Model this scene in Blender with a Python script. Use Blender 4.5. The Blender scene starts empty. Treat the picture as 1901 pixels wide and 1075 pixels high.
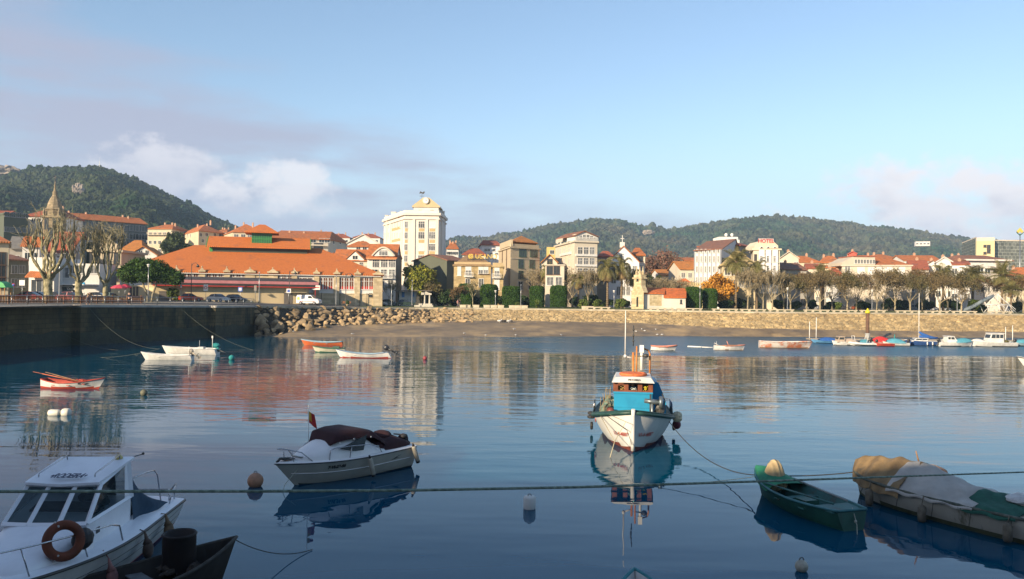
import bpy, math, random
import numpy as np
from mathutils import Vector, Matrix
C = bpy.context.scene.collection
SC = bpy.context.scene
rnd = random.Random(7)
PI = math.pi
# ---------------------------------------------------------------- camera
CAMH = 6.5; FPX = 1500.0; ROLL = math.atan(22/1901); PITCH = math.atan(13.5/FPX)
cam = bpy.data.cameras.new('camera'); co = bpy.data.objects.new('camera', cam); C.objects.link(co)
cam.sensor_width = 36; cam.lens = 36*FPX/1901; cam.clip_end = 9000; cam.clip_start = 0.1
cr, sr, cp, sp = math.cos(ROLL), math.sin(ROLL), math.cos(PITCH), math.sin(PITCH)
FW = Vector((0, cp, sp)); U0 = Vector((0, -sp, cp)); R0 = Vector((1, 0, 0))
RT = R0*cr + U0*sr; UP = U0*cr - R0*sr
co.matrix_world = Matrix(((RT.x, UP.x, -FW.x, 0), (RT.y, UP.y, -FW.y, 0), (RT.z, UP.z, -FW.z, CAMH), (0, 0, 0, 1)))
SC.camera = co
def PD(px, py, D):
    d = FW*FPX + RT*(px-950.5) - UP*(py-537.5)
    return Vector((0, 0, CAMH)) + d*(D/d.y)
def PZ(px, py, z):
    d = FW*FPX + RT*(px-950.5) - UP*(py-537.5)
    return Vector((0, 0, CAMH)) + d*((z-CAMH)/d.z)
def XD(px, D): return PD(px, 545, D).x
def ZD(px, py, D): return PD(px, py, D).z
# ---------------------------------------------------------------- light
SUN_EL = math.radians(19.0); SUN_AZ = math.radians(41.0)
light_dir = Vector((math.sin(SUN_AZ)*math.cos(SUN_EL), math.cos(SUN_AZ)*math.cos(SUN_EL), -math.sin(SUN_EL)))
sun = bpy.data.lights.new('sun', 'SUN'); sun.energy = 5.0; sun.angle = math.radians(0.6); sun.color = (1.0, 0.81, 0.57)
so = bpy.data.objects.new('sun', sun); C.objects.link(so)
so.rotation_euler = light_dir.to_track_quat('-Z', 'Y').to_euler(); so.location = (-60, -60, 80)
SC.view_settings.view_transform = 'Standard'; SC.view_settings.look = 'None'
SC.view_settings.exposure = 0.92; SC.view_settings.gamma = 1
world = bpy.data.worlds.new('World'); SC.world = world; world.use_nodes = True
nt = world.node_tree; N = nt.nodes; L = nt.links; N.clear()
def nd(tree, t, **kw):
    n = tree.nodes.new(t)
    for k, v in kw.items(): setattr(n, k, v)
    return n
def sky_world():
    out = nd(nt, 'ShaderNodeOutputWorld'); bg = nd(nt, 'ShaderNodeBackground'); bg.inputs[1].default_value = 0.12
    sky = nd(nt, 'ShaderNodeTexSky', sky_type='NISHITA'); sky.sun_disc = False
    sky.sun_elevation = SUN_EL; sky.sun_rotation = math.atan2(-light_dir.x, -light_dir.y)
    sky.air_density = 1.0; sky.dust_density = 0.6; sky.ozone_density = 1.5
    tc = nd(nt, 'ShaderNodeTexCoord'); sx = nd(nt, 'ShaderNodeSeparateXYZ'); L.new(tc.outputs['Generated'], sx.inputs[0])
    def M(op, a, b=None, c=None, cl=False):
        m = nd(nt, 'ShaderNodeMath', operation=op); m.use_clamp = cl
        for i, v in enumerate((a, b, c)):
            if v is None: continue
            if isinstance(v, (int, float)): m.inputs[i].default_value = v
            else: L.new(v, m.inputs[i])
        return m.outputs[0]
    def sstep(v, a, b):
        m = nd(nt, 'ShaderNodeMapRange', interpolation_type='SMOOTHSTEP'); L.new(v, m.inputs[0])
        m.inputs[1].default_value = a; m.inputs[2].default_value = b; return m.outputs[0]
    az = M('ARCTAN2', sx.outputs[0], sx.outputs[1]); el = M('ARCSINE', sx.outputs[2])
    def noise(sc, sy, seed, detail=6, rough=.55):
        cx = nd(nt, 'ShaderNodeCombineXYZ'); L.new(M('MULTIPLY', az, sc), cx.inputs[0]); L.new(M('MULTIPLY', el, sy), cx.inputs[1]); cx.inputs[2].default_value = seed
        n = nd(nt, 'ShaderNodeTexNoise'); n.inputs['Scale'].default_value = 1; n.inputs['Detail'].default_value = detail; n.inputs['Roughness'].default_value = rough
        L.new(cx.outputs[0], n.inputs['Vector']); return n.outputs[0]
    # tint of the clear sky
    tint = nd(nt, 'ShaderNodeMix', data_type='RGBA', blend_type='MULTIPLY'); tint.inputs[0].default_value = 1
    L.new(sky.outputs[0], tint.inputs[6]); tint.inputs[7].default_value = SKYTINT
    # veil: broad lavender sheet, upper edge falls to the right
    edge = M('ADD', M('MULTIPLY', az, -0.30), 0.145)
    n1 = noise(3.0, 14, 1.3, 5, .6)
    above = M('SUBTRACT', edge, el)
    veil = M('MULTIPLY', sstep(M('ADD', above, M('MULTIPLY', M('SUBTRACT', n1, .5), .20)), -0.03, 0.06), sstep(noise(4, 18, 7.7), .26, .52))
    veil = M('MULTIPLY', veil, 0.9)
    m1 = nd(nt, 'ShaderNodeMix', data_type='RGBA'); L.new(veil, m1.inputs[0]); L.new(tint.outputs[2], m1.inputs[6]); m1.inputs[7].default_value = VEILC
    # horizon paleness
    hz = M('MULTIPLY', sstep(el, 0.22, 0.0), 0.75)
    m0 = nd(nt, 'ShaderNodeMix', data_type='RGBA'); L.new(hz, m0.inputs[0]); L.new(m1.outputs[2], m0.inputs[6]); m0.inputs[7].default_value = HORC
    last = m0.outputs[2]
    # cumulus banks (azimuth centre, elevation centre, half sizes)
    for i, (ca, ce, wa, we, st) in enumerate([(-0.28, .120, .085, .036, .75), (-0.42, .145, .09, .035, .55), (.55, .105, .19, .050, 1.0), (.42, .125, .06, .04, .8), (.85, .09, .2, .05, .9), (-.95, .14, .22, .08, .7)]):
        da = M('DIVIDE', M('SUBTRACT', az, ca), wa); de = M('DIVIDE', M('SUBTRACT', el, ce), we)
        r2 = M('ADD', M('MULTIPLY', da, da), M('MULTIPLY', de, de))
        nn = noise(14, 22, 3.1+i, 9, .62)
        dens = M('SUBTRACT', M('MULTIPLY_ADD', nn, 4.4, -1.15), r2)
        a = M('MULTIPLY', sstep(dens, 0.0, 0.9), st)
        # undersides are greyer: how much cloud lies above along the sun direction
        sh = M('ADD', M('MULTIPLY', de, .42), M('MULTIPLY', M('SUBTRACT', noise(16, 26, 9.3+i, 7, .6), .5), 2.2))
        cm = nd(nt, 'ShaderNodeMix', data_type='RGBA'); L.new(sstep(sh, -1.05, .25), cm.inputs[0]); cm.inputs[6].default_value = CLD; cm.inputs[7].default_value = CLL
        mm = nd(nt, 'ShaderNodeMix', data_type='RGBA'); L.new(a, mm.inputs[0]); L.new(last, mm.inputs[6]); L.new(cm.outputs[2], mm.inputs[7]); last = mm.outputs[2]
    L.new(last, bg.inputs[0]); L.new(bg.outputs[0], out.inputs[0])
SKYTINT = (.88, .89, .90, 1); VEILC = (2.15, 2.2, 2.85, 1); HORC = (2.6, 2.95, 3.7, 1); CLD = (2.55, 2.6, 3.2, 1); CLL = (4.9, 4.65, 4.7, 1)
sky_world()
# ---------------------------------------------------------------- object helpers
def tag(o, label=None, cat=None, group=None, kind=None):
    if label: o['label'] = label
    if cat: o['category'] = cat
    if group: o['group'] = group
    if kind: o['kind'] = kind
    return o
def empty(name, loc=(0, 0, 0), rz=0, label=None, cat=None, group=None):
    o = bpy.data.objects.new(name, None); C.objects.link(o); o.location = loc; o.rotation_euler = (0, 0, rz); o.empty_display_size = .3
    return tag(o, label, cat, group)
def link(name, me, parent=None, loc=None):
    o = bpy.data.objects.new(name, me); C.objects.link(o)
    if parent: o.parent = parent
    if loc is not None: o.location = loc
    return o
def dup(o, loc=None, rz=None, label=None, scale=None, cat=None):
    c = o.copy(); C.objects.link(c)
    for ch in kids.get(o.name, list(o.children)):
        d = ch.copy(); C.objects.link(d); d.parent = c
        for g in ch.children:
            e = g.copy(); C.objects.link(e); e.parent = d
    if loc is not None: c.location = loc
    if rz is not None: c.rotation_euler = (0, 0, rz)
    if scale is not None: c.scale = scale if hasattr(scale, '__len__') else (scale,)*3
    if label: c['label'] = label
    if cat: c['category'] = cat
    return c
kids = {}
class MB:
    def __init__(s): s.v = []; s.f = []; s.m = []; s.s = []
    def add(s, vs, fs, m=0, sm=False):
        b = len(s.v); s.v += [tuple(p) for p in vs]
        for f in fs: s.f.append(tuple(b+i for i in f)); s.m.append(m); s.s.append(sm)
        return s
    def box(s, x0, x1, y0, y1, z0, z1, m=0):
        return s.add([(x0, y0, z0), (x1, y0, z0), (x1, y1, z0), (x0, y1, z0), (x0, y0, z1), (x1, y0, z1), (x1, y1, z1), (x0, y1, z1)],
                     [(3, 2, 1, 0), (4, 5, 6, 7), (0, 1, 5, 4), (1, 2, 6, 5), (2, 3, 7, 6), (3, 0, 4, 7)], m)
    def prism(s, pts, a, b, axis='y', m=0):
        """polygon pts extruded from a to b along axis; pts are in the other two axes (in order)"""
        n = len(pts)
        def mk(p, t):
            return {'y': (p[0], t, p[1]), 'x': (t, p[0], p[1]), 'z': (p[0], p[1], t)}[axis]
        vs = [mk(p, a) for p in pts]+[mk(p, b) for p in pts]
        return s.add(vs, [tuple(range(n))[::-1], tuple(range(n, 2*n))]+[(i, (i+1) % n, (i+1) % n+n, i+n) for i in range(n)], m)
    def quad(s, a, b, c, d, m=0): return s.add([a, b, c, d], [(0, 1, 2, 3)], m)
    def tube(s, pts, r, n=6, m=0, sm=True, cap=True):
        pts = [Vector(p) for p in pts]; k = len(pts)
        rs = r if hasattr(r, '__len__') else [r]*k
        vs = []; ref = Vector((0, 0, 1))
        t0 = (pts[-1]-pts[0])
        if t0.length < 1e-6: t0 = Vector((0, 0, 1))
        if abs(t0.normalized().z) > .9: ref = Vector((1, 0, 0))
        for i, p in enumerate(pts):
            t = (pts[min(i+1, k-1)]-pts[max(i-1, 0)])
            t = t.normalized() if t.length > 1e-9 else Vector((0, 0, 1))
            u = t.cross(ref)
            if u.length < 1e-4: u = t.cross(Vector((0, 1, 0)))
            u.normalize(); w = t.cross(u)
            for j in range(n):
                a = 2*PI*j/n; vs.append(p+(u*math.cos(a)+w*math.sin(a))*rs[i])
        fs = [(i*n+j, i*n+(j+1) % n, (i+1)*n+(j+1) % n, (i+1)*n+j) for i in range(k-1) for j in range(n)]
        s.add(vs, fs, m, sm)
        if cap:
            b = len(s.v)-k*n
            s.f.append(tuple(b+j for j in range(n))[::-1]); s.m.append(m); s.s.append(False)
            s.f.append(tuple(b+(k-1)*n+j for j in range(n))); s.m.append(m); s.s.append(False)
        return s
    def lathe(s, prof, n=12, c=(0, 0, 0), m=0, axis='z', sm=True):
        k = len(prof); vs = []
        for r, z in prof:
            for j in range(n):
                a = 2*PI*j/n; x, y = r*math.cos(a), r*math.sin(a)
                p = {'z': (x, y, z), 'x': (z, x, y), 'y': (y, z, x)}[axis]
                vs.append((p[0]+c[0], p[1]+c[1], p[2]+c[2]))
        fs = [(i*n+j, i*n+(j+1) % n, (i+1)*n+(j+1) % n, (i+1)*n+j) for i in range(k-1) for j in range(n)]
        s.add(vs, fs, m, sm); b = len(s.v)-k*n
        s.f.append(tuple(b+j for j in range(n))[::-1]); s.m.append(m); s.s.append(sm)
        s.f.append(tuple(b+(k-1)*n+j for j in range(n))); s.m.append(m); s.s.append(sm)
        return s
    def ball(s, c, r, n=10, m=0, k=7, jit=0, rd=None):
        rr = r if hasattr(r, '__len__') else (r, r, r)
        vs = [(c[0], c[1], c[2]-rr[2])]; 
        for i in range(1, k):
            ph = PI*i/k
            for j in range(n):
                a = 2*PI*j/n; q = 1+(rd.uniform(-jit, jit) if rd else 0)
                vs.append((c[0]+rr[0]*q*math.sin(ph)*math.cos(a), c[1]+rr[1]*q*math.sin(ph)*math.sin(a), c[2]-rr[2]*q*math.cos(ph)))
        vs.append((c[0], c[1], c[2]+rr[2])); e = len(vs)-1
        fs = [(0, 1+(j+1) % n, 1+j) for j in range(n)]
        for i in range(k-2): fs += [(1+i*n+j, 1+i*n+(j+1) % n, 1+(i+1)*n+(j+1) % n, 1+(i+1)*n+j) for j in range(n)]
        fs += [(e, 1+(k-2)*n+j, 1+(k-2)*n+(j+1) % n) for j in range(n)]
        return s.add(vs, fs, m, not jit)
    def torus(s, c, R, r, n=28, k=8, axis='y', m=0, arc=None):
        pts = []
        a0, a1 = arc if arc else (0, 2*PI)
        N_ = n if arc else n+1
        for i in range(N_):
            a = a0+(a1-a0)*i/n
            x, y = R*math.cos(a), R*math.sin(a)
            pts.append({'y': (c[0]+x, c[1], c[2]+y), 'x': (c[0], c[1]+x, c[2]+y), 'z': (c[0]+x, c[1]+y, c[2])}[axis])
        return s.tube(pts, r, k, m, True, bool(arc))
    def mesh(s, name, mats):
        me = bpy.data.meshes.new(name); me.from_pydata(s.v, [], s.f)
        for x in (mats if isinstance(mats, (list, tuple)) else [mats]): me.materials.append(x)
        me.polygons.foreach_set('material_index', s.m); me.polygons.foreach_set('use_smooth', s.s); me.update(); return me
    def obj(s, name, mats, parent=None, loc=None): return link(name, s.mesh(name, mats), parent, loc)
def npmesh(name, V, Fc, mat, sm=False, attr=None):
    """V (n,3), Fc (m,k) equal-size faces"""
    me = bpy.data.meshes.new(name); n, m, k = len(V), len(Fc), Fc.shape[1]
    me.vertices.add(n); me.vertices.foreach_set('co', np.asarray(V, np.float32).ravel())
    me.loops.add(m*k); me.loops.foreach_set('vertex_index', Fc.astype(np.int32).ravel())
    me.polygons.add(m); me.polygons.foreach_set('loop_start', np.arange(0, m*k, k, dtype=np.int32)); me.polygons.foreach_set('loop_total', np.full(m, k, np.int32))
    me.polygons.foreach_set('use_smooth', np.full(m, sm))
    me.update(calc_edges=True); me.materials.append(mat)
    if attr is not None:
        a = me.attributes.new('tone', 'FLOAT', 'POINT'); a.data.foreach_set('value', np.asarray(attr, np.float32))
    return me
# ---------------------------------------------------------------- materials
def mk(name, c1, c2=None, scale=1.0, rough=.8, bump=0.0, bscale=None, detail=5, island=0.0, metal=0, spec=.5, streak=False, obrand=0.0, tone=False, stain=None, waves=None, brick=None, coord='Object', contrast=(.35, .65)):
    m = bpy.data.materials.new(name); m.use_nodes = True; t = m.node_tree; B = t.nodes['Principled BSDF']; K = t.links
    B.inputs['Roughness'].default_value = rough; B.inputs['Metallic'].default_value = metal; B.inputs['Specular IOR Level'].default_value = spec
    c1 = tuple(c1)+(1,); c2 = (tuple(c2)+(1,)) if c2 else tuple(x*.78 for x in c1[:3])+(1,)
    tc = nd(t, 'ShaderNodeTexCoord').outputs[coord]
    mp = nd(t, 'ShaderNodeMapping'); K.new(tc, mp.inputs[0])
    if streak: mp.inputs['Scale'].default_value = (1, 1, .25)
    ns = nd(t, 'ShaderNodeTexNoise'); ns.inputs['Scale'].default_value = scale; ns.inputs['Detail'].default_value = detail; ns.inputs['Roughness'].default_value = .6; K.new(mp.outputs[0], ns.inputs['Vector'])
    mr = nd(t, 'ShaderNodeMapRange'); mr.inputs[1].default_value = contrast[0]; mr.inputs[2].default_value = contrast[1]; K.new(ns.outputs[0], mr.inputs[0])
    mx = nd(t, 'ShaderNodeMix', data_type='RGBA'); K.new(mr.outputs[0], mx.inputs[0]); mx.inputs[6].default_value = c1; mx.inputs[7].default_value = c2
    col = mx.outputs[2]
    bsrc = None
    if stain:
        n2 = nd(t, 'ShaderNodeTexNoise'); n2.inputs['Scale'].default_value = stain[1]; n2.inputs['Detail'].default_value = 7; n2.inputs['Roughness'].default_value = .7; K.new(mp.outputs[0], n2.inputs['Vector'])
        r2 = nd(t, 'ShaderNodeMapRange'); r2.inputs[1].default_value = stain[2]; r2.inputs[2].default_value = stain[2]+.12; K.new(n2.outputs[0], r2.inputs[0])
        m2 = nd(t, 'ShaderNodeMix', data_type='RGBA'); K.new(r2.outputs[0], m2.inputs[0]); K.new(col, m2.inputs[6]); m2.inputs[7].default_value = tuple(stain[0])+(1,); col = m2.outputs[2]
    if waves:
        sx = nd(t, 'ShaderNodeSeparateXYZ'); K.new(tc, sx.inputs[0])
        ax, fr = waves
        if ax == 'xy':
            ad = nd(t, 'ShaderNodeMath', operation='ADD'); K.new(sx.outputs[0], ad.inputs[0]); K.new(sx.outputs[1], ad.inputs[1]); src = ad.outputs[0]
        else: src = sx.outputs['xyz'.index(ax)]
        mm = nd(t, 'ShaderNodeMath', operation='MULTIPLY'); K.new(src, mm.inputs[0]); mm.inputs[1].default_value = fr*2*PI
        sn = nd(t, 'ShaderNodeMath', operation='SINE'); K.new(mm.outputs[0], sn.inputs[0])
        r3 = nd(t, 'ShaderNodeMapRange'); r3.inputs[1].default_value = -1; r3.inputs[2].default_value = 1; r3.inputs[3].default_value = .86; r3.inputs[4].default_value = 1.06; K.new(sn.outputs[0], r3.inputs[0])
        m3 = nd(t, 'ShaderNodeMix', data_type='RGBA', blend_type='MULTIPLY'); m3.inputs[0].default_value = 1; K.new(col, m3.inputs[6]); K.new(r3.outputs[0], m3.inputs[7]); col = m3.outputs[2]; bsrc = sn.outputs[0]
    if brick:
        br = nd(t, 'ShaderNodeTexBrick'); br.inputs['Scale'].default_value = 1; br.inputs['Brick Width'].default_value = brick[0]; br.inputs['Row Height'].default_value = brick[1]
        br.inputs['Mortar Size'].default_value = brick[2]; br.inputs['Color1'].default_value = (1.1, 1.1, 1.1, 1); br.inputs['Color2'].default_value = (.75, .74, .72, 1); br.inputs['Mortar'].default_value = (brick[3],)*3+(1,)
        sx = nd(t, 'ShaderNodeSeparateXYZ'); K.new(tc, sx.inputs[0]); ad = nd(t, 'ShaderNodeMath', operation='ADD'); K.new(sx.outputs[0], ad.inputs[0]); K.new(sx.outputs[1], ad.inputs[1])
        cx = nd(t, 'ShaderNodeCombineXYZ'); K.new(ad.outputs[0], cx.inputs[0]); K.new(sx.outputs[2], cx.inputs[1]); K.new(cx.outputs[0], br.inputs['Vector'])
        m3 = nd(t, 'ShaderNodeMix', data_type='RGBA', blend_type='MULTIPLY'); m3.inputs[0].default_value = 1; K.new(col, m3.inputs[6]); K.new(br.outputs[0], m3.inputs[7]); col = m3.outputs[2]
    src = None
    if island: src = nd(t, 'ShaderNodeNewGeometry').outputs['Random Per Island']; amt = island
    if obrand: src = nd(t, 'ShaderNodeObjectInfo').outputs['Random']; amt = obrand
    if tone: 
        a = nd(t, 'ShaderNodeAttribute'); a.attribute_name = 'tone'; src = a.outputs['Fac']; amt = tone
    if src:
        r4 = nd(t, 'ShaderNodeMapRange'); r4.inputs[3].default_value = 1-amt; r4.inputs[4].default_value = 1+amt; K.new(src, r4.inputs[0])
        m4 = nd(t, 'ShaderNodeMix', data_type='RGBA', blend_type='MULTIPLY'); m4.inputs[0].default_value = 1; K.new(col, m4.inputs[6]); K.new(r4.outputs[0], m4.inputs[7]); col = m4.outputs[2]
    K.new(col, B.inputs['Base Color'])
    if bump:
        n5 = nd(t, 'ShaderNodeTexNoise'); n5.inputs['Scale'].default_value = bscale or scale*4; n5.inputs['Detail'].default_value = 6; K.new(tc, n5.inputs['Vector'])
        bp = nd(t, 'ShaderNodeBump'); bp.inputs['Strength'].default_value = 1; bp.inputs['Distance'].default_value = bump; 
        if bsrc:
            aa = nd(t, 'ShaderNodeMath', operation='MULTIPLY_ADD'); K.new(bsrc, aa.inputs[0]); aa.inputs[1].default_value = .5; K.new(n5.outputs[0], aa.inputs[2]); K.new(aa.outputs[0], bp.inputs['Height'])
        else: K.new(n5.outputs[0], bp.inputs['Height'])
        K.new(bp.outputs[0], B.inputs['Normal'])
    return m
def leafmat(name, c1, c2, scale=.5, island=.45, trans=.25):
    m = mk(name, c1, c2, scale=scale, rough=.75, island=island, spec=.2, coord='Object')
    return m
mat = {}
def plaster(c, name=None, dirt=.12):
    key = ('pl',)+tuple(round(x, 3) for x in c)
    if key not in mat: mat[key] = mk(name or 'plaster', c, tuple(x*(1-dirt) for x in c), scale=.5, rough=.85, bump=.01, bscale=6, streak=True, stain=(tuple(x*.72 for x in c), .35, .62))
    return mat[key]
def tile(c=(.52, .125, .035)):
    key = ('ti',)+tuple(round(x, 3) for x in c)
    if key not in mat: mat[key] = mk('roof_tile', c, tuple(x*.72 for x in c), scale=1.1, rough=.85, bump=.05, bscale=5, waves=('x', 3.2), stain=((c[0]*.5, c[1]*.75, c[2]*1.3), .55, .54), contrast=(.38, .62))
    return mat[key]
def glassm(c=(.035, .045, .05)):
    key = ('gl',)+c
    if key not in mat: mat[key] = mk('window_glass', c, tuple(x*.6 for x in c), scale=.7, rough=.08, spec=.7)
    return mat[key]
def paint(c, rough=.35, name='paint', dirt=.18, scale=1.5, stain=None):
    key = ('pa', rough, name)+tuple(round(x, 3) for x in c)
    if key not in mat: mat[key] = mk(name, c, tuple(x*(1-dirt) for x in c), scale=scale, rough=rough, stain=stain)
    return mat[key]
WHITE = (.72, .71, .68)
METAL = mk('galvanised_metal', (.35, .36, .37), (.25, .26, .27), scale=4, rough=.35, metal=.8)
DARKM = mk('dark_metal', (.03, .035, .035), (.05, .045, .04), scale=4, rough=.5)
STEEL = mk('stainless_rail', (.5, .5, .52), (.35, .35, .36), scale=6, rough=.22, metal=1)
ROPE = mk('rope_fibre', (.30, .36, .33), (.20, .25, .23), scale=30, rough=.9, bump=.004, bscale=120)
RUBBER = mk('black_rubber', (.015, .015, .016), (.03, .03, .03), scale=5, rough=.7)
STONE = mk('granite', (.34, .27, .17), (.20, .16, .10), scale=1.6, rough=.9, bump=.04, bscale=5, brick=(.9, .4, .02, .5), stain=((.12, .10, .06), .5, .6))
BARK = mk('bark', (.27, .24, .17), (.15, .13, .085), scale=3, rough=.95, bump=.03, bscale=12)
PALEBARK = mk('pale_bark', (.34, .30, .18), (.13, .12, .06), scale=1.5, rough=.95, bump=.03, bscale=8, contrast=(.42, .58))
def text(s, name, size, m, parent=None, ext=.01, align='CENTER', shear=0, bold=0):
    cu = bpy.data.curves.new(name, 'FONT'); cu.body = s; cu.size = size; cu.extrude = ext; cu.align_x = align; cu.align_y = 'CENTER'; cu.shear = shear; cu.offset = bold
    o = bpy.data.objects.new(name, cu); C.objects.link(o)
    me = bpy.data.meshes.new_from_object(o); bpy.data.objects.remove(o); me.name = name; me.materials.clear(); me.materials.append(m)
    r = link(name, me, parent); return r
# ---------------------------------------------------------------- setting: water, quay, ground, beach, hills
def interp(pts, x):
    if x <= pts[0][0]: return pts[0][1]
    for (a, b), (c, d) in zip(pts, pts[1:]):
        if x <= c: return b+(d-b)*(x-a)/(c-a)
    return pts[-1][1]
def gz(x): return interp([(-60, 4.92), (-52, 4.86), (-41, 4.6), (-28, 4.1)], x)
# promenade/quay edge as polyline in world (from pixel columns and distances)
EDGE = []
for px, D in [(-260, 66), (-60, 84), (134, 98), (150, 98), (388, 117.5), (401, 117.5), (475, 129), (560, 140), (650, 152), (760, 161), (900, 166), (1150, 165), (1400, 158), (1650, 163), (1901, 170), (2150, 178), (2500, 190)]:
    x = XD(px, D); EDGE.append((x, D, px))
JW = 7   # first seven points: vertical quay wall
def edgeD(x): return interp([(e[0], e[1]) for e in EDGE], x)
def terr(x, y):
    z = gz(x)
    s = max(0.0, y-215.0)
    left = 1/(1+math.exp((x+25)/14))
    z += left*min(s*0.125, 40)+(1-left)*max(0, (y-300))*0.03
    return z
def water_mat():
    m = bpy.data.materials.new('harbour_water'); m.use_nodes = True; t = m.node_tree; B = t.nodes['Principled BSDF']; K = t.links
    tc = nd(t, 'ShaderNodeTexCoord').outputs['Object']
    def noise(sx, sy, scale, detail, rough=.5, dist=0):
        mp = nd(t, 'ShaderNodeMapping'); mp.inputs['Scale'].default_value = (sx, sy, 1); mp.inputs['Rotation'].default_value = (0, 0, .12); K.new(tc, mp.inputs[0])
        n = nd(t, 'ShaderNodeTexNoise'); n.inputs['Scale'].default_value = scale; n.inputs['Detail'].default_value = detail; n.inputs['Roughness'].default_value = rough; n.inputs['Distortion'].default_value = dist
        K.new(mp.outputs[0], n.inputs['Vector']); return n.outputs[0]
    def M(op, a, b, cl=False):
        q = nd(t, 'ShaderNodeMath', operation=op); q.use_clamp = cl
        for i, v in enumerate((a, b)):
            if isinstance(v, (int, float)): q.inputs[i].default_value = v
            else: K.new(v, q.inputs[i])
        return q.outputs[0]
    def ss(v, a, b):
        q = nd(t, 'ShaderNodeMapRange', interpolation_type='SMOOTHSTEP'); K.new(v, q.inputs[0]); q.inputs[1].default_value = a; q.inputs[2].default_value = b; return q.outputs[0]
    sx = nd(t, 'ShaderNodeSeparateXYZ'); K.new(tc, sx.inputs[0]); X, Y = sx.outputs[0], sx.outputs[1]
    big = noise(.5, 1.0, .05, 3)
    # calm near the boats, ruffled in the middle of the basin
    mid = M('MULTIPLY', ss(M('ADD', Y, M('MULTIPLY', M('SUBTRACT', big, .5), 60)), 27, 50), 1.0)
    calm = M('ADD', M('MULTIPLY', mid, .78), M('MULTIPLY', ss(noise(.3, 1.0, .12, 4, .6), .42, .62), .34))
    w1 = noise(.32, 1.0, 1.1, 3, .5, .4)      # long ripples
    w2 = noise(.45, 1.0, 3.6, 3, .55)
    w3 = noise(.6, 1.0, 13, 2, .5)
    swell = noise(.4, 1.0, .22, 2)
    w0 = noise(.35, 1.0, .36, 3, .5, .6)
    h = M('ADD', M('ADD', M('MULTIPLY', w1, .023), M('MULTIPLY', w2, .0045)), M('MULTIPLY', w0, .042))
    h = M('MULTIPLY', h, calm)
    # breeze patch: wide band of small wavelets far out
    bz = M('MULTIPLY', ss(M('ADD', Y, M('MULTIPLY', M('SUBTRACT', big, .5), 50)), 88, 101), ss(M('ADD', X, M('MULTIPLY', M('SUBTRACT', swell, .5), 40)), -22, 10))
    h = M('ADD', h, M('MULTIPLY', w3, M('MULTIPLY', bz, .004)))
    h = M('ADD', h, M('MULTIPLY', swell, .02))
    bp = nd(t, 'ShaderNodeBump'); bp.inputs['Strength'].default_value = 1; bp.inputs['Distance'].default_value = 1.0; K.new(h, bp.inputs['Height']); K.new(bp.outputs[0], B.inputs['Normal'])
    K.new(M('ADD', M('MULTIPLY', bz, .30), .012), B.inputs['Roughness'])
    B.inputs['Base Color'].default_value = (.0004, .052, .098, 1); B.inputs['IOR'].default_value = 1.26; B.inputs['Specular Tint'].default_value = (.28, .74, 1.0, 1)
    return m
wm = MB(); wm.quad((-1500, -60, 0), (1500, -60, 0), (1500, 260, 0), (-1500, 260, 0))
tag(wm.obj('water', water_mat()), kind='structure')
# ground sheet from the quay edge to behind the hills
GR = mk('paving', (.32, .29, .24), (.22, .20, .17), scale=.35, rough=.9, bump=.01, bscale=9, stain=((.13, .14, .07), .05, .55))
xs = sorted(set([e[0] for e in EDGE]+[x for x in np.linspace(-1600, 1600, 90)]+[x for x in np.linspace(-100, 180, 71)]))
V = []; cols = 60
fr = np.concatenate([np.linspace(0, .012, 6), np.linspace(.02, .2, 24), np.linspace(.22, 1, 30)])
for x in xs:
    e = edgeD(x) if x > EDGE[0][0] else 60
    for f in fr:
        y = e+.02+(2600-e)*f; V.append((x, y, terr(x, y)))
nx = len(xs); idx = np.array([[i*cols+j, (i+1)*cols+j, (i+1)*cols+j+1, i*cols+j+1] for i in range(nx-1) for j in range(cols-1)])
g = link('ground', npmesh('ground', np.array(V), idx, GR, True)); tag(g, kind='structure')
# road strip along the market and kerb
ASP = mk('asphalt', (.075, .075, .075), (.05, .05, .05), scale=.6, rough=.9, bump=.006, bscale=20)
rv = []
for px in range(-240, 860, 20):
    e0 = interp([(e[2], e[1]) for e in EDGE], px)
    for D0 in (5.0, 17.0): xx = XD(px, e0+D0); rv.append((xx, e0+D0, gz(xx)+.02))
ridx = np.array([[2*i, 2*i+2, 2*i+3, 2*i+1] for i in range(len(rv)//2-1)])
tag(link('road', npmesh('road', np.array(rv), ridx, ASP)), kind='structure')
# grass lawn in the park
LAWN = mk('lawn', (.09, .12, .025), (.05, .075, .015), scale=2, rough=.95, bump=.03, bscale=20)
lv = []; X0, X1 = XD(700, 180), XD(2300, 190)
for i in range(60):
    x = X0+(X1-X0)*i/59
    for k, d in enumerate((5.5, 10, 20, 32)): lv.append((x, edgeD(x)+d, gz(x)+.015+(.06 if k else 0)))
li = np.array([[4*i+k, 4*i+4+k, 4*i+5+k, 4*i+1+k] for i in range(59) for k in range(3)])
tag(link('lawn', npmesh('lawn', np.array(lv), li, LAWN)), kind='structure')
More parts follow.
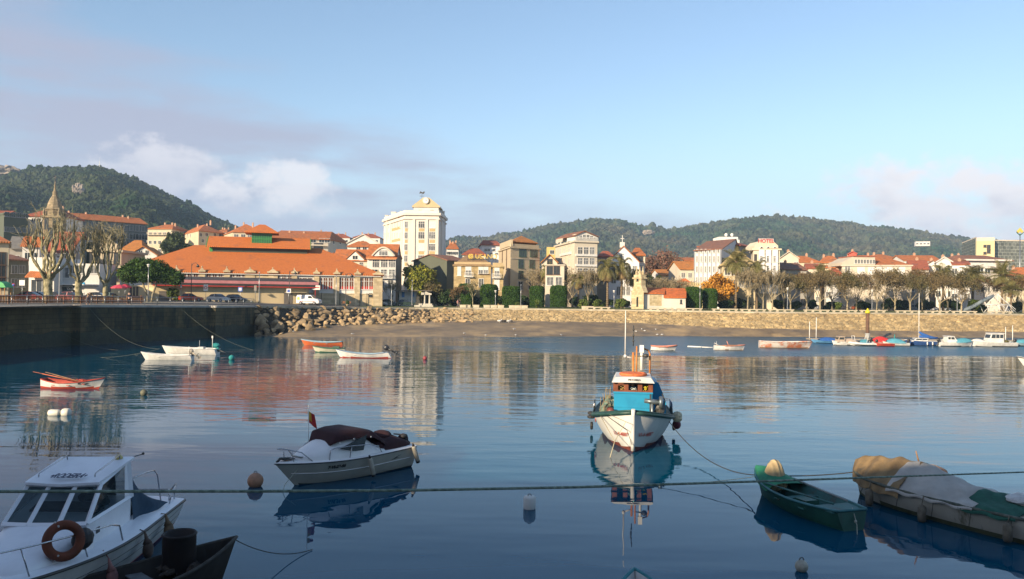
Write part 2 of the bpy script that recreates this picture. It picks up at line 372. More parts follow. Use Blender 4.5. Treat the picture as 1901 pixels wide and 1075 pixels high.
# promenade coping: pale stone lip along the edge
COP = mk('coping_stone', (.50, .45, .34), (.36, .32, .24), scale=.8, rough=.85, bump=.01, brick=(2.2, 5, .03, .6))
cb = MB()
for (a, b) in zip(EDGE[JW-1:], EDGE[JW:]):
    za, zb = gz(a[0]), gz(b[0])
    for (y0, y1, z0, z1) in ((-.25, .5, -.35, .05),):
        cb.add([(a[0], a[1]+y0, za+z0), (b[0], b[1]+y0, zb+z0), (b[0], b[1]+y1, zb+z0), (a[0], a[1]+y1, za+z0), (a[0], a[1]+y0, za+z1), (b[0], b[1]+y0, zb+z1), (b[0], b[1]+y1, zb+z1), (a[0], a[1]+y1, za+z1)],
               [(3, 2, 1, 0), (4, 5, 6, 7), (0, 1, 5, 4), (1, 2, 6, 5), (2, 3, 7, 6), (3, 0, 4, 7)])
tag(cb.obj('promenade_kerb', COP), kind='structure')
# vertical quay wall
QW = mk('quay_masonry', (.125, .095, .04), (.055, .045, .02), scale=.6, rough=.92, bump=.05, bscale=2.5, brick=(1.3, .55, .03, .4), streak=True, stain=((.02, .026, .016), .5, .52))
QT = mk('quay_cap', (.42, .40, .36), (.30, .28, .25), scale=.8, rough=.85)
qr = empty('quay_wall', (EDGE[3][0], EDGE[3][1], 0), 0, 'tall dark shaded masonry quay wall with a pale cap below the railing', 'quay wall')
qb = MB(); qc = MB(); qw = MB(); ox, oy = EDGE[3][0], EDGE[3][1]
pl = EDGE[:JW]
for (a, b) in zip(pl, pl[1:]):
    d = Vector((b[0]-a[0], b[1]-a[1])); n = 10
    ins = Vector((-d.y, d.x)).normalized()*2.5 if d.y > 1 else Vector((0, 2.5))
    for i in range(n):
        p = [(a[0]+d.x*t/n-ox, a[1]+d.y*t/n-oy, gz(a[0]+d.x*t/n)) for t in (i, i+1)]
        za, zb2 = [1.7+.22*math.sin(k*1.7+a[0]) for k in (i, i+1)]
        qb.quad((p[0][0], p[0][1], za), (p[1][0], p[1][1], zb2), (p[1][0], p[1][1], p[1][2]-.02), (p[0][0], p[0][1], p[0][2]-.02))
        qw.quad((p[0][0], p[0][1], -2), (p[1][0], p[1][1], -2), (p[1][0], p[1][1], zb2), (p[0][0], p[0][1], za))
        o = -ins.normalized()*.12; q = ins.normalized()*.55
        vs = []
        for (x, y, z) in p:
            vs += [(x+o.x, y+o.y, z-.24), (x+o.x, y+o.y, z+.05), (x+q.x, y+q.y, z+.05), (x+q.x, y+q.y, z-.24)]
        qc.add(vs, [(0, 4, 5, 1), (1, 5, 6, 2), (2, 6, 7, 3), (0, 3, 7, 4), (0, 1, 2, 3), (7, 6, 5, 4)])
# end return at the corner
a = pl[-1]; qb.quad((a[0]-ox, a[1]-oy, -2), (a[0]-ox-6, a[1]-oy+1, -2), (a[0]-ox-6, a[1]-oy+1, gz(a[0])-.02), (a[0]-ox, a[1]-oy, gz(a[0])-.02))
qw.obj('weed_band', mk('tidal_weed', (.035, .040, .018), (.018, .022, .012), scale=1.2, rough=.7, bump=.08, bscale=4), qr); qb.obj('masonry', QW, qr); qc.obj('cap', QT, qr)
# riprap / revetment toe line and beach
TOE = [(478, 127, .0), (520, 125.5, .25), (560, 129, .9), (650, 140, 1.35), (760, 147, 1.6), (900, 151, 1.8), (1150, 150, 1.75), (1300, 147, 1.4), (1400, 145, 1.2), (1650, 149, .95), (1901, 155, .82), (2150, 162, .8), (2500, 172, .8)]
SHO = [(478, 124), (520, 122.5), (560, 124), (650, 126), (760, 127.5), (900, 130.5), (1150, 137), (1300, 140.5), (1400, 141.5), (1650, 145), (1901, 150), (2150, 157), (2500, 167)]
def toe(px):
    D = interp([(a, b) for a, b, c in TOE], px); z = interp([(a, c) for a, b, c in TOE], px); return Vector((XD(px, D), D, z))
def top(px):
    D = interp([(e[2], e[1]) for e in EDGE], px); x = XD(px, D); return Vector((x, D, gz(x)))
SAND = mk('wet_sand', (.25, .18, .095), (.13, .095, .055), scale=.25, rough=.6, bump=.02, bscale=1.5, stain=((.36, .25, .12), .12, .5))
sv = []; spx = list(range(470, 2500, 15)); K_ = 14
for px in spx:
    t = toe(px); sD = interp(SHO, px)
    for k in range(K_):
        f = k/(K_-1)*1.6-.1
        D = t.y+(sD-t.y)*f; x = XD(px, D); z = t.z*(1-f) if f < 1 else -(f-1)*1.6
        z += .05*math.sin(x*.35+D*.5)*(1 if 0 < f < 1 else .4)+.04*math.sin(x*.9-D*.8)
        sv.append((x, D, z))
si = np.array([[i*K_+k, i*K_+k+1, (i+1)*K_+k+1, (i+1)*K_+k] for i in range(len(spx)-1) for k in range(K_-1)])
tag(link('beach', npmesh('beach', np.array(sv), si, SAND, True)), kind='structure')
# fitted stone revetment (px 830 -> 2500): displaced slope with irregular blocks
def revetment():
    rs = np.random.RandomState(3)
    PX0, PX1 = 800, 2480; nu, nv = 1500, 46
    us = np.linspace(PX0, PX1, nu)
    T = np.array([toe(u) for u in us]); P = np.array([top(u)+Vector((0, -.3, -.3)) for u in us])
    T[:, 2] -= .3
    seg = np.sqrt(np.sum((P[1:]-P[:-1])**2, 1)); s = np.concatenate([[0], np.cumsum(seg)])
    LT = s[-1]; H = 5.2; cell = .78
    nxc, nyc = int(LT/cell), int(H/(cell*.62))
    seeds = np.array([((i+rs.uniform(-.42, .42)+(j % 2)*.5)*cell, (j+.5+rs.uniform(-.38, .38))*cell*.62) for i in range(nxc+2) for j in range(-1, nyc+2)])
    hgt = rs.uniform(-.06, .13, len(seeds)); tone = rs.rand(len(seeds)); tilt = rs.uniform(-.22, .22, (len(seeds), 2))
    V = np.zeros((nu, nv, 3)); TN = np.zeros((nu, nv))
    ids = np.lexsort((seeds[:, 1], seeds[:, 0])); seeds = seeds[ids]; hgt = hgt[ids]; tone = tone[ids]
    lo = np.searchsorted(seeds[:, 0], s-1.8); hi = np.searchsorted(seeds[:, 0], s+1.8)
    vv = np.linspace(0, H, nv)
    for i in range(nu):
        S = seeds[lo[i]:hi[i]]; d = np.abs(S[None, :, 0]-s[i])*.8+0*vv[:, None]
        d = np.sqrt((S[None, :, 0]-s[i])**2*.6+((S[None, :, 1]-vv[:, None])**2)*1.5)
        o = np.argsort(d, 1)[:, :2]; r = np.arange(nv); d1 = d[r, o[:, 0]]; d2 = d[r, o[:, 1]]; k = o[:, 0]+lo[i]
        joint = np.clip((d2-d1)/.14, 0, 1)
        disp = hgt[k]+.17*np.sqrt(joint)+tilt[k, 0]*(s[i]-seeds[k, 0])+tilt[k, 1]*(vv-seeds[k, 1])
        f = vv/H
        ledge = .55*np.clip((f-.50)/.06, 0, 1)*0
        base = T[i][None]*(1-f[:, None])+P[i][None]*f[:, None]
        # concave bank: overhanging upper course, worn band in the middle
        out = .35*np.exp(-((f-.93)/.05)**2)-.35*np.exp(-((f-.55)/.10)**2)+.18*np.exp(-((f-.2)/.16)**2)
        base[:, 1] -= out+disp*.8; base[:, 2] += disp*.45
        V[i] = base; TN[i] = tone[k]*.85*(.35+.65*joint)+.15*joint
    idx = np.array([[i*nv+j, (i+1)*nv+j, (i+1)*nv+j+1, i*nv+j+1] for i in range(nu-1) for j in range(nv-1)])
    RV = mk('revetment_stone', (.53, .385, .18), (.34, .235, .105), scale=.5, rough=.92, bump=.03, bscale=6, tone=.38, stain=((.20, .13, .055), .18, .60))
    o = link('stone_revetment', npmesh('stone_revetment', V.reshape(-1, 3), idx, RV, False, TN.ravel()))
    tag(o, 'long sloping revetment of fitted golden stone blocks below the park promenade', 'sea wall')
revetment()
# loose boulders on the left bank
BM = mk('boulder', (.36, .26, .14), (.19, .14, .085), scale=.9, rough=.92, bump=.05, bscale=4, obrand=.35, stain=((.13, .11, .08), .6, .60))
def rock_mesh(seed):
    r = random.Random(seed); import bmesh
    bm = bmesh.new(); bmesh.ops.create_icosphere(bm, subdivisions=2, radius=1)
    pl_ = [(Vector((r.gauss(0, 1), r.gauss(0, 1), r.gauss(0, 1))).normalized(), r.uniform(.45, .78)) for _ in range(15)]
    for v in bm.verts:
        for n, d in pl_:
            k = v.co.dot(n)
            if k > d: v.co -= n*(k-d)
        v.co += Vector((r.uniform(-.03, .03), r.uniform(-.03, .03), r.uniform(-.03, .03)))
    me = bpy.data.meshes.new('boulder'); bm.to_mesh(me); bm.free(); me.materials.append(BM); return me
rocks = [rock_mesh(i) for i in range(9)]
rr = random.Random(11); nb = 0
def boulder(p, s):
    global nb
    o = link('boulder', rocks[rr.randrange(9)], None, p); o.scale = (s*rr.uniform(.85, 1.55), s*rr.uniform(.8, 1.1), s*rr.uniform(.5, .95))
    o.rotation_euler = (rr.uniform(-.5, .5), rr.uniform(-.4, .4), rr.uniform(0, 6.28))
    tag(o, 'rough golden boulder heaped in the loose rock bank below the market road', 'boulder', 'boulders of the loose rock bank'); nb += 1
for row in range(8):
    f = row/7
    px = 478+rr.uniform(0, 8)
    while px < 880:
        big = 1.35-.5*min(1, (px-478)/350)
        t = toe(px); q = top(px)+Vector((0, -.2, -.35))
        p = t*(1-f)+q*f+Vector((rr.uniform(-.2, .2), rr.uniform(-.3, .3)-.15, rr.uniform(-.12, .12)))
        s = (rr.uniform(.34, .62) if rr.random() < .6 else rr.uniform(.7, 1.05))*big*(1.0 if row < 5 else .8)
        if nb < 298: boulder(p, s)
        px += s*2.1*1500/t.y*rr.uniform(.78, 1.02)
# earth core behind the boulders
ev = []
epx = list(range(470, 930, 10))
for px in epx:
    t = toe(px); q = top(px); 
    for f in (0, .5, 1): 
        p = (t+Vector((0, .9, -.6)))*(1-f)+(q+Vector((0, .5, -.25)))*f; ev.append(tuple(p))
ei = np.array([[3*i+k, 3*i+3+k, 3*i+4+k, 3*i+1+k] for i in range(len(epx)-1) for k in range(2)])
EARTH = mk('dark_rubble', (.085, .065, .04), (.045, .036, .024), scale=2, rough=1, bump=.2, bscale=3)
tag(link('rubble', npmesh('rubble', np.array(ev), ei, EARTH)), 'dark earth and rubble filling behind the loose boulders', 'rubble', kind='stuff')
# ---- hills
def sky_l(px): return interp([(-500, 330), (-250, 318), (-60, 322), (0, 312), (40, 309), (100, 307), (150, 305), (185, 308), (240, 325), (300, 352), (340, 372), (380, 392), (430, 416), (480, 432), (560, 450), (700, 470)], px)
def sky_r(px): return interp([(500, 475), (700, 456), (820, 446), (850, 441), (900, 440), (960, 430), (1040, 414), (1100, 407), (1150, 408), (1200, 418), (1240, 425), (1290, 417), (1350, 409), (1400, 402), (1450, 400), (1500, 403), (1560, 412), (1640, 422), (1740, 434), (1820, 446), (1900, 452), (2100, 462), (2500, 480)], px)
FOR = mk('forest_floor', (.035, .055, .02), (.06, .06, .028), scale=.02, rough=1)
def hill(name, sky, px0, px1, Dn, Dt, zn, n=120, k=16, dy=6):
    V = []
    pxs = np.linspace(px0, px1, n)
    for px in pxs:
        tz = ZD(px, sky(px)+dy, Dt)
        for j in range(k):
            f = j/(k-1)
            if f <= .8:
                g_ = f/.8; D = Dn+(Dt-Dn)*g_; z = zn+(tz-zn)*g_**1.05
                z += (math.sin(px*.021+g_*5)*.05+math.sin(px*.047-g_*9)*.03)*(tz-zn)*math.sin(PI*g_)
            else: D = Dt+(f-.8)*1500; z = tz-(f-.8)*5*60
            V.append((XD(px, D), D, z))
    V = np.array(V); idx = np.array([[i*k+j, (i+1)*k+j, (i+1)*k+j+1, i*k+j+1] for i in range(n-1) for j in range(k-1)])
    tag(link(name, npmesh(name, V, idx, FOR, True)), kind='structure')
    return V.reshape(n, k, 3)
HL = hill('forested_hill', sky_l, -520, 690, 420, 1000, 15, dy=10)
HR = hill('distant_hills', sky_r, 480, 2500, 900, 1750, 5, n=160)
def ico():
    import bmesh
    bm = bmesh.new(); bmesh.ops.create_icosphere(bm, subdivisions=2, radius=1)
    v = np.array([p.co[:] for p in bm.verts]); f = np.array([[q.index for q in p.verts] for p in bm.faces]); bm.free(); return v, f
IV, IF = ico()
def forest(name, H, count, s0, s1, seed, mat_, label, kmax=.8, bare=()):
    rs = np.random.RandomState(seed); n, k, _ = H.shape
    kk = int((k-1)*kmax)+1
    Vs, Fs = [], []; b = 0
    a = rs.uniform(0, n-1.001, count); c = rs.uniform(0, 1, count)**.75*(kk-.01)
    ia = a.astype(int); ic = c.astype(int); fa = (a-ia)[:, None]; fc = (c-ic)[:, None]
    ic = np.minimum(ic, k-2)
    P = (H[ia, ic]*(1-fa)+H[ia+1, ic]*fa)*(1-fc)+(H[ia, ic+1]*(1-fa)+H[ia+1, ic+1]*fa)*fc
    S = rs.uniform(s0, s1, count)*(1+.25*(rs.rand(count) > .93))*(.82+.3*(np.sin(a*.9+c*2.1)*np.sin(a*.23-c)+1)/2)
    keep = np.ones(count, bool)
    for (bx, by, br) in bare:
        q = PZ if False else None
        dd = ((P[:, 0]-bx)**2+((P[:, 1]-by)*.5)**2)**.5; keep &= dd > br
    P = P[keep]; S = S[keep]; m = len(P)
    J = rs.uniform(.5, 1.3, (m, len(IV)))
    Z = rs.uniform(.9, 1.5, m)
    V = IV[None]*J[:, :, None]*S[:, None, None]; V[:, :, 2] *= Z[:, None]; V += P[:, None]; V[:, :, 2] += (S*.75)[:, None]
    F = IF[None]+(np.arange(m)*len(IV))[:, None, None]
    o = link(name, npmesh(name, V.reshape(-1, 3), F.reshape(-1, 3), mat_)); tag(o, label, 'forest', kind='stuff')
FM1 = mk('near_forest_foliage', (.012, .030, .012), (.046, .052, .022), scale=.014, rough=.95, island=.6, spec=.1, coord='Object')  # cloud shade over the nearer hill is put into this darker foliage colour
FM2 = mk('far_forest_foliage', (.016, .044, .020), (.075, .068, .040), scale=.007, rough=.95, island=.6, spec=.1, coord='Object')
b1 = PD(8, 318, 990); b2 = PD(145, 352, 760)
forest('hillside_forest', HL, 24000, 1.9, 3.7, 1, FM1, 'dense dark green woodland covering the steep nearer hill behind the church', bare=[(b1.x, b1.y, 24), (b2.x, b2.y, 9)])
b3 = PD(1203, 432, 1500)
forest('distant_forest', HR, 30000, 3.0, 5.8, 2, FM2, 'blue green woodland covering the long distant hills behind the town', bare=[(b3.x, b3.y, 16)])

# air: an even thin haze round the whole scene
mb = MB(); mb.box(-2300, 2400, -120, 3300, -3, 330); hz_m = bpy.data.materials.new('haze'); hz_m.use_nodes = True; t_ = hz_m.node_tree; t_.nodes.remove(t_.nodes['Principled BSDF']); pv_ = t_.nodes.new('ShaderNodeVolumePrincipled')
pv_.inputs['Color'].default_value = (.50, .72, 1.0, 1); pv_.inputs['Density'].default_value = .00019; pv_.inputs['Anisotropy'].default_value = .0; t_.links.new(pv_.outputs[0], t_.nodes['Material Output'].inputs['Volume'])
hz_o = mb.obj('haze', hz_m); tag(hz_o, 'thin bluish haze in the air over harbour and hills', 'haze', kind='stuff')
# ---------------------------------------------------------------- buildings
WFRAME = paint((.70, .69, .65), .5, 'white_frame'); BLIND = mk('white_blind', (.66, .65, .62), (.55, .54, .52), scale=2, rough=.7, waves=('z', 5))
BROWNF = paint((.10, .055, .03), .6, 'brown_frame'); GREENF = paint((.05, .11, .07), .6, 'green_frame'); REDF = paint((.50, .035, .02), .5, 'red_frame')
GL = glassm(); GLL = mk('curtained_glass', (.20, .20, .19), (.05, .055, .06), scale=1.3, rough=.12, spec=.7, obrand=.5)
IRON = mk('wrought_iron', (.03, .03, .03), (.05, .045, .04), scale=5, rough=.6)
_wc = {}
def wmesh(w, h, st):
    k = (round(w, 2), round(h, 2), st)
    if k in _wc: return _wc[k]
    m = MB(); f = .09 if w > .7 else .06
    fm, gm = {'dark': (WFRAME, GL), 'brown': (BROWNF, GL), 'blind': (WFRAME, BLIND), 'half': (WFRAME, GLL), 'gal': (WFRAME, GLL), 'green': (GREENF, GL), 'red': (WFRAME, paint((.15, .055, .025), .25, 'amber_glass')), 'cur': (WFRAME, GLL), 'iron': (DARKM, GL), 'door': (BROWNF, BROWNF), 'grey': (paint((.3, .3, .3), .6, 'grey_frame'), GL)}[st[:-1] if st[-1].isdigit() else st]
    n = int(st[-1]) if st[-1].isdigit() else (1 if st in ('blind', 'door') else 2)
    P = .07
    m.box(-w/2, w/2, -P, .02, h-f, h); m.box(-w/2-.08, w/2+.08, -P-.08, .02, -.08, f*.6)
    m.box(-w/2, -w/2+f, -P+.003, .02, f*.6, h-f); m.box(w/2-f, w/2, -P+.003, .02, f*.6, h-f)
    if st == 'blind': m.box(-w/2+f, w/2-f, -.035, .02, f*.6, h-f, 1)
    else: m.box(-w/2+f, w/2-f, -.018, .02, f*.6, h-f, 1)
    for i in range(1, n):
        x = -w/2+w*i/n; m.box(x-f*.35, x+f*.35, -P+.01, -.0185, f*.6, h-f)
    if st.startswith(('gal', 'red', 'green')) and h > 1.2:
        zz = h*.70; 
        for i in range(n):
            xa, xb = -w/2+w*i/n+f*.5, -w/2+w*(i+1)/n-f*.5; m.box(xa, xb, -P+.02, -.019, zz-.04, zz+.04)
    if st.startswith('red'):
        m.box(-w/2+f, w/2-f, -P+.02, -.0195, f*.6, h*.26, 2)
    if st.startswith('half'): m.box(-w/2+f, w/2-f, -.045, -.019, h*.55, h-f, 2)
    _wc[k] = m.mesh('window', [fm, gm, REDF if st.startswith('red') else BLIND]); return _wc[k]
class Bld:
    def __init__(s, name, label, pts, ytop, wall, cat='building', base=None, zt=None, low=0.6):
        s.P = [Vector((p[0], p[1], 0)) for p in pts]
        o = s.P[0]; s.o = o; c = sum(s.P, Vector())/len(pts)
        s.base = (min(terr(p.x, p.y) for p in s.P)-low) if base is None else base
        q = (s.P[0]+s.P[1])/2; px = s.pxof(q)
        s.top = zt if zt is not None else ZD(px, ytop, q.y)
        s.h = s.top-s.base
        s.root = empty(name, (o.x, o.y, s.base), 0, label, cat); s.L = [(p.x-o.x, p.y-o.y) for p in s.P]
        s.wm = MB(); s.wallm = wall
        n = len(pts); 
        s.wm.add([(x, y, 0) for x, y in s.L]+[(x, y, s.h) for x, y in s.L], [(i, (i+1) % n, (i+1) % n+n, i+n) for i in range(n)]+[tuple(range(n, 2*n))])
        s.roofo = None
    def pxof(s, q): return 950.5+1500*q.x/q.y+0
    def hit(s, face, px):
        a, b = s.P[face], s.P[(face+1) % len(s.P)]; r = Vector((XD(px, 1000)/1000, 1, 0)); d = b-a
        t = (a.y*r.x-a.x)/(d.x-d.y*r.x); return t, a+d*t
    def local(s, p, z): return (p.x-s.o.x, p.y-s.o.y, z-s.base)
    def ang(s, face):
        a, b = s.P[face], s.P[(face+1) % len(s.P)]; d = b-a; return math.atan2(d.y, d.x)
    def zat(s, face, px, y):
        t, p = s.hit(face, px); return ZD(px, y, p.y)
    def win(s, face, pxs, ys, w, h, st='cur', name='window', out=0.0):
        """windows centred on the given pixel columns and rows; w, h in metres"""
        for y in ys:
            for px in pxs:
                t, p = s.hit(face, px); z = ZD(px, y, p.y)-s.base-h/2
                o = link(name, wmesh(w, h, st), s.root, (p.x-s.o.x, p.y-s.o.y, z)); o.rotation_euler = (0, 0, s.ang(face))
        return s
    def grid(s, face, n, zs, w, h, st='cur', m=.12, skip=()):
        a, b = s.P[face], s.P[(face+1) % len(s.P)]
        for j, z in enumerate(zs):
            for i in range(n):
                if (i, j) in skip: continue
                t = m+(1-2*m)*(i/(n-1) if n > 1 else .5); p = a+(b-a)*t
                o = link('window', wmesh(w, h, st), s.root, (p.x-s.o.x, p.y-s.o.y, z)); o.rotation_euler = (0, 0, s.ang(face))
        return s
    def slab(s, name, face, px0, px1, y0, y1, out, m, inn=0.05):
        """box on a face spanning pixel columns px0..px1 and rows y0 (top)..y1"""
        t0, p0 = s.hit(face, px0); t1, p1 = s.hit(face, px1); z1 = ZD(px0, y0, p0.y)-s.base; z0 = ZD(px0, y1, p0.y)-s.base
        mb = MB(); wd = (p1-p0).length; mb.box(0, wd, -out, inn, z0, z1)
        o = mb.obj(name, m, s.root, (p0.x-s.o.x, p0.y-s.o.y, 0)); o.rotation_euler = (0, 0, s.ang(face)); return o
    def balcony(s, face, px, y, w, dep=.9, m=None, hh=.95):
        t, p = s.hit(face, px); z = ZD(px, y, p.y)-s.base; mb = MB(); m = m or WFRAME
        mb.box(-w/2, w/2, -dep, .03, -.15, 0)
        mb.box(-w/2, w/2, -dep-.02, -dep+.05, hh-.07, hh)
        n = max(3, int(w/.25))
        for i in range(n+1): x = -w/2+w*i/n; mb.box(x-.03, x+.03, -dep+.0, -dep+.04, 0, hh-.07)
        for sx in (-w/2, w/2-.05): mb.box(sx+.003, sx+.047, -dep+.05, 0, hh-.07, hh-.003); mb.box(sx+.01, sx+.04, -dep/2-.02, -dep/2+.02, 0, hh-.07)
        o = mb.obj('balcony', m, s.root, (p.x-s.o.x, p.y-s.o.y, z)); o.rotation_euler = (0, 0, s.ang(face)); return s
    def cornice(s, h=.35, out=.3, m=None, z=None, name='cornice'):
        mb = MB(); n = len(s.L); cx = sum(x for x, y in s.L)/n; cy = sum(y for x, y in s.L)/n; z = s.h if z is None else z
        def off(o):
            r = []
            for i in range(n):
                a, b, c = Vector(s.L[i-1]), Vector(s.L[i]), Vector(s.L[(i+1) % n])
                n1 = Vector(((b-a).y, -(b-a).x)).normalized(); n2 = Vector(((c-b).y, -(c-b).x)).normalized()
                k = n1+n2; k = k/max(.3, k.dot(n1)) if k.length > .01 else n1; r.append(b+k*o)
            return r
        O = off(out); I = off(-.3)
        mb.add([(p.x, p.y, z-h/2) for p in O]+[(p.x, p.y, z+h/2) for p in O]+[(p.x, p.y, z-h/2) for p in I]+[(p.x, p.y, z+h/2) for p in I],
               [(i, (i+1) % n, (i+1) % n+n, i+n) for i in range(n)]+[(i+n, (i+1) % n+n, (i+1) % n+3*n, i+3*n) for i in range(n)]+[(i+2*n, (i+1) % n+2*n, (i+1) % n, i) for i in range(n)]+[(i+3*n, (i+1) % n+3*n, (i+1) % n+2*n, i+2*n) for i in range(n)])
        mb.obj(name, m or s.wallm, s.root); return s
    def roof(s, kind, ypk, m=None, over=.5, inset=.35, axis='x', chim=(), zpk=None, name='roof'):
        m = m or tile(); L = [Vector((x, y)) for x, y in s.L]; c = sum(L, Vector((0, 0)))/len(L)
        E = [p+(p-c).normalized()*over*1.3 for p in L]
        cm = c+Vector((s.o.x, s.o.y)); pk = zpk if zpk is not None else ZD(s.pxof(Vector((cm.x, cm.y, 0))), ypk, cm.y)-s.base
        z0 = s.h+.12; mb = MB(); th = .22; pk = max(pk, z0+.3)
        if kind == 'pyr' or len(L) != 4:
            n = len(L); mb.add([(p.x, p.y, z0) for p in E]+[(p.x, p.y, z0-th) for p in E]+[(c.x, c.y, pk)], [(i, (i+1) % n, 2*n) for i in range(n)]+[(i+n, (i+1) % n+n, (i+1) % n, i) for i in range(n)]+[tuple(range(n, 2*n))[::-1]])
        else:
            if axis == 'y': L2 = [L[1], L[2], L[3], L[0]]; E2 = [E[1], E[2], E[3], E[0]]
            else: L2, E2 = L, E
            # ridge joins the middles of edges (3-0) and (1-2)
            if kind == 'gable':
                A = (E2[3]+E2[0])/2; B = (E2[1]+E2[2])/2; wa = (L2[3]+L2[0])/2; wb = (L2[1]+L2[2])/2
                vs = [(E2[0].x, E2[0].y, z0), (E2[1].x, E2[1].y, z0), (E2[2].x, E2[2].y, z0), (E2[3].x, E2[3].y, z0), (A.x, A.y, pk), (B.x, B.y, pk)]
                vs += [(x, y, z-th) for x, y, z in vs]
                mb.add(vs, [(0, 1, 5, 4), (2, 3, 4, 5), (7, 6, 10, 11), (9, 8, 11, 10), (0, 6, 7, 1), (2, 8, 9, 3), (0, 4, 10, 6), (4, 3, 9, 10), (1, 7, 11, 5), (5, 11, 8, 2)])
                s.wm.add([(L2[3].x, L2[3].y, s.h), (L2[0].x, L2[0].y, s.h), (wa.x, wa.y, pk-th-.1)], [(0, 1, 2)]); s.wm.add([(L2[1].x, L2[1].y, s.h), (L2[2].x, L2[2].y, s.h), (wb.x, wb.y, pk-th-.1)], [(0, 1, 2)])
                rid = (A, B)
            else:
                A0 = (E2[3]+E2[0])/2; B0 = (E2[1]+E2[2])/2; A = A0+(B0-A0)*inset; B = B0+(A0-B0)*inset
                vs = [(p.x, p.y, z0) for p in E2]+[(A.x, A.y, pk), (B.x, B.y, pk)]+[(p.x, p.y, z0-th) for p in E2]
                mb.add(vs, [(0, 1, 5, 4), (1, 2, 5), (2, 3, 4, 5), (3, 0, 4), (6, 7, 1, 0), (7, 8, 2, 1), (8, 9, 3, 2), (9, 6, 0, 3), (9, 8, 7, 6)])
        s.roofo = mb.obj(name, m, s.root)
        for (u, v, hh) in chim:
            p = L[0]+(L[1]-L[0])*u+(L[-1]-L[0])*v; cb_ = MB(); zc = pk-(pk-z0)*abs(v-.5)*1.6
            hh *= .7; cb_.box(-.28, .28, -.25, .25, -1.0, hh); cb_.box(-.34, .34, -.3, .3, hh, hh+.1); cb_.box(-.13, .13, -.12, .12, hh+.1, hh+.32)
            cb_.obj('chimney', [plaster((.48, .30, .2))], s.roofo, (p.x, p.y, zc))
        return s
    def flat(s, m=None, ph=.5):
        mb = MB(); L = s.L; n = len(L); c = Vector((sum(x for x, y in L)/n, sum(y for x, y in L)/n))
        I = [(c+(Vector(p)-c)*.965) for p in L]
        mb.add([(x, y, s.h) for x, y in L]+[(x, y, s.h+ph) for x, y in L]+[(p.x, p.y, s.h) for p in I]+[(p.x, p.y, s.h+ph) for p in I],
               [(i, (i+1) % n, (i+1) % n+n, i+n) for i in range(n)]+[(i+n, (i+1) % n+n, (i+1) % n+3*n, i+3*n) for i in range(n)]+[(i+3*n, (i+1) % n+3*n, (i+1) % n+2*n, i+2*n) for i in range(n)])
        mb.obj('parapet', m or s.wallm, s.root); return s
    def done(s): s.wm.obj('wall', s.wallm, s.root); return s
def bx(x0, x1, D, dep, yaw=0):
    if yaw == 0: yaw = -math.degrees(math.atan(((x0 if x0 > 950 else x1)-950)/1500))*(.85 if x0 > 950 else .35)
    a = math.radians(yaw); A = Vector((XD(x0, D), D)); t1 = XD(x1, 1000)/1000; c_, s_ = math.cos(a), math.sin(a)
    w = (A.y*t1-A.x)/(c_-s_*t1); B = A+Vector((c_, s_))*w; d = Vector((-s_, c_))*dep
    return [(A.x, A.y), (B.x, B.y), (B.x+d.x, B.y+d.y), (A.x+d.x, A.y+d.y)]
def pp(*a): return [(XD(px, D), D) for px, D in a]
CREAM = plaster((.52, .45, .32)); WHT = plaster((.62, .60, .56)); BEIGE = plaster((.48, .39, .26)); PALE = plaster((.56, .50, .40)); GREYP = plaster((.36, .34, .30))
ORG = tile((.50, .16, .045)); RED = tile((.38, .105, .05)); BRN = tile((.27, .12, .07)); YOR = tile((.50, .19, .04))
# --- far left
b = Bld('apartment_house', 'ochre corner house at the picture edge with orange tiled roof and brown shutters', bx(-60, 15, 122, 14, 32), 449, CREAM)
b.win(0, [2], [480, 503, 525], 1.2, 2.0, 'brown').win(0, [-22], [480, 503], 1.2, 2.0, 'brown').cornice(.4, .35).roof('hip', 434, ORG).done()
b = Bld('house', 'white house with red roof above the ochre corner house', bx(-30, 7, 235, 12), 402, WHT); b.win(0, [-2], [418, 430], 1.4, 1.4).roof('gable', 391, RED).done()
b = Bld('apartment_building', 'dark windowless apartment block in shade beside the church tower', bx(5, 50, 215, 16, 50), 399, plaster((.085, .10, .075))); b.grid(0, 4, [14, 18, 22], 1.2, 1.3, 'grey').flat(None, .4).cornice(.3, .2).done()  # dark green wall colour also carries the shade on this face
b = Bld('church_annex', 'small grey gabled roof house below the dark apartment block', bx(16, 46, 172, 10, 25), 462, GREYP, 'house'); b.win(0, [30], [480], 1.2, 1.4, 'dark').roof('gable', 439, mk('slate', (.20, .19, .17), (.14, .13, .12), scale=1)).done()
b = Bld('house', 'narrow white house with small orange gable roof below the church tower', bx(40, 72, 160, 6, 20), 458, WHT); b.win(0, [50, 62], [475], 1.1, 1.4, 'dark').roof('gable', 439, ORG).done()
b = Bld('house', 'tall dark facade house in shade behind the first plane tree', bx(14, 52, 150, 10, 52), 483, plaster((.12, .12, .09))); b.win(0, [26, 40], [500, 525], 1.1, 1.6, 'grey').roof('hip', 472, BRN).done()
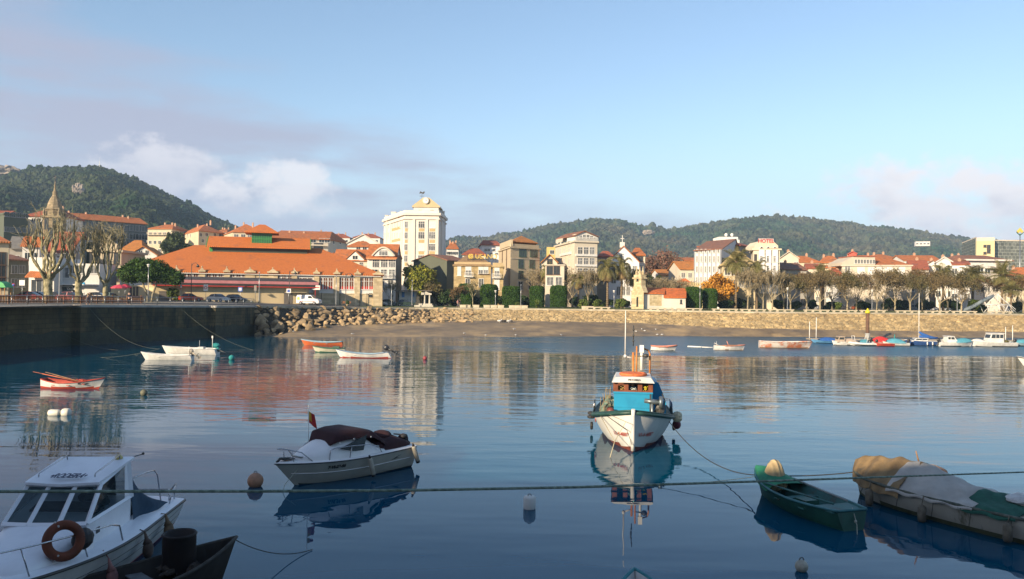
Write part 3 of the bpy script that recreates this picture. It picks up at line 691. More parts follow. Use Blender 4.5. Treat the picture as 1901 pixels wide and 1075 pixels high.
# church tower
b = Bld('church_tower', 'weathered stone church bell tower with belfry openings and a small spire', bx(76, 108, 190, 4.1, 8), 402, STONE, 'church tower')
b.cornice(.5, .35).cornice(.35, .25, z=b.h-9); b.win(0, [84, 99], [415], .9, 2.6, 'iron', 'belfry_opening').win(0, [92], [435], 1.2, 3.2, 'iron', 'belfry_opening').win(1, [107], [415], .9, 2.4, 'iron', 'belfry_opening')
cx_, cy_ = sum(x for x, y in b.L)/4, sum(y for x, y in b.L)/4; dm = MB()
zz = b.h+.2; dm.lathe([(1.9, 0), (1.9, 1.5), (2.1, 1.6), (1.7, 2.0), (1.5, 3.0), (1.05, 4.1), (.55, 5.0), (.5, 5.8), (.28, 6.2), (.2, 7.2), (.04, 8.6)], 10, (cx_, cy_, zz), sm=False)
for i in range(4):
    q = b.L[i]; fx, fy = cx_+(q[0]-cx_)*.86, cy_+(q[1]-cy_)*.86; dm.lathe([(.32, 0), (.32, .8), (.42, .9), (.18, 1.4), (.03, 2.2)], 6, (fx, fy, b.h+.2), sm=False)
dm.obj('spire', STONE, b.root); cr_ = MB(); cr_.box(-.05, .05, -.05, .05, 0, 1.3); cr_.box(-.35, .35, -.045, .045, .75, .86); cr_.obj('cross', IRON, b.root, (cx_, cy_, zz+8.5)); b.done()
b = Bld('house', 'red roofed house behind the church tower with a white wall', bx(45, 118, 225, 12, 6), 402, WHT); b.win(0, [60, 70], [408], 1.2, 1.0, 'dark').roof('hip', 388, RED, chim=[(.5, .5, .8), (.7, .5, .8)]).done()
# long slab
b = Bld('apartment_slab', 'long dark glazed apartment slab with an orange tiled roof on the hillside', bx(115, 270, 275, 13, 50), 411, plaster((.10, .12, .12)), 'apartment block')
for i in range(13):
    for j, z in enumerate((1.2, 4.2, 7.2)):
        t = .04+.92*i/12; a, c = b.P[0], b.P[1]; p = a+(c-a)*t; o = link('window', wmesh(3.2, 2.1, 'grey3'), b.root, (p.x-b.o.x, p.y-b.o.y, b.h-9.9+z)); o.rotation_euler = (0, 0, b.ang(0))
b.roof('gable', 399, ORG, chim=[(.15, .5, .5), (.35, .5, .5), (.8, .5, .6), (.85, .4, .6)]).done()
# houses around the planes
b = Bld('house', 'house with steep red roof and white wall behind the plane trees', bx(86, 133, 168, 11, 8), 470, WHT); b.win(0, [96, 110, 124], [481, 500], 1.2, 1.5, 'cur').roof('gable', 430, RED, axis='x').done()
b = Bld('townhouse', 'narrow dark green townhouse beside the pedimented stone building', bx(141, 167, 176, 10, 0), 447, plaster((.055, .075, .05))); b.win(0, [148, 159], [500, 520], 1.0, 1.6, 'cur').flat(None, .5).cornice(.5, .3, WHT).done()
b = Bld('shop_building', 'white single gabled shop with orange porch roof beside the dark street', bx(53, 100, 146, 9, -4), 483, WHT, 'shop'); b.win(0, [73], [532], 3.2, 2.6, 'dark3').win(0, [90], [527], 1.4, 2.0, 'dark').flat()
o = MB(); t_, p_ = b.hit(0, 54); zz = ZD(60, 508, p_.y)-b.base; o.add([(.2, -1.6, zz-.6), (4.6, -1.6, zz-.6), (4.6, 0, zz+.5), (.2, 0, zz+.5), (.2, -1.6, zz-.75), (4.6, -1.6, zz-.75), (4.6, 0, zz+.35), (.2, 0, zz+.35)], [(0, 1, 2, 3), (7, 6, 5, 4), (0, 4, 5, 1), (1, 5, 6, 2), (3, 7, 4, 0)]); o.obj('porch_roof', ORG, b.root); b.done()
b = Bld('shop_building', 'white two storey shop carrying a dark sign board with pale lettering', bx(97, 184, 148, 10, 0), 489, WHT, 'shop'); b.win(0, [110, 120], [506], 1.6, 2.0, 'cur').win(0, [134, 148, 174], [500], 1.3, 1.6, 'cur').win(0, [108, 128, 146], [551], 1.9, 1.6, 'dark')
b.slab('sign_board', 0, 98, 141, 530, 542, .25, paint((.03, .05, .045), .5, 'sign_green')); fr_ = MB()
t_, p_ = b.hit(0, 110); zt_ = ZD(120, 531.5, p_.y)-b.base; zb_ = ZD(120, 541, p_.y)-b.base; wz = zt_-zb_
fr_.box(0, 2.6, -.285, -.255, zt_-.07, zt_); fr_.box(0, 2.6, -.285, -.255, zb_, zb_+.07); fr_.obj('sign_border', WFRAME, b.root, (p_.x-b.o.x, p_.y-b.o.y, 0))
tt = text('ANTOLIN', 'sign_lettering', .62, WFRAME, b.root, .01, bold=.012); t_, p_ = b.hit(0, 126.5); tt.location = (p_.x-b.o.x, p_.y-b.o.y-.27, (zt_+zb_)/2); tt.rotation_euler = (PI/2, 0, 0)
lg = MB(); lg.torus((0, 0, 0), .2, .045, 16, 6); lg.obj('sign_emblem', WFRAME, b.root, (p_.x-b.o.x-1.75, p_.y-b.o.y-.28, (zt_+zb_)/2))
b.slab('blue_sign', 0, 149, 157, 524, 531, .1, paint((.03, .30, .55), .5, 'sign_blue')); b.slab('canopy', 0, 98, 182, 527, 529, 1.2, WFRAME); b.done()
b = Bld('stone_building', 'stone civic building with a curved pediment and tall brown windows', bx(165, 224, 172, 12, 2), 466, plaster((.40, .34, .24))); b.win(0, [178, 197, 216], [480], 1.3, 2.6, 'brown').win(0, [176, 216], [510], 1.2, 3.0, 'brown').cornice(.5, .5)
pd = MB(); wz = (b.P[1]-b.P[0]).length; arc = [(wz*.12, 0), (wz*.12, 1.2)]+[(wz*(.22+.56*t), 1.6+1.7*math.sin(PI*t)) for t in [i/8 for i in range(9)]]+[(wz*.88, 1.2), (wz*.88, 0)]
pd.prism(arc, -.1, .6, 'y'); o = pd.obj('pediment', b.wallm, b.root, (0, 0, b.h+.25)); o.rotation_euler = (0, 0, b.ang(0)); b.win(0, [188], [459], 1.5, 1.6, 'iron')
b.balcony(0, 197, 490, 2.4, .8, IRON).done()
b = Bld('kiosk_entrance', 'white colonnaded shop front with brown columns at the foot of the stone building', bx(181, 206, 160, 3, 0), 500, WHT, 'shop front')
for px in (185, 190, 196, 201): b.slab('column', 0, px-1, px+1, 508, 556, .2, BROWNF)
b.cornice(.4, .3).done()
b = Bld('house', 'orange roofed house with a small white gable left of the market roof', bx(218, 262, 215, 12, 6), 468, CREAM); b.roof('hip', 446, YOR).done()
b = Bld('house', 'small white gabled house peeking over the left end of the market roof', bx(240, 290, 200, 8, 0), 474, WHT); b.win(0, [260, 272], [468], 1.0, 1.0, 'dark').roof('gable', 458, YOR, axis='y').done()
# --- row of hillside flats
b = Bld('apartment_building', 'cream hillside flats with stacked terraces left of the big eucalyptus', bx(272, 318, 320, 14, -8), 425, CREAM); b.grid(0, 5, [b.h-2.6, b.h-6.0, b.h-9.3], 1.3, 1.4, 'dark').balcony(0, 283, 436, 5, 1.2, PALE).balcony(0, 305, 436, 5, 1.2, PALE).roof('hip', 417, ORG, chim=[(.3, .5, .8), (.6, .5, .8), (.8, .4, .8)]).done()
b = Bld('apartment_building', 'cream hillside flats with a low orange hip roof between eucalyptus and cupola', pp((332, 330), (367, 305), (414, 318), (380, 335)), 433, CREAM); b.win(0, [337, 347, 352], [437], 1.2, 1.3, 'dark').win(1, [371, 382, 397, 407], [436], 1.5, 1.4, 'dark').win(1, [375, 390, 405], [447], 1.5, 1.4, 'dark').roof('hip', 418, ORG, chim=[(.4, .4, .9), (.6, .6, .9), (.9, .5, .9)]).done()
b = Bld('apartment_building', 'cream hillside flats with a tall orange roof right behind the green cupola', pp((412, 318), (430, 300), (490, 302), (478, 320)), 434, CREAM); b.win(1, [437, 450, 462, 476], [438], 1.7, 1.4, 'cur').win(1, [440, 458, 474], [449], 1.7, 1.4, 'dark').roof('hip', 417, ORG, chim=[(.2, .3, 1.4), (.3, .5, 1.4), (.8, .6, 1.0)]).done()
b = Bld('terraced_flats', 'long cream terrace of flats with an orange roof and dark square windows', pp((494, 272), (608, 280), (645, 300), (520, 300)), 443, PALE, 'apartment block'); b.win(0, [514, 531, 543, 556, 568, 580, 596, 606], [446.5], 2.0, 1.5, 'dark').win(0, [520, 545, 568, 590], [457], 3.2, 2.2, 'brown3').slab('balcony_band', 0, 496, 607, 451, 453.5, 1.2, PALE)
b.win(1, [618, 630], [450], 1.6, 1.4, 'dark').roof('hip', 429, ORG, inset=.12, chim=[(.3, .3, .8), (.55, .25, .8), (.1, .6, .8), (.8, .5, .8)]).done()
for i, (x0, x1, yt, yp, D, m_, lb) in enumerate([(560, 612, 438, 432, 380, ORG, 'distant house behind the long cream terrace with a plain orange roof'), (600, 648, 441, 434, 400, RED, 'distant red roofed house above the right end of the cream terrace'), (655, 704, 441, 434, 380, RED, 'distant house with red roof and chimneys left of the clock tower building'),
                                                 (398, 420, 431, 425, 390, ORG, 'distant orange roof between two blocks of hillside flats'), (486, 498, 436, 427, 350, RED, 'narrow distant red roofed house between two hillside blocks'), (828, 850, 462, 450, 300, ORG, 'distant orange roofed house just right of the clock tower building')]):
    b = Bld('house', lb, bx(x0, x1, D, 14, 3), yt, WHT); b.grid(0, 4, [b.h-2.2], 1.2, 1.2, 'dark').roof('hip', yp, m_, chim=[(.25, .5, .7), (.5, .4, .7), (.75, .5, .7)]).done()
b = Bld('house', 'house with a wide pale gable wall left of the clock tower building', bx(644, 702, 262, 12, 0), 452, WHT); b.win(0, [672], [449], 1.0, 1.0, 'dark').roof('gable', 437, plaster((.6, .56, .5)), axis='y').done()
b = Bld('house', 'small orange roofed house in front of the wide pale gable', bx(645, 690, 240, 9, 0), 458, WHT); b.win(0, [664, 676], [462], 1.3, 1.3, 'dark').roof('hip', 448, ORG).done()
# --- dormer house and glazed house beside the tower
b = Bld('dormer_house', 'cream house with orange roof, white dormer gable and balustraded balcony', bx(621, 684, 212, 10, 4), 484, PALE, 'house'); b.win(0, [629, 641, 670], [492], 1.1, 1.5, 'dark').win(0, [630, 650, 670], [505], 1.1, 1.5, 'dark').roof('gable', 463, ORG)
mb = MB(); t_, p_ = b.hit(0, 659); zz = ZD(659, 483, 211)-b.base; mb.prism([(-2.3, 0), (2.3, 0), (2.3, .2), (0, 2.3), (-2.3, .2)], -.4, 4, 'y'); o = mb.obj('dormer', WHT, b.root, (p_.x-b.o.x, p_.y-b.o.y, zz)); link('window', wmesh(1.5, 1.1, 'dark'), o, (0, -.4, .2))
mb = MB(); mb.prism([(-2.6, .1), (0, 2.5), (2.6, .1), (2.6, .3), (0, 2.75), (-2.6, .3)][::-1], -.7, 3.8, 'y'); mb.obj('dormer_roof', ORG, b.root, (p_.x-b.o.x, p_.y-b.o.y, zz))
b.balcony(0, 660, 497, 7, 1.0, WHT).done()
b = Bld('stepped_gable', 'white stepped gable house with pinnacles beside the dormer house', bx(603, 634, 218, 8, 0), 489, WHT, 'house'); b.win(0, [627], [480], .8, 1.2, 'dark').roof('gable', 470, ORG, axis='y').done()
b = Bld('glazed_house', 'white three storey house with glazed galleries and a lens shaped roof dormer', bx(681, 734, 198, 13, 0), 480, WHT, 'house'); b.slab('eave', 0, 680, 735, 479.5, 481.5, .7, plaster((.5, .25, .12)))
b.win(0, [697, 712.5, 727], [489], 1.75, 2.0, 'gal3').win(0, [695], [508], 1.6, 2.2, 'dark').win(0, [712, 727], [508], 1.6, 2.2, 'gal2').win(0, [690, 708, 725], [528], 1.4, 2.2, 'cur').balcony(0, 712, 516, 4.5, .9, WFRAME).roof('gable', 453, ORG)
mb = MB(); n_ = 12; arc = [(-2.6+5.2*i/n_, 1.9*math.sin(PI*i/n_)) for i in range(n_+1)]; mb.prism(arc, -.2, 5, 'y'); t_, p_ = b.hit(0, 711); zz = ZD(711, 475.5, 198)-b.base
o = mb.obj('dormer', WHT, b.root, (p_.x-b.o.x, p_.y-b.o.y, zz)); link('window', wmesh(2.2, 1.35, 'gal3'), o, (0, -.2, .12))
mb = MB(); mb.prism([(x*1.12, z*1.15+.15) for x, z in arc]+[(x*1.02, z*1.03) for x, z in arc[::-1]], -.5, 4.8, 'y'); mb.obj('dormer_roof', PALE, b.root, (p_.x-b.o.x, p_.y-b.o.y, zz)); b.done()
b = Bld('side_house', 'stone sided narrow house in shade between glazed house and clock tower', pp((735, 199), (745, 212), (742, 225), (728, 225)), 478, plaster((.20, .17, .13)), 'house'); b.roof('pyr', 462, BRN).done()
# --- clock tower building
TW = plaster((.64, .60, .53)); TWO = plaster((.46, .35, .17)); TWW = plaster((.66, .63, .56))
b = Bld('clock_tower_building', 'tall cream corner apartment block topped by a pedimented clock attic', pp((711, 258), (750, 235), (813, 235), (826, 250), (790, 275), (740, 275)), 404, TW, 'apartment block')
rows = [417, 437, 459, 480, 501, 522]
b.cornice(.7, .6).cornice(.3, .35, z=b.h-1.4)
b.win(1, [752.5], rows, 1.05, 1.9, 'cur').win(1, [781], [417, 437], 1.95, 2.0, 'gal3').win(1, [781], [480, 501], 1.95, 2.0, 'gal3').win(1, [781], [459], 2.0, 2.1, 'blind').win(1, [801], [437, 459, 501], 1.95, 2.0, 'gal3').win(1, [801], [417, 480], 2.0, 2.1, 'blind')
for y in [427, 448, 469.5, 490.5, 511]: b.slab('spandrel', 1, 776, 786.5, y-2.8, y+2.8, .06, TWO); b.slab('spandrel', 1, 796, 806.5, y-2.8, y+2.8, .06, TWO); b.slab('spandrel', 1, 749.8+.6, 755.5, y-3, y+3, .05, TWO)
for px in (767, 791, 810.5): b.slab('pilaster', 1, px-2.2, px+2.2, 407, 545, .30, TW)
b.win(0, [713.5, 719.5, 727, 731.5, 736, 741.5], rows, .8, 1.8, 'cur')
for px in (716.5, 724, 745): b.slab('pilaster', 0, px-1, px+1, 410, 545, .25, TW)
for y in [427, 448, 469.5, 490.5]: b.slab('spandrel', 0, 726, 742, y-2.5, y+2.5, .05, TWO)
b.slab('pilaster', 2, 817, 822, 404, 545, .35, TW)
b.grid(2, 1, [b.h-4-3.4*i for i in range(7)], 1.2, 1.8, 'grey')
b.flat(TWW, 1.1)
# attic with pediment
az0 = b.h; x0 = XD(766, 239)-b.o.x; x1 = XD(812, 239)-b.o.x; y0 = 239-b.o.y; hA = ZD(790, 385, 239)-b.base
mb = MB(); mb.box(x0, x1, y0, y0+9, az0, hA); wA = x1-x0; pkz = ZD(788, 367, 239)-b.base
at = mb.obj('attic', TWW, b.root)
for px in (778, 800): link('window', wmesh(1.15, 2.1, 'cur'), at, (XD(px, 239)-b.o.x, y0, ZD(px, 395.5, 239)-b.base-1.05))
mb = MB(); ov = .5; mb.prism([(x0-ov, hA), (x1+ov, hA), (x1+ov, hA+.35), ((x0+x1)/2+.9, pkz), ((x0+x1)/2-.9, pkz), (x0-ov, hA+.35)], y0-.3, y0+9.4, 'y'); mb.obj('pediment', plaster((.50, .40, .23)), b.root)
mb = MB(); wv = XD(766, 239)-XD(752, 239); mb.box(x0-wv, x0-.01, y0+2, y0+8, az0, hA-2.2); mb.obj('attic_wing', TWW, b.root)
mb = MB(); mb.prism([(x0-wv-2.6, hA-3.0), (x0-.02, hA-1.9), (x0-.02, hA-1.6), (x0-wv-2.6, hA-2.7)], y0+1.5, y0+8, 'y'); mb.obj('wing_roof', paint((.30, .05, .05), .7, 'red_roof'), b.root)
# clock
ck = MB(); r_ = 5.0/1500*239*.98; ck.lathe([(r_*1.22, 0), (r_*1.22, .45), (r_*1.05, .55), (r_, .5)], 28, (0, 0, 0), 1, 'y', False)
ck.v = [(x, -y, z) for x, y, z in ck.v]
cc = (XD(789, 239)-b.o.x, y0-.25, ZD(789, 373, 239)-b.base); clock = ck.obj('clock_surround', [WFRAME, plaster((.62, .58, .48))], b.root, cc)
ck = MB(); ck.lathe([(r_*.98, .50), (r_*.98, .56)], 28, (0, 0, 0), 0, 'y', False); 
for i in range(12):
    a = i*PI/6; ck.add([(r_*.78*math.sin(a)-.03*math.cos(a), .575, r_*.78*math.cos(a)+.03*math.sin(a)), (r_*.78*math.sin(a)+.03*math.cos(a), .575, r_*.78*math.cos(a)-.03*math.sin(a)), (r_*.92*math.sin(a)+.03*math.cos(a), .575, r_*.92*math.cos(a)-.03*math.sin(a)), (r_*.92*math.sin(a)-.03*math.cos(a), .575, r_*.92*math.cos(a)+.03*math.sin(a))], [(0, 1, 2, 3)], 1)
ck.v = [(x, -y, z) for x, y, z in ck.v]; ck.obj('clock_face', [paint((.78, .77, .74), .5, 'clock_white'), DARKM], clock)
ck = MB(); ck.box(-.035, .035, -.60, -.585, -.1, r_*.75); ck.box(-.1, r_*.5, -.615, -.602, -.045, .045); ck.obj('clock_hands', DARKM, clock)
# weather vane and rooftop bits
vv_ = MB(); vv_.tube([(0, 0, -1.5), (0, 0, 2.6)], .05); vv_.box(-.7, .7, -.03, .03, 1.4, 1.5); vv_.prism([(-.8, 2.2), (-.1, 2.3), (.5, 2.05), (.9, 2.7), (.6, 2.9), (.2, 2.55), (-.5, 2.9)], -.03, .03, 'y'); vv_.obj('weather_vane', IRON, b.root, (XD(781, 243)-b.o.x, y0+4, pkz-.5))
for px, y, w, h in [(729, 400, 1.5, 2.6), (737, 402, 1.0, 1.3), (745, 400, 1.2, 1.8), (760, 398, 1.2, 1.4), (716, 404, .9, 1.5), (820, 402, 1.1, 2.0)]:
    q = MB(); q.box(-w/2, w/2, -.6, .6, 0, h); q.box(-w/2-.12, w/2+.12, -.72, .72, h, h+.15); D_ = 256 if px < 735 else 247; q.obj('roof_stack', TWW, b.root, (XD(px, D_)-b.o.x, D_-b.o.y, b.h))
b.done()
# --- houses right of the tower
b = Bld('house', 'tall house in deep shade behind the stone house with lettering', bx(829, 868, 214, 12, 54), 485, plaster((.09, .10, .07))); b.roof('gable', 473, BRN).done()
b = Bld('house', 'house with red hip roof behind the yellow roof lettering', bx(858, 900, 240, 12, 0), 473, WHT); b.win(0, [868, 880], [478], 1.2, 1.2).roof('hip', 461, RED).done()
b = Bld('house', 'bright white house with tiny windows and red roof behind the stone house', bx(892, 928, 252, 12, 6), 455, plaster((.68, .68, .68))); b.win(0, [901, 906, 916], [464], 1.0, .9, 'dark').win(0, [898, 911, 921], [471], 1.0, .6, 'dark').roof('hip', 446, RED, inset=.2).done()
SB = plaster((.43, .33, .18)); SB2 = mk('ochre_ashlar', (.43, .33, .17), (.32, .24, .12), scale=.8, rough=.9, bump=.02, brick=(1.1, .5, .02, .7), stain=((.20, .15, .07), .5, .60))
b = Bld('stone_house', 'wide ochre stone house with white balconies and yellow letters on its roof', pp((842, 190), (911, 190), (911, 204), (845, 204)), 493, SB2, 'house')
b.win(0, [852], [503], .9, 2.2, 'blind').win(0, [869], [503], 1.4, 2.3, 'half').win(0, [892, 901.5], [502], 1.15, 1.7, 'half').win(0, [893, 868], [525], 1.2, 2.0, 'cur').balcony(0, 870, 513.5, 2.1, .8).cornice(.35, .3).slab('flower_ledge', 0, 888, 908, 508.5, 509.5, .35, BROWNF)
b.slab('attic_band', 0, 842.5, 910.5, 486, 492.5, -.3, SB, 1.5)
b.roof('hip', 474, mk('old_tile', (.30, .19, .09), (.20, .13, .07), scale=1.2, rough=.9, waves=('x', 3)), inset=.3, over=.3)
mb = MB(); D_ = 193; zz = ZD(895, 481.5, D_)-b.base; 
for px in (868, 880, 893, 906, 920): mb.tube([(XD(px, D_)-b.o.x, 3.0, zz-2.0), (XD(px, D_)-b.o.x, 3.0, zz+1.5)], .05, 5)
mb.box(XD(867, D_)-b.o.x, XD(921, D_)-b.o.x, 3.0, 3.06, zz-.1, zz); mb.obj('sign_frame', IRON, b.root)
YL = paint((.62, .44, .08), .5, 'sign_yellow'); tt = text('C USANO', 'roof_lettering', 1.55, YL, b.root, .06); tt.location = (XD(896, D_)-b.o.x, 2.9, zz+.65); tt.rotation_euler = (PI/2, 0, 0)
mb = MB(); mb.torus((0, 0, 0), .5, .12, 18, 6); mb.torus((0, .05, 0), .2, .1, 12, 6); mb.obj('roof_sign_emblem', YL, b.root, (XD(873, D_)-b.o.x, 2.86, zz+.65)); b.done()
b = Bld('stone_house', 'narrow ochre stone house wing with one white balcony beside the wide one', pp((914, 189), (934, 189), (933, 203), (914, 203)), 495, SB2, 'house')
b.win(0, [922], [504], 1.2, 2.4, 'half').win(0, [922], [528], 1.3, 2.4, 'blind').balcony(0, 921.5, 515.5, 2.1, .8).cornice(.35, .25).flat(SB, .9).done()
b = Bld('corner_block', 'beige corner block with green framed glazing and an orange hip roof', pp((925, 218), (947, 200), (1001, 206), (985, 224)), 463, BEIGE); b.cornice(.35, .3)
b.win(0, [932, 940], [472], .9, 2.6, 'brown').win(0, [932, 940], [491], .9, 2.6, 'brown').win(1, [969.5, 990], [464+5.5], 2.4, 2.0, 'green4').win(1, [966.5], [489.5], 1.7, 2.2, 'green2').win(1, [987], [489.5], 1.7, 2.2, 'green2').win(1, [966.5, 987], [510], 1.6, 2.0, 'green2').slab('floor_band', 1, 947.5, 1000, 479, 480, .12, PALE)
b.win(1, [966, 985], [530], 1.6, 2.2, 'dark'); b.slab('attic_wall', 1, 948, 1000, 452, 461.5, -.1, BEIGE, .6); b.slab('attic_wall', 0, 926, 946.6, 452.5, 463, -.1, BEIGE, .6)
b.roof('hip', 437, YOR, inset=.38, over=-.4, zpk=None)
b.roofo.location.z = ZD(960, 452, 205)-ZD(960, 463, 205); b.roofo.scale = (1, 1, .55*1); b.roofo.location.z += b.h*.45
b.done()
b = Bld('low_block', 'small pale house with a slanted gable left of the galleried block', bx(1012, 1047, 186, 10, 0), 492, PALE, 'house'); b.win(0, [1020, 1033], [502], 1.5, 2.0, 'brown').win(0, [1021, 1037], [522], 1.6, 2.0, 'cur').cornice(.25, .25).done()
b = Bld('house', 'pale gabled house with a brown window above the low pale house', bx(1005, 1034, 205, 9, 0), 488, PALE); b.win(0, [1020], [486], 1.4, 1.5, 'brown').roof('gable', 473, YOR, axis='y').done()
b = Bld('house', 'small yellow block behind the pale gabled house', bx(1014, 1034, 232, 9, 0), 462, plaster((.55, .42, .15))); b.win(0, [1024], [468], 1.3, 1.2, 'dark').flat().done()
b = Bld('galleried_block', 'tall cream block with white glazed galleries and an arched attic gable', pp((1030, 222), (1066, 201), (1108, 203), (1102, 224)), 453, PALE); b.cornice(.4, .4)
b.win(1, [1076, 1087, 1098], [466], 1.35, 2.0, 'gal2').win(1, [1076, 1087, 1098], [486], 1.35, 2.0, 'gal2').win(1, [1076, 1087, 1098], [505], 1.35, 2.0, 'gal2').win(1, [1076, 1087, 1098], [525], 1.35, 2.0, 'gal2')
for y in (473.5, 492.5, 512): b.slab('gallery_parapet', 1, 1067.5, 1107, y-2.2, y+1.8, .35, WFRAME)
b.win(0, [1040, 1047, 1056], [467, 487, 507], 1.2, 1.8, 'cur').slab('side_parapet', 0, 1040, 1060, 471.5, 476, .3, WFRAME); b.win(0, [1034, 1040, 1046, 1052, 1059], [450.5-1], .8, .8, 'dark')
b.slab('attic_wall', 0, 1030.3, 1066, 445, 452, -.05, PALE, .6)
mb = MB(); t0, p0 = b.hit(1, 1066); t1, p1 = b.hit(1, 1108); wz = (p1-p0).length; hz_ = ZD(1085, 436, 202)-ZD(1085, 453, 202)
mb.prism([(0, 0), (wz, 0), (wz, hz_*.45), (wz*.42, hz_), (0, hz_*.45)], .05, 5, 'y'); o = mb.obj('attic_gable', WHT, b.root, (p0.x-b.o.x, p0.y-b.o.y, b.h+.2)); o.rotation_euler = (0, 0, b.ang(1))
for i in range(6):
    u = .10+.16*i; hw = (hz_*.4 if i in (0, 5) else hz_*.62 if i in (1, 4) else hz_*.78); w_ = link('window', wmesh(.85, round(hw*.62, 2), 'dark'), o, (wz*u, .05, hz_*.22))
mb = MB(); n_ = 20
for i in range(n_+1): mb.box(wz*i/n_-.05, wz*i/n_+.05, -.35, -.27, 0, .8)
mb.box(0, wz, -.38, -.24, .8, .9); mb.obj('balustrade', WFRAME, o)
mb = MB(); mb.prism([(-.3, hz_*.45), (wz*.42, hz_+.05), (wz+.3, hz_*.45), (wz+.3, hz_*.45+.2), (wz*.42, hz_+.28), (-.3, hz_*.45+.2)], -.3, 12, 'y'); mb.obj('roof', BRN, o); b.done()
# --- white gabled building and neighbours
b = Bld('gabled_building', 'white building with a broad gable and cross shaped finial between palms', bx(1128, 1186, 212, 14, 0), 487, plaster((.66, .66, .66))); b.win(0, [1152], [478], .9, 1.8, 'dark').win(0, [1139, 1166, 1178], [500, 520], 1.3, 1.8, 'gal2').win(0, [1148, 1157, 1166], [540], 1.1, 2.4, 'cur').roof('gable', 459, ORG, axis='y', over=.25)
mb = MB(); mb.box(-.6, .6, -.2, .6, 0, 1.4); mb.box(-.08, .08, 0, .1, 1.4, 3.2); mb.box(-.5, .5, .01, .09, 2.3, 2.45); mb.obj('finial', WHT, b.root, (XD(1154.5, 212)-b.o.x, .1, ZD(1154, 459.5, 212)-b.base)); b.done()
b = Bld('house', 'low orange roofed wing left of the white gabled building', bx(1108, 1140, 225, 12, 0), 477, PALE); b.win(0, [1116, 1126], [484], 1.3, 1.4).win(0, [1116, 1126], [500, 520], 1.3, 1.4).roof('hip', 466, RED).done()
b = Bld('house', 'orange roofed wing with a brown window band right of the white gabled building', bx(1170, 1197, 216, 12, 0), 474, PALE); b.win(0, [1178, 1189], [481], 1.3, 1.3, 'brown').win(0, [1178, 1189], [497, 515, 533], 1.3, 1.6, 'cur').roof('hip', 460, ORG).done()
# chapel
CH = mk('chapel_granite', (.56, .47, .30), (.42, .34, .20), scale=1.2, rough=.9, bump=.03, bscale=4, brick=(.8, .42, .02, .72), stain=((.40, .30, .08), .5, .58)); CHW = plaster((.62, .57, .50))
b = Bld('chapel', 'small stone chapel with a pinnacled bell gable and bright orange roof', pp((1172, 176), (1195, 172.5), (1199, 184), (1176, 187)), 543, CH, 'chapel'); wz = (b.P[1]-b.P[0]).length
mb = MB(); zc = ZD(1183, 530, 174)-b.base; zb = ZD(1183, 515, 174)-b.base; mb.prism([(0, b.h-.01), (wz, b.h-.01), (wz*.80, zc), (wz*.80, zb-.3), (wz*.20, zb-.3), (wz*.20, zc)], 0, 1.2, 'y'); o = mb.obj('bell_gable', CH, b.root); o.rotation_euler = (0, 0, b.ang(0))
mb = MB(); mb.box(wz*.12, wz*.88, -.2, 1.4, zb-.3, zb); mb.box(wz*.2, wz*.8, -.05, 1.25, zb, zb+.6)
for u in (.25, .5, .75): mb.lathe([(.28, 0), (.28, .5), (.36, .6), (.12, 1.0), (.12, 1.4), (.02, 1.9)], 6, (wz*u, .6, zb+.55), sm=False)
o2 = mb.obj('bell_turret', CH, b.root); o2.rotation_euler = (0, 0, b.ang(0)); b.win(0, [1183.5], [560], .55, 2.0, 'iron', 'slit_window').win(0, [1183.5], [518], .6, .9, 'iron', 'belfry_opening').done()
b = Bld('chapel_nave', 'nave wall of the chapel with whitewashed and bare stone patches', pp((1196, 173.5), (1233, 174.5), (1236, 184), (1199, 184)), 545, CHW, 'chapel'); b.slab('bare_stone_patch', 0, 1206, 1228, 547, 567.5, .05, CH); b.roof('gable', 534, tile((.60, .15, .03)), over=.25).done()
b = Bld('chapel_sacristy', 'lower white annex at the far end of the chapel with orange roof', pp((1233, 173.2), (1273, 173.2), (1273, 184.5), (1234, 184.5)), 552.5, CHW, 'chapel'); b.win(0, [1264.5], [560], .4, .9, 'iron').roof('gable', 535, tile((.60, .15, .03)), over=.25).done()
b = Bld('crenellated_house', 'low house with battlements and a small orange roof behind the chapel', bx(1243, 1306, 205, 10, 0), 531, plaster((.52, .44, .24)), 'house'); mb = MB(); wz = (b.P[1]-b.P[0]).length
for i in range(16): mb.box(wz*(i+.15)/16, wz*(i+.65)/16, -.02, .4, 0, .95)
mb.obj('battlement', b.wallm, b.root, (0, 0, b.h)); b.win(0, [1252, 1268, 1285], [542], 1.2, 1.6, 'cur').cornice(.25, .2); mb = MB(); x_ = XD(1277, 205)-b.o.x; mb.prism([(x_-2.2, .0), (x_+2.2, 0), (x_+2.2, .6), (x_, 2.0), (x_-2.2, .6)], 3, 8, 'y'); mb.obj('roof', tile((.60, .15, .03)), b.root, (0, 0, b.h)); b.done()
for lb, x0, x1, yt, yp, D_, m_, wl in [('pale house with an ochre sloping roof behind the orange tree', 1262, 1312, 500, 485, 222, YOR, PALE), ('long low orange roofed house left of the white striped block', 1270, 1300, 484, 478, 250, ORG, PALE), ('white walled house with orange roof behind the battlements', 1225, 1262, 512, 500, 235, YOR, WHT)]:
    b = Bld('house', lb, bx(x0, x1, D_, 12, 4), yt, wl); b.grid(0, 4, [b.h-2.4, b.h-5.6], 1.2, 1.5, 'cur').roof('gable', yp, m_).done()
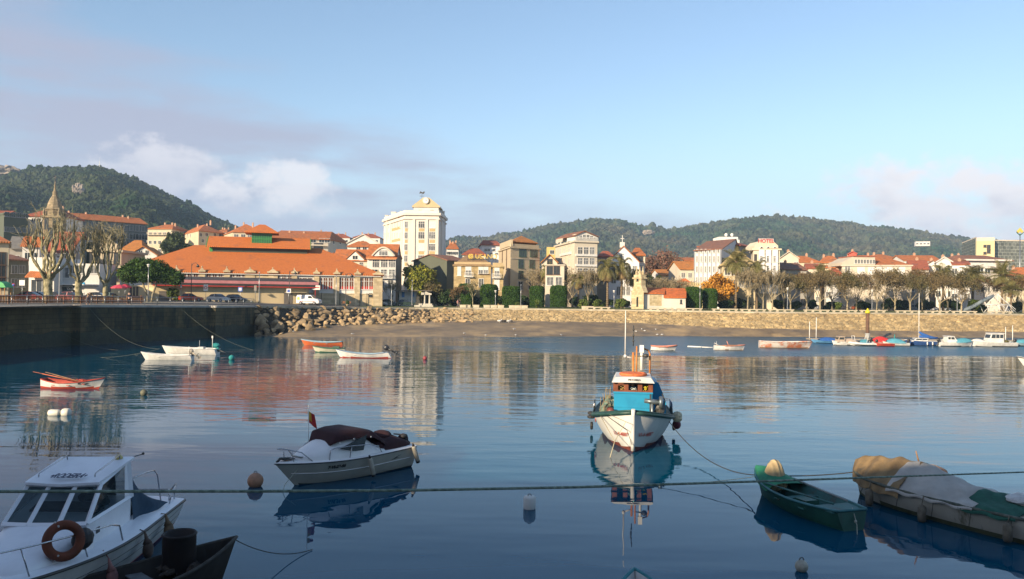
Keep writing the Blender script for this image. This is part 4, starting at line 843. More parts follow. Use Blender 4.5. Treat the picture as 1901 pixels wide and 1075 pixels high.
# white striped block with the side wall's shade painted on as darker plaster
b = Bld('striped_block', 'white block with six tall glazed strips and a dark sloping side wall', pp((1288, 214), (1338, 205), (1372, 228), (1320, 240)), 473, plaster((.64, .63, .62))); GREYS = paint((.33, .36, .40), .5, 'strip_blue_grey')
for i in range(7): b.slab('strip', 0, 1289.0+i*7.9, 1290.3+i*7.9, 463, 545, .22, GREYS)
b.win(0, [1293.5+i*7.9 for i in range(6)], [466], .75, 1.0, 'dark').win(0, [1293.5+i*7.9 for i in range(6)], [481, 500, 520], .72, 1.7, 'cur')
z1 = ZD(1340, 462, 205)-b.base; mb = MB(); A, B_, C_, D2 = [Vector((x, y)) for x, y in b.L]
mid1 = B_+(C_-B_)*.75; mid0 = A+(D2-A)*.75; pk_ = ZD(1365, 444, 222)-b.base; zt2 = z1
mb.add([(A.x, A.y, b.h), (B_.x, B_.y, b.h), (C_.x, C_.y, b.h), (D2.x, D2.y, b.h), (A.x, A.y, zt2), (B_.x, B_.y, zt2), (C_.x, C_.y, zt2), (D2.x, D2.y, zt2), (mid1.x, mid1.y, pk_), (mid0.x, mid0.y, pk_)], [(0, 1, 5, 4), (1, 2, 6, 8, 5), (2, 3, 7, 6), (3, 0, 4, 9, 7)])
mb.obj('upper_wall', b.wallm, b.root); mb = MB(); vs = [(A.x-.4, A.y-.5, zt2+.05), (B_.x+.2, B_.y-.5, zt2+.05), (mid1.x+.3, mid1.y, pk_+.15), (mid0.x-.3, mid0.y, pk_+.15), (C_.x+.3, C_.y+.3, zt2+.05), (D2.x, D2.y+.3, zt2+.05)]
mb.add(vs+[(x, y, z-.2) for x, y, z in vs], [(0, 1, 2, 3), (3, 2, 4, 5), (9, 8, 7, 6), (11, 10, 8, 9), (0, 6, 7, 1), (1, 7, 8, 2), (2, 8, 10, 4), (0, 3, 9, 6), (3, 5, 11, 9)]); mb.obj('roof', BRN, b.root)
b.slab('painted_shade_side', 1, 1339, 1371, 478, 545, .04, plaster((.22, .20, .17))); b.done()  # dark plaster sheet paints the shade of this white side wall
b = Bld('penthouse', 'white stepped penthouse rising behind the striped block', pp((1324, 240), (1372, 240), (1372, 250), (1324, 250)), 448, plaster((.68, .67, .64))); b.flat(); mb = MB(); xa = XD(1335, 240)-b.o.x; xb = XD(1370, 240)-b.o.x; mb.box(xa, xb, .5, 8, b.h, ZD(1350, 439.5, 240)-b.base); mb.obj('upper_storey', b.wallm, b.root)
mb = MB(); 
for px in (1347, 1358): mb.tube([(XD(px, 242)-b.o.x, 2, b.h), (XD(px, 242)-b.o.x, 2, ZD(px, 434, 242)-b.base)], .07); mb.ball((XD(px, 242)-b.o.x, 2, ZD(px, 436, 242)-b.base), (.5, .2, .5), 8)
mb.obj('satellite_dish', WFRAME, b.root); b.win(0, [1333], [450], 1.6, 1.1, 'dark').done()
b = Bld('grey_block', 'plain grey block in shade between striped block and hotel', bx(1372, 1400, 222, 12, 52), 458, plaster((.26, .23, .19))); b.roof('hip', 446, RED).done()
b = Bld('pavilion', 'beige pavilion with a domed ochre roof behind the tallest palm', bx(1340, 1402, 192, 14, 0), 492, plaster((.46, .38, .24))); b.win(0, [1350, 1362, 1376, 1390], [504, 526], 1.3, 1.8, 'cur').cornice(.4, .5).roof('hip', 466, mk('ochre_dome', (.40, .30, .13), (.30, .22, .10), scale=1), inset=.42).done()
# hotel
b = Bld('hotel', 'narrow cream hotel with three glazed bays and a rooftop sign', bx(1398, 1447, 196, 14, 0), 463, plaster((.60, .53, .40)), 'hotel'); b.cornice(.35, .4)
for i in range(3):
    px = 1413.5+i*12.3; b.slab('bay', 0, px-5.0, px+5.0, 464.5, 545, .5, plaster((.66, .66, .67)))
    for j, y in enumerate((481, 499, 517, 533)):
        t_, p_ = b.hit(0, px); o = link('window', wmesh(1.2, 1.6, 'gal3'), b.root, (p_.x-b.o.x, p_.y-b.o.y-.5, ZD(px, y, p_.y)-b.base-.8))
b.win(0, [1402], [478, 498, 518], .7, 1.6, 'brown')
mb = MB(); wz = (b.P[1]-b.P[0]).length; xa = wz*.16
mb.prism([(xa*.4, 0), (wz, 0), (wz, 1.0), (wz*.82, 2.0), (wz*.24, 2.0), (xa*.4, .9)], .3, 8, 'y'); mb.obj('attic', b.wallm, b.root, (0, 0, b.h))
mb = MB()
for i in range(3):
    u = XD(1413.5+i*12.3, 196)-b.o.x; mb.prism([(u-.8, .1), (u, .95), (u+.8, .1), (u+.65, .1), (u, .72), (u-.65, .1)][::-1], .0, .32, 'y')
mb.obj('zigzag_trim', WHT, b.root, (0, 0, b.h)); mb = MB()
for i in range(3):
    u = XD(1413.5+i*12.3, 196)-b.o.x; mb.prism([(u-.55, .1), (u+.55, .1), (u, .65)], .2, .29, 'y')
mb.obj('attic_opening', GL, b.root, (0, 0, b.h))
SGP = paint((.62, .50, .46), .6, 'sign_panel'); mb = MB(); zz = ZD(1422, 447.5, 196)-b.base; mb.box(-1.85, 1.85, 0, .1, -.62, .62); mb.box(-1.6, -1.5, 0, .1, -1.3, -.62); mb.box(1.5, 1.6, 0, .1, -1.3, -.62); sp_ = mb.obj('rooftop_sign', SGP, b.root, (XD(1422, 196)-b.o.x, .35, zz))
tt = text('HOTEL', 'sign_lettering', 1.25, paint((.42, .05, .05), .5, 'sign_red'), sp_, .03, bold=.03); tt.location = (0, -.05, -.02); tt.rotation_euler = (PI/2, 0, 0)
b.roof('hip', 452, RED, over=-.3); b.done()
# --- right hand roofs
for (lb, x0, x1, yt, yp, D_, dp, yw, m_, wl, kd, ax, ws) in [
    ('pale wall house with a sloping parapet right of the hotel', 1447, 1482, 480, 468, 226, 10, 0, PALE, PALE, 'gable', 'y', 'cur'),
    ('long orange roofed house in the back row right of the hotel', 1448, 1522, 487, 475, 245, 12, 0, ORG, CREAM, 'hip', 'x', 'cur'),
    ('orange roofed house in the back row with shadowed veranda', 1520, 1562, 488, 475, 248, 12, 0, ORG, CREAM, 'hip', 'x', 'brown'),
    ('brown roofed stone house with a dark side next to the hotel', 1452, 1497, 501, 488, 204, 12, 3, BRN, GREYP, 'gable', 'x', 'brown'),
    ('narrow red roofed house with a big white chimney', 1496, 1522, 498, 489, 209, 10, 0, RED, PALE, 'gable', 'x', 'cur'),
    ('cream house with a thin orange eave between the back row and the plane trees', 1520, 1566, 497, 492, 214, 10, 0, ORG, CREAM, 'gable', 'x', 'cur'),
    ('white house with a small red roof half hidden by plane trees', 1534, 1566, 511, 499, 202, 9, 0, RED, WHT, 'hip', 'x', 'cur'),
    ('red walled rooftop house standing above the orange roofs', 1575, 1590, 471, 467, 262, 5, 0, plaster((.45, .10, .07)), plaster((.45, .10, .07)), 'gable', 'y', 'dark'),
    ('low orange roof behind the big grey block on its far side', 1555, 1640, 482, 474, 262, 12, 0, ORG, CREAM, 'hip', 'x', 'cur'),
    ('orange roofed house with bright ridge behind the grey block', 1625, 1672, 481, 472, 250, 12, 4, ORG, PALE, 'hip', 'x', 'cur'),
    ('long orange roofed house with a white gable end left of the white arched roof', 1678, 1745, 484, 474, 236, 12, -6, ORG, WHT, 'gable', 'x', 'cur'),
    ('red brown roofed low house right of the grey block', 1688, 1724, 500, 483, 206, 14, 0, RED, GREYP, 'gable', 'x', 'cur'),
    ('pale grey house with a white lean-to between the red brown roof and the white arch', 1718, 1745, 492, 484, 214, 10, 0, BRN, WHT, 'gable', 'y', 'cur'),
    ('white house with a shallow arched white roof', 1738, 1768, 487, 478, 208, 10, 0, WHT, WHT, 'gable', 'y', 'dark'),
    ('grey house set back behind the white arched roof', 1762, 1790, 480, 475, 250, 10, 0, BRN, plaster((.45, .42, .40)), 'hip', 'x', 'dark'),
    ('plain white house with a red eave left of the white flats', 1768, 1800, 491, 485, 203, 10, 0, RED, plaster((.68, .67, .66)), 'gable', 'x', 'cur'),
    ('cream house with orange roof at the far end of the palms', 1868, 1935, 512, 496, 208, 12, 0, ORG, CREAM, 'hip', 'x', 'cur'),
    ('distant orange roofed building above the glass block', 1880, 1940, 451, 445, 330, 12, 0, ORG, WHT, 'gable', 'x', 'dark')]:
    b = Bld('house', lb, bx(x0, x1, D_, dp, yw), yt, wl); n_ = max(2, int((b.P[1]-b.P[0]).length/3.2)); b.grid(0, n_, [z for z in (b.h-2.5, b.h-5.7, b.h-8.9) if z > .8], 1.3, 1.6, ws).roof(kd, yp, m_, axis=ax, over=.4, chim=[(.25, .4, .8), (.7, .5, .8)] if kd == 'hip' else [(.5, .5, .7)]).done()
b = Bld('grey_gallery_block', 'broad pale grey block with a ribbon of white attic windows among orange roofs', bx(1563, 1692, 200, 15, 0), 493, plaster((.50, .44, .35)))
b.win(0, [1598, 1618, 1634, 1650, 1673], [503], 1.7, 1.9, 'blind').win(0, [1598], [518], 1.7, 1.9, 'blind').win(0, [1612, 1632, 1652, 1676], [520], 1.7, 1.9, 'gal2').win(0, [1573], [500], 1.3, 1.6, 'cur').cornice(.3, .3)
mb = MB(); xa, xb_, xc = 0, XD(1584, 200)-b.o.x, XD(1624, 200)-b.o.x; za = ZD(1600, 476.5, 200)-b.base; mb.prism([(xa, b.h), (xc, b.h), (xc, za), (xb_, za), (xa, b.h+.8)], 0, 9, 'y'); at = mb.obj('attic', b.wallm, b.root)
for i in range(7): link('window', wmesh(.62, 1.05, 'dark'), at, (xb_+.55+i*.74, 0, b.h+.55))
mb = MB(); mb.box(xb_-.2, xc+.3, -.3, 9, za, za+.2); mb.obj('attic_roof', RED, b.root)
mb = MB(); x1_ = XD(1692, 200)-b.o.x; zr = ZD(1660, 478, 207)-b.base; mb.add([(xc+.05, -.3, b.h+.2), (x1_+.3, -.3, b.h+.2), (x1_-3, 7, zr), (xc+.05, 7, zr), (x1_+.3, 15, b.h+.2), (xc+.05, 15, b.h+.2)], [(0, 1, 2, 3), (3, 2, 4, 5), (1, 4, 2)]); mb.obj('roof', ORG, b.root); b.done()
b = Bld('white_flats', 'white blocks of flats with a thin red brown roof behind two palms', bx(1791, 1872, 214, 14, 3), 484, plaster((.60, .57, .53)), 'apartment block'); b.win(0, [1808, 1823], [488.5], 2.4, 1.6, 'blind').win(0, [1836, 1860], [488.5], 2.0, 1.6, 'blind').win(0, [1804, 1820, 1833, 1848, 1862], [503], 1.6, 1.5, 'dark').win(0, [1804, 1820, 1833, 1848, 1862], [520, 537], 1.6, 1.5, 'cur').balcony(0, 1848, 498, 5, 1.2, WHT).slab('eave', 0, 1789, 1874, 481, 484, 1.0, WHT); b.roof('hip', 474, BRN, over=1.0, inset=.2).done()
YB = plaster((.58, .49, .27))
GLW = mk('curtain_wall_glass', (.16, .17, .15), (.09, .10, .09), scale=.5, rough=.25, brick=(1.6, 1.2, .07, 2.2))
b = Bld('glass_block', 'dark glass grid wing left of the yellow stair block', pp((1785, 330), (1812, 300), (1812, 330), (1790, 345)), 447, GLW, 'office building'); b.flat(PALE, .4).done()
b = Bld('yellow_block', 'plain yellow stair block with few small openings between glass wings', bx(1812, 1846, 298, 14, 0), 447, YB, 'office building'); b.win(0, [1835], [459, 466], 1.2, 1.8, 'brown').win(0, [1828], [457, 470], 1.0, 1.0, 'brown').flat(PALE, 1.2).done()
b = Bld('glass_block', 'large grey glass grid wing right of the yellow stair block', bx(1846, 1960, 300, 14, 4), 448, GLW, 'office building'); b.flat(PALE, .4).done()
b = Bld('hillside_house', 'isolated white house on stilts among the far hillside trees', bx(1699, 1726, 950, 14, -20), 449, WHT, 'house', base=ZD(1712, 457, 950)); b.grid(0, 4, [b.h-3], 2.4, 1.6, 'dark').flat().done()
# ---------------------------------------------------------------- market hall
MK = plaster((.60, .50, .34)); MST = mk('market_ashlar', (.56, .46, .30), (.46, .37, .23), scale=.9, rough=.9, bump=.02, bscale=5, brick=(1.0, .45, .02, .75)); MT = mk('market_roof_tile', (.56, .165, .030), (.44, .12, .022), scale=2.2, rough=.85, bump=.05, bscale=6, waves=('xy', 2.6), contrast=(.3, .7), stain=((.36, .115, .04), .35, .56)); MWH = plaster((.68, .66, .62))
A = Vector((XD(222, 155), 155)); B_ = Vector((XD(706, 168), 168)); ux = (B_-A).normalized(); uy = Vector((-ux.y, ux.x)); LM = (B_-A).length
mroot = empty('market_hall', (A.x, A.y, 4.0), math.atan2(ux.y, ux.x), 'long market hall with a huge orange tiled hip roof and a green glazed cupola', 'market hall')
def mloc(px, D=None):  # local x on the front wall for a pixel column
    t1 = XD(px, 1000)/1000; return (A.y*t1-A.x)/(ux.x-ux.y*t1)
def mz(px, y, d=0):
    u = mloc(px); p = A+ux*u+uy*d; return ZD(px, y, p.y)-4.0
EV = 10.75-4; DP = 27; RG = 16.7-4
wm_ = MB(); wm_.box(0, LM, 0, DP, -.5, EV-.25); wm_.obj('wall', MWH, mroot)
wm_ = MB(); wm_.box(-.08, LM+.08, -.10, DP+.1, -.5, 2.6); wm_.box(-.15, LM+.15, -.18, DP+.2, 2.6, 2.8); wm_.obj('plinth', MST, mroot)
o_ = .7; vs = [(-o_, -o_, EV), (LM+o_, -o_, EV), (LM+o_, DP+o_, EV), (-o_, DP+o_, EV), (DP*.44, DP/2, RG), (LM-DP*.44, DP/2, RG)]
rm = MB(); rm.add(vs+[(x, y, EV-.25) for x, y, z in vs[:4]], [(0, 1, 5, 4), (1, 2, 5), (2, 3, 4, 5), (3, 0, 4), (0, 6, 7, 1), (1, 7, 8, 2), (2, 8, 9, 3), (3, 9, 6, 0), (9, 8, 7, 6)])
mroof = rm.obj('roof', MT, mroot)
GRN = paint((.05, .26, .07), .5, 'green_paint'); 
x0, x1 = mloc(343)+3.2, mloc(556)+2.0; c_ = DP/2; hw = 4.4
mb = MB(); mb.box(x0+.5, x1-.5, c_-hw+.9, c_+hw-.9, RG-2.6, RG+.15); mb.obj('clerestory', paint((.045, .06, .04), .6, 'dark_louvre'), mroot)
mb = MB(); r0, rk = RG+.15, RG+2.0
vs = [(x0-.3, c_-hw-.1, r0-.5), (x1+.3, c_-hw-.1, r0-.5), (x1+.3, c_+hw+.1, r0-.5), (x0-.3, c_+hw+.1, r0-.5), (x0-.3, c_, rk), (x1+.3, c_, rk)]; vs += [(x, y, z-.22) for x, y, z in vs]
mb.add(vs, [(0, 1, 5, 4), (2, 3, 4, 5), (7, 6, 10, 11), (9, 8, 11, 10), (0, 6, 7, 1), (2, 8, 9, 3), (0, 4, 10, 6), (4, 3, 9, 10), (1, 7, 11, 5), (5, 11, 8, 2)]); mb.obj('monitor_roof', MT, mroot)
mb = MB(); 
for x in (x0-.36, x1+.2): mb.prism([(c_-hw-.15, r0-.75), (c_, rk-.25), (c_+hw+.15, r0-.75), (c_+hw+.15, r0-.5), (c_, rk+.03), (c_-hw-.15, r0-.5)], x, x+.14, 'x')
mb.prism([(c_-hw+1, r0-1.6), (c_+hw-1, r0-1.6), (c_+hw-1, r0-.7), (c_, rk-.35), (c_-hw+1, r0-.7)], x0+.25, x0+.45, 'x')
mb.box(x0+.4, x0+.9, c_-hw+.8, c_-hw+1.0, RG-2.6, r0-.7); mb.obj('gable_trim', GRN, mroot)
# cupola
cx0, cx1 = mloc(436)+2.6, mloc(480)+2.0; mb = MB(); mb.box(cx0, cx1, c_-2.6, c_+2.6, RG-1.0, RG+2.9); cup = mb.obj('cupola', [paint((.04, .15, .07), .3, 'cupola_glass')], mroot)
mb = MB(); 
for i in range(9):
    x = cx0+(cx1-cx0)*i/8; mb.box(x-.07, x+.07, c_-2.68, c_-2.58, RG-.3, RG+2.9); mb.box(x-.07, x+.07, c_+2.58, c_+2.68, RG-.3, RG+2.9)
for i in range(7):
    y = c_-2.6+5.2*i/6
    for x in (cx0, cx1): mb.box(x-.06, x+.06, y-.06, y+.06, RG-.3, RG+2.9)
for z in (RG+.2, RG+1.5, RG+2.7): mb.box(cx0-.07, cx1+.07, c_-2.72, c_-2.60, z-.08, z+.08); mb.box(cx0-.1, cx0+.02, c_-2.6, c_+2.6, z-.08, z+.08); mb.box(cx1-.02, cx1+.1, c_-2.6, c_+2.6, z-.08, z+.08)
mb.obj('mullions', GRN, cup)
mb = MB(); e = 1.1; zc = RG+2.9; cxm = (cx0+cx1)/2; vs = [(cx0-e-.4, c_-2.6-e, zc), (cx1+e+.4, c_-2.6-e, zc), (cx1+e+.4, c_+2.6+e, zc), (cx0-e-.4, c_+2.6+e, zc), (cxm-.6, c_, zc+1.9), (cxm+.6, c_, zc+1.9)]
mb.add(vs+[(x, y, zc-.15) for x, y, z in vs[:4]], [(0, 1, 5, 4), (1, 2, 5), (2, 3, 4, 5), (3, 0, 4), (0, 6, 7, 1), (1, 7, 8, 2), (2, 8, 9, 3), (3, 9, 6, 0), (9, 8, 7, 6)]); mb.obj('cupola_roof', MT, cup)
# pilasters with small finials
for px in (232, 280, 328, 375, 421, 464, 506, 546, 587, 624.5, 663, 701):
    u = mloc(px); mb = MB(); w_ = .55 if px not in (464, 506, 701) else .95
    mb.box(u-w_, u+w_, -.32, .3, -.5, EV-.05); mb.box(u-w_-.12, u+w_+.12, -.95, .2, EV-.05, EV+.28); mb.prism([(u-w_*.8, EV+.28), (u+w_*.8, EV+.28), (u+w_*.5, EV+.5), (u, EV+.85), (u-w_*.5, EV+.5)], -.85, -.3, 'y'); mb.ball((u, -.6, EV+.95), .15, 6, k=4)
    mb.obj('pilaster', MST, mroot)
ua, ub = mloc(468), mloc(502); mb = MB(); mb.box(ua, ub, -.22, .1, 2.8, EV-.28); mb.obj('entrance_panel', MST, mroot)
def trip(pxs, y, st='red2'):
    for px in pxs:
        u = mloc(px); o = link('window', wmesh(.95, 2.45, st), mroot, (u, 0, mz(px, y)-1.22))
for c0 in (352, 398, 442, 526.5): trip((c0-11, c0, c0+11), 519)
for a_, b_ in ((551, 580), (590, 618), (629, 657), (667, 693)):
    w_ = (b_-a_)/3; trip((a_+w_*.5, a_+w_*1.5, a_+w_*2.5), 526.5)
mb = MB(); mb.box(-.02, LM+.02, -.62, .0, EV-.42, EV-.24); mb.obj('gutter', MWH, mroot)
for px in (641-10, 668, 681, 597):
    u = mloc(px); mb = MB(); mb.tube([(u, -.36, -.2), (u, -.36, 2.9)], .06, 5); mb.obj('drain_pipe', DARKM, mroot)
link('window', wmesh(.7, .7, 'iron'), mroot, (mloc(688), -.12, mz(688, 548)-.3))
# lean-to market stalls in front
LT = plaster((.56, .45, .27)); A2 = Vector((XD(288, 145), 145)); B2 = Vector((XD(573, 157.5), 157.5)); v = (B2-A2).normalized(); L2_ = (B2-A2).length
lr = empty('market_annex', (A2.x, A2.y, 4.2), math.atan2(v.y, v.x), 'low flat market annex with a dark canopy edged in pink along the market front', 'annex')
hz = ZD(430, 531, 150)-4.2; ht = ZD(430, 514.5, 155)-4.2
mb = MB(); mb.box(0, L2_, 0, 5.5, -.4, hz); mb.obj('wall', LT, lr)
mb = MB(); mb.prism([(-1.1, hz-.15), (5.6, hz+.2), (5.6, ht), (-1.1, hz+1.05)], -.5, L2_+1.6, 'x'); mb.obj('canopy', mk('bitumen', (.05, .045, .045), (.03, .028, .028), scale=1), lr)
mb = MB(); mb.box(-.52, L2_+1.62, -1.16, -1.102, hz+.45, hz+1.0); mb.obj('pink_fascia', paint((.55, .22, .22), .6, 'faded_pink'), lr)
mb = MB(); mb.box(-.52, L2_+1.62, -1.17, -1.103, hz-.15, hz+.02); mb.box(L2_+1.0, L2_+1.12, -1.0, -.9, -.3, hz); mb.obj('red_trim', REDF, lr)
def lloc(px): t1 = XD(px, 1000)/1000; return (A2.y*t1-A2.x)/(v.x-v.y*t1)
for px, w_ in ((306, 1.9), (535, 1.6)): 
    u = lloc(px); mb = MB(); mb.box(u-w_/2, u+w_/2, -.05, .02, -.3, 2.45); mb.box(u-w_/2-.1, u+w_/2+.1, -.08, .02, 2.45, 2.6); mb.obj('door', paint((.16, .14, .12), .6, 'grey_door'), lr)
mb = MB(); mb.box(L2_-4.6, L2_-.6, -.9, -.01, 2.62, 2.74); mb.obj('door_hood', LT, lr)
b = Bld('store_room', 'low beige store room left of the pink edged annex behind the clipped pine', [(XD(206, 150), 150), (A2.x-.1, A2.y+.1), (A2.x-.1, 152), (XD(206, 154), 154)], 531, LT); b.win(0, [243, 249, 255], [540], .5, 1.8, 'brown').cornice(.2, .2).done()
mb = MB(); zs = ZD(587, 534, 158)-4.2; mb.box(0, 1.55, 0, .08, -.42, .42); mb.box(.1, 1.45, -.012, 0, -.10, .16, 1); mb.box(.2, .3, .081, .5, -.05, .05)
o = mb.obj('market_sign', [WFRAME, paint((.6, .12, .10), .5, 'sign_line')], None, (XD(579, 157.0), 157.0, zs+4.2)); tag(o, 'white sign board with red writing at the right end of the market annex', 'sign')
# ---------------------------------------------------------------- trees
def quads(P, size, rs, stretch=1.0, up=0.0):
    n = len(P); a = rs.normal(size=(n, 3)); a[:, 2] = a[:, 2]*(1-up)+up*0; a /= np.linalg.norm(a, axis=1)[:, None]; b_ = rs.normal(size=(n, 3)); b_ -= a*np.sum(a*b_, 1)[:, None]; b_ /= np.linalg.norm(b_, axis=1)[:, None]
    s = (size*rs.uniform(.6, 1.3, n))[:, None]; a = a*s*stretch; b_ = b_*s
    V = np.stack([P-a*.5-b_*.25, P+a*.5-b_*.35, P+a*.55+b_*.35, P-a*.45+b_*.3], 1).reshape(-1, 3); F = np.arange(4*n).reshape(n, 4); return V, F
def cloud(n, blobs, rs, shell=.55):
    """points spread through ellipsoid blobs (cx,cy,cz,rx,ry,rz)"""
    bl = np.array(blobs, float); vol = bl[:, 3]*bl[:, 4]*bl[:, 5]; k = rs.choice(len(bl), n, p=vol/vol.sum()); d = rs.normal(size=(n, 3)); d /= np.linalg.norm(d, axis=1)[:, None]
    r = (shell+(1-shell)*rs.rand(n))**(.8); r *= 1+.12*rs.normal(size=n)
    return bl[k, :3]+d*r[:, None]*bl[k, 3:]
def merge(*ms):
    Vs, Fs, o = [], [], 0
    for v_, f_ in ms: Vs.append(v_); Fs.append(f_+o); o += len(v_)
    return np.concatenate(Vs), np.concatenate(Fs)
def blobs_in(rx, ry, rz, cz, n, rs, r=.42):
    out = []
    for i in range(n):
        d = rs.normal(size=3); d /= np.linalg.norm(d); q = rs.uniform(.25, .72)
        out.append((d[0]*rx*q, d[1]*ry*q, cz+d[2]*rz*q, rx*r*rs.uniform(.7, 1.15), ry*r*rs.uniform(.7, 1.15), rz*r*rs.uniform(.7, 1.15)))
    return out
def limbs(mb, rd, p, d, L_, r, lev, maxlev, spread=.6, upb=.25, nch=3, sides=5, leafpts=None, curve=.15, minr=.02):
    n = 4; pts = [Vector(p)]; dd = Vector(d).normalized()
    for i in range(n):
        dd = (dd+Vector((rd.gauss(0, curve), rd.gauss(0, curve), rd.gauss(0, curve)+upb*.3))).normalized(); pts.append(pts[-1]+dd*L_/n)
    r1 = max(minr, r*.62); mb.tube(pts, [r+(r1-r)*i/n for i in range(n+1)], sides if lev < 2 else 3, 0, True, cap=(lev == maxlev))
    if lev >= maxlev:
        if leafpts is not None: leafpts.append(pts[-1]); leafpts.append(pts[2])
        return
    for k in range(nch+(rd.random() < .4)):
        a = rd.uniform(0, 2*PI); t = dd.cross(Vector((math.cos(a), math.sin(a), .3))).normalized()
        nd_ = (dd+t*spread*rd.uniform(.6, 1.3)+Vector((0, 0, upb))).normalized()
        st = pts[-1] if k < 2 else pts[3]
        limbs(mb, rd, st, nd_, L_*rd.uniform(.6, .82), r1*rd.uniform(.6, .85), lev+1, maxlev, spread, upb, nch, sides, leafpts, curve, minr)
def bare_tree(name, seed, h, tr, first=.3, lev=4, spread=.65, nch=3, upb=.2, minr=.025, bark=BARK, leaf=None, nleaf=0, lsize=.3, nl=5):
    rd = random.Random(seed); tm = MB(); lean = Vector((rd.uniform(-.04, .04), rd.uniform(-.04, .04), 1)); th = h*first
    pts = [Vector((0, 0, -.3))+lean*0, lean*th*.5, lean*th]; tm.tube([pts[0], pts[1], pts[2]], [tr*1.25, tr, tr*.85], 8)
    cm_ = MB(); lp = []
    for k in range(nl):
        a = 2*PI*k/nl+rd.uniform(-.3, .3); d = Vector((math.cos(a)*spread, math.sin(a)*spread, 1+upb)); limbs(cm_, rd, lean*th*(.92 if k else 1), d, h*.26, tr*.62, 1, lev, spread, upb, nch, 5, lp, minr=minr)
    T = tm.mesh('trunk', bark); Cc = cm_.mesh('branches', bark); Lf = None
    if leaf:
        rs = np.random.RandomState(seed); P = np.array([p[:] for p in lp]); k = rs.choice(len(P), nleaf); P = P[k]+rs.normal(0, h*.045, (nleaf, 3)); V_, F_ = quads(P, lsize, rs); Lf = npmesh('crown', V_, F_, leaf)
    return T, Cc, Lf
def plant(name, meshes, names, x, y, z, rz, sc, label, cat, group=None):
    r = empty(name, (x, y, z), rz, label, cat, group); r.scale = sc if hasattr(sc, '__len__') else (sc,)*3
    for m_, n_ in zip(meshes, names):
        if m_: link(n_, m_, r)
    return r
def at(px, D, dz=0): x = XD(px, D); return x, D, gz(x)+.05+dz
# big pollarded planes by the quay
def pollard(seed, h, tr, nl, spread, twig):
    rd = random.Random(seed); tm = MB(); th = h*.26; tr *= .85; tm.tube([(0, 0, -.4), (.05, 0, th*.35), (-.05, .05, th*.7), (0, 0, th)], [tr*1.35, tr*1.08, tr, tr*1.12], 10)
    cm_ = MB()
    for k in range(nl):
        a = 2*PI*k/nl+rd.uniform(-.35, .35); s0 = spread*rd.uniform(.6, 1.1); p = Vector((0, 0, th*rd.uniform(.82, 1))); d = Vector((math.cos(a)*s0, math.sin(a)*s0*.7, .8)); pts = [p]; n = 9; Lq = h*rd.uniform(.50, .72)
        for i in range(n):
            f = i/n; dd = Vector((d.x*(1-f)**1.2, d.y*(1-f)**1.2, .75+f*.5)).normalized()+Vector((rd.gauss(0, .24), rd.gauss(0, .2), 0)); pts.append(pts[-1]+dd.normalized()*Lq/n)
        r0_ = tr*rd.uniform(.34, .50); rr_ = [r0_*(1-.55*i/n)*(1+rd.uniform(-.2, .28)) for i in range(n+1)]; rr_[-1] *= 1.15; cm_.tube(pts, rr_, 7)
        for qi in (3, 5, 6):
            q = pts[qi]; dq = (pts[qi+1]-pts[qi]).normalized()+Vector((rd.uniform(-.8, .8), rd.uniform(-.5, .5), .2)); ps = [q]
            for i in range(4): dq = (dq*.8+Vector((rd.gauss(0, .12), 0, .35))).normalized(); ps.append(ps[-1]+dq*h*.06)
            cm_.tube(ps, [r0_*.45, r0_*.38, r0_*.3, r0_*.26, r0_*.28], 6)
            for e_ in (ps[-1],):
                for j in range(twig): cm_.tube([e_, e_+Vector((rd.gauss(0, .5), rd.gauss(0, .5), rd.uniform(.8, 2.2)))], [.045, .015], 3)
        for j in range(twig*3+3):
            e_ = pts[-1]-Vector((0, 0, rd.uniform(0, 1.5))); cm_.tube([e_, e_+Vector((rd.gauss(0, .5), rd.gauss(0, .5), rd.uniform(.7, 2.2))), e_+Vector((rd.gauss(0, .9), rd.gauss(0, .9), rd.uniform(1.5, 3.2)))], [.05, .03, .012], 3)
    return tm.mesh('trunk', PALEBARK), cm_.mesh('branches', PALEBARK)
for px, D, seed, h, tr, nl, sp_, tw, rz, lb in [(89, 112, 5, 12.6, .62, 8, .75, 2, .4, 'massive pollarded plane tree with thick pale limbs beside the shop with porch'), (146, 114, 9, 11.6, .52, 7, .85, 3, 1.2, 'pollarded plane tree with wide forked limbs beside the dark sign board'),
                                              (196, 116, 14, 10.8, .40, 6, .8, 7, 2.2, 'pollarded plane tree with twiggy upright limbs before the stone civic building')]:
    plant('plane_tree', pollard(seed, h, tr, nl, sp_, tw), ('trunk', 'branches'), *at(px, D), rz, 1, lb, 'tree')
# clipped umbrella tree left of the market
CLIP = leafmat('clipped_leaves', (.022, .055, .010), (.045, .085, .018), scale=.8, island=.5); TOP = leafmat('topiary_leaves', (.022, .060, .008), (.040, .080, .012), scale=.9, island=.40)
rs = np.random.RandomState(21); bl = [(-3.4, 0, 5.2, 2.3, 2.2, 1.7), (-1.5, .3, 6.0, 2.6, 2.4, 2.0), (.8, 0, 5.7, 2.6, 2.3, 1.9), (2.7, .2, 5.0, 2.2, 2.0, 1.5), (4.7, 0, 4.4, 1.5, 1.5, 1.3), (-.3, -.5, 4.9, 2.6, 2.2, 1.3)]
V_, F_ = quads(cloud(16000, bl, rs, .8), .26, rs); cm_ = npmesh('crown', V_, F_, CLIP); core = MB()
for q in bl: core.ball(q[:3], tuple(k*.82 for k in q[3:]), 14, k=9)
tm = MB()
for dx, tx in ((-.3, -1.6), (.4, 1.5)): tm.tube([(dx, 0, -.3), (dx*1.3, 0, 1.2), (tx*.7, 0, 2.8), (tx, 0, 4.6)], [.24, .2, .18, .12], 7)
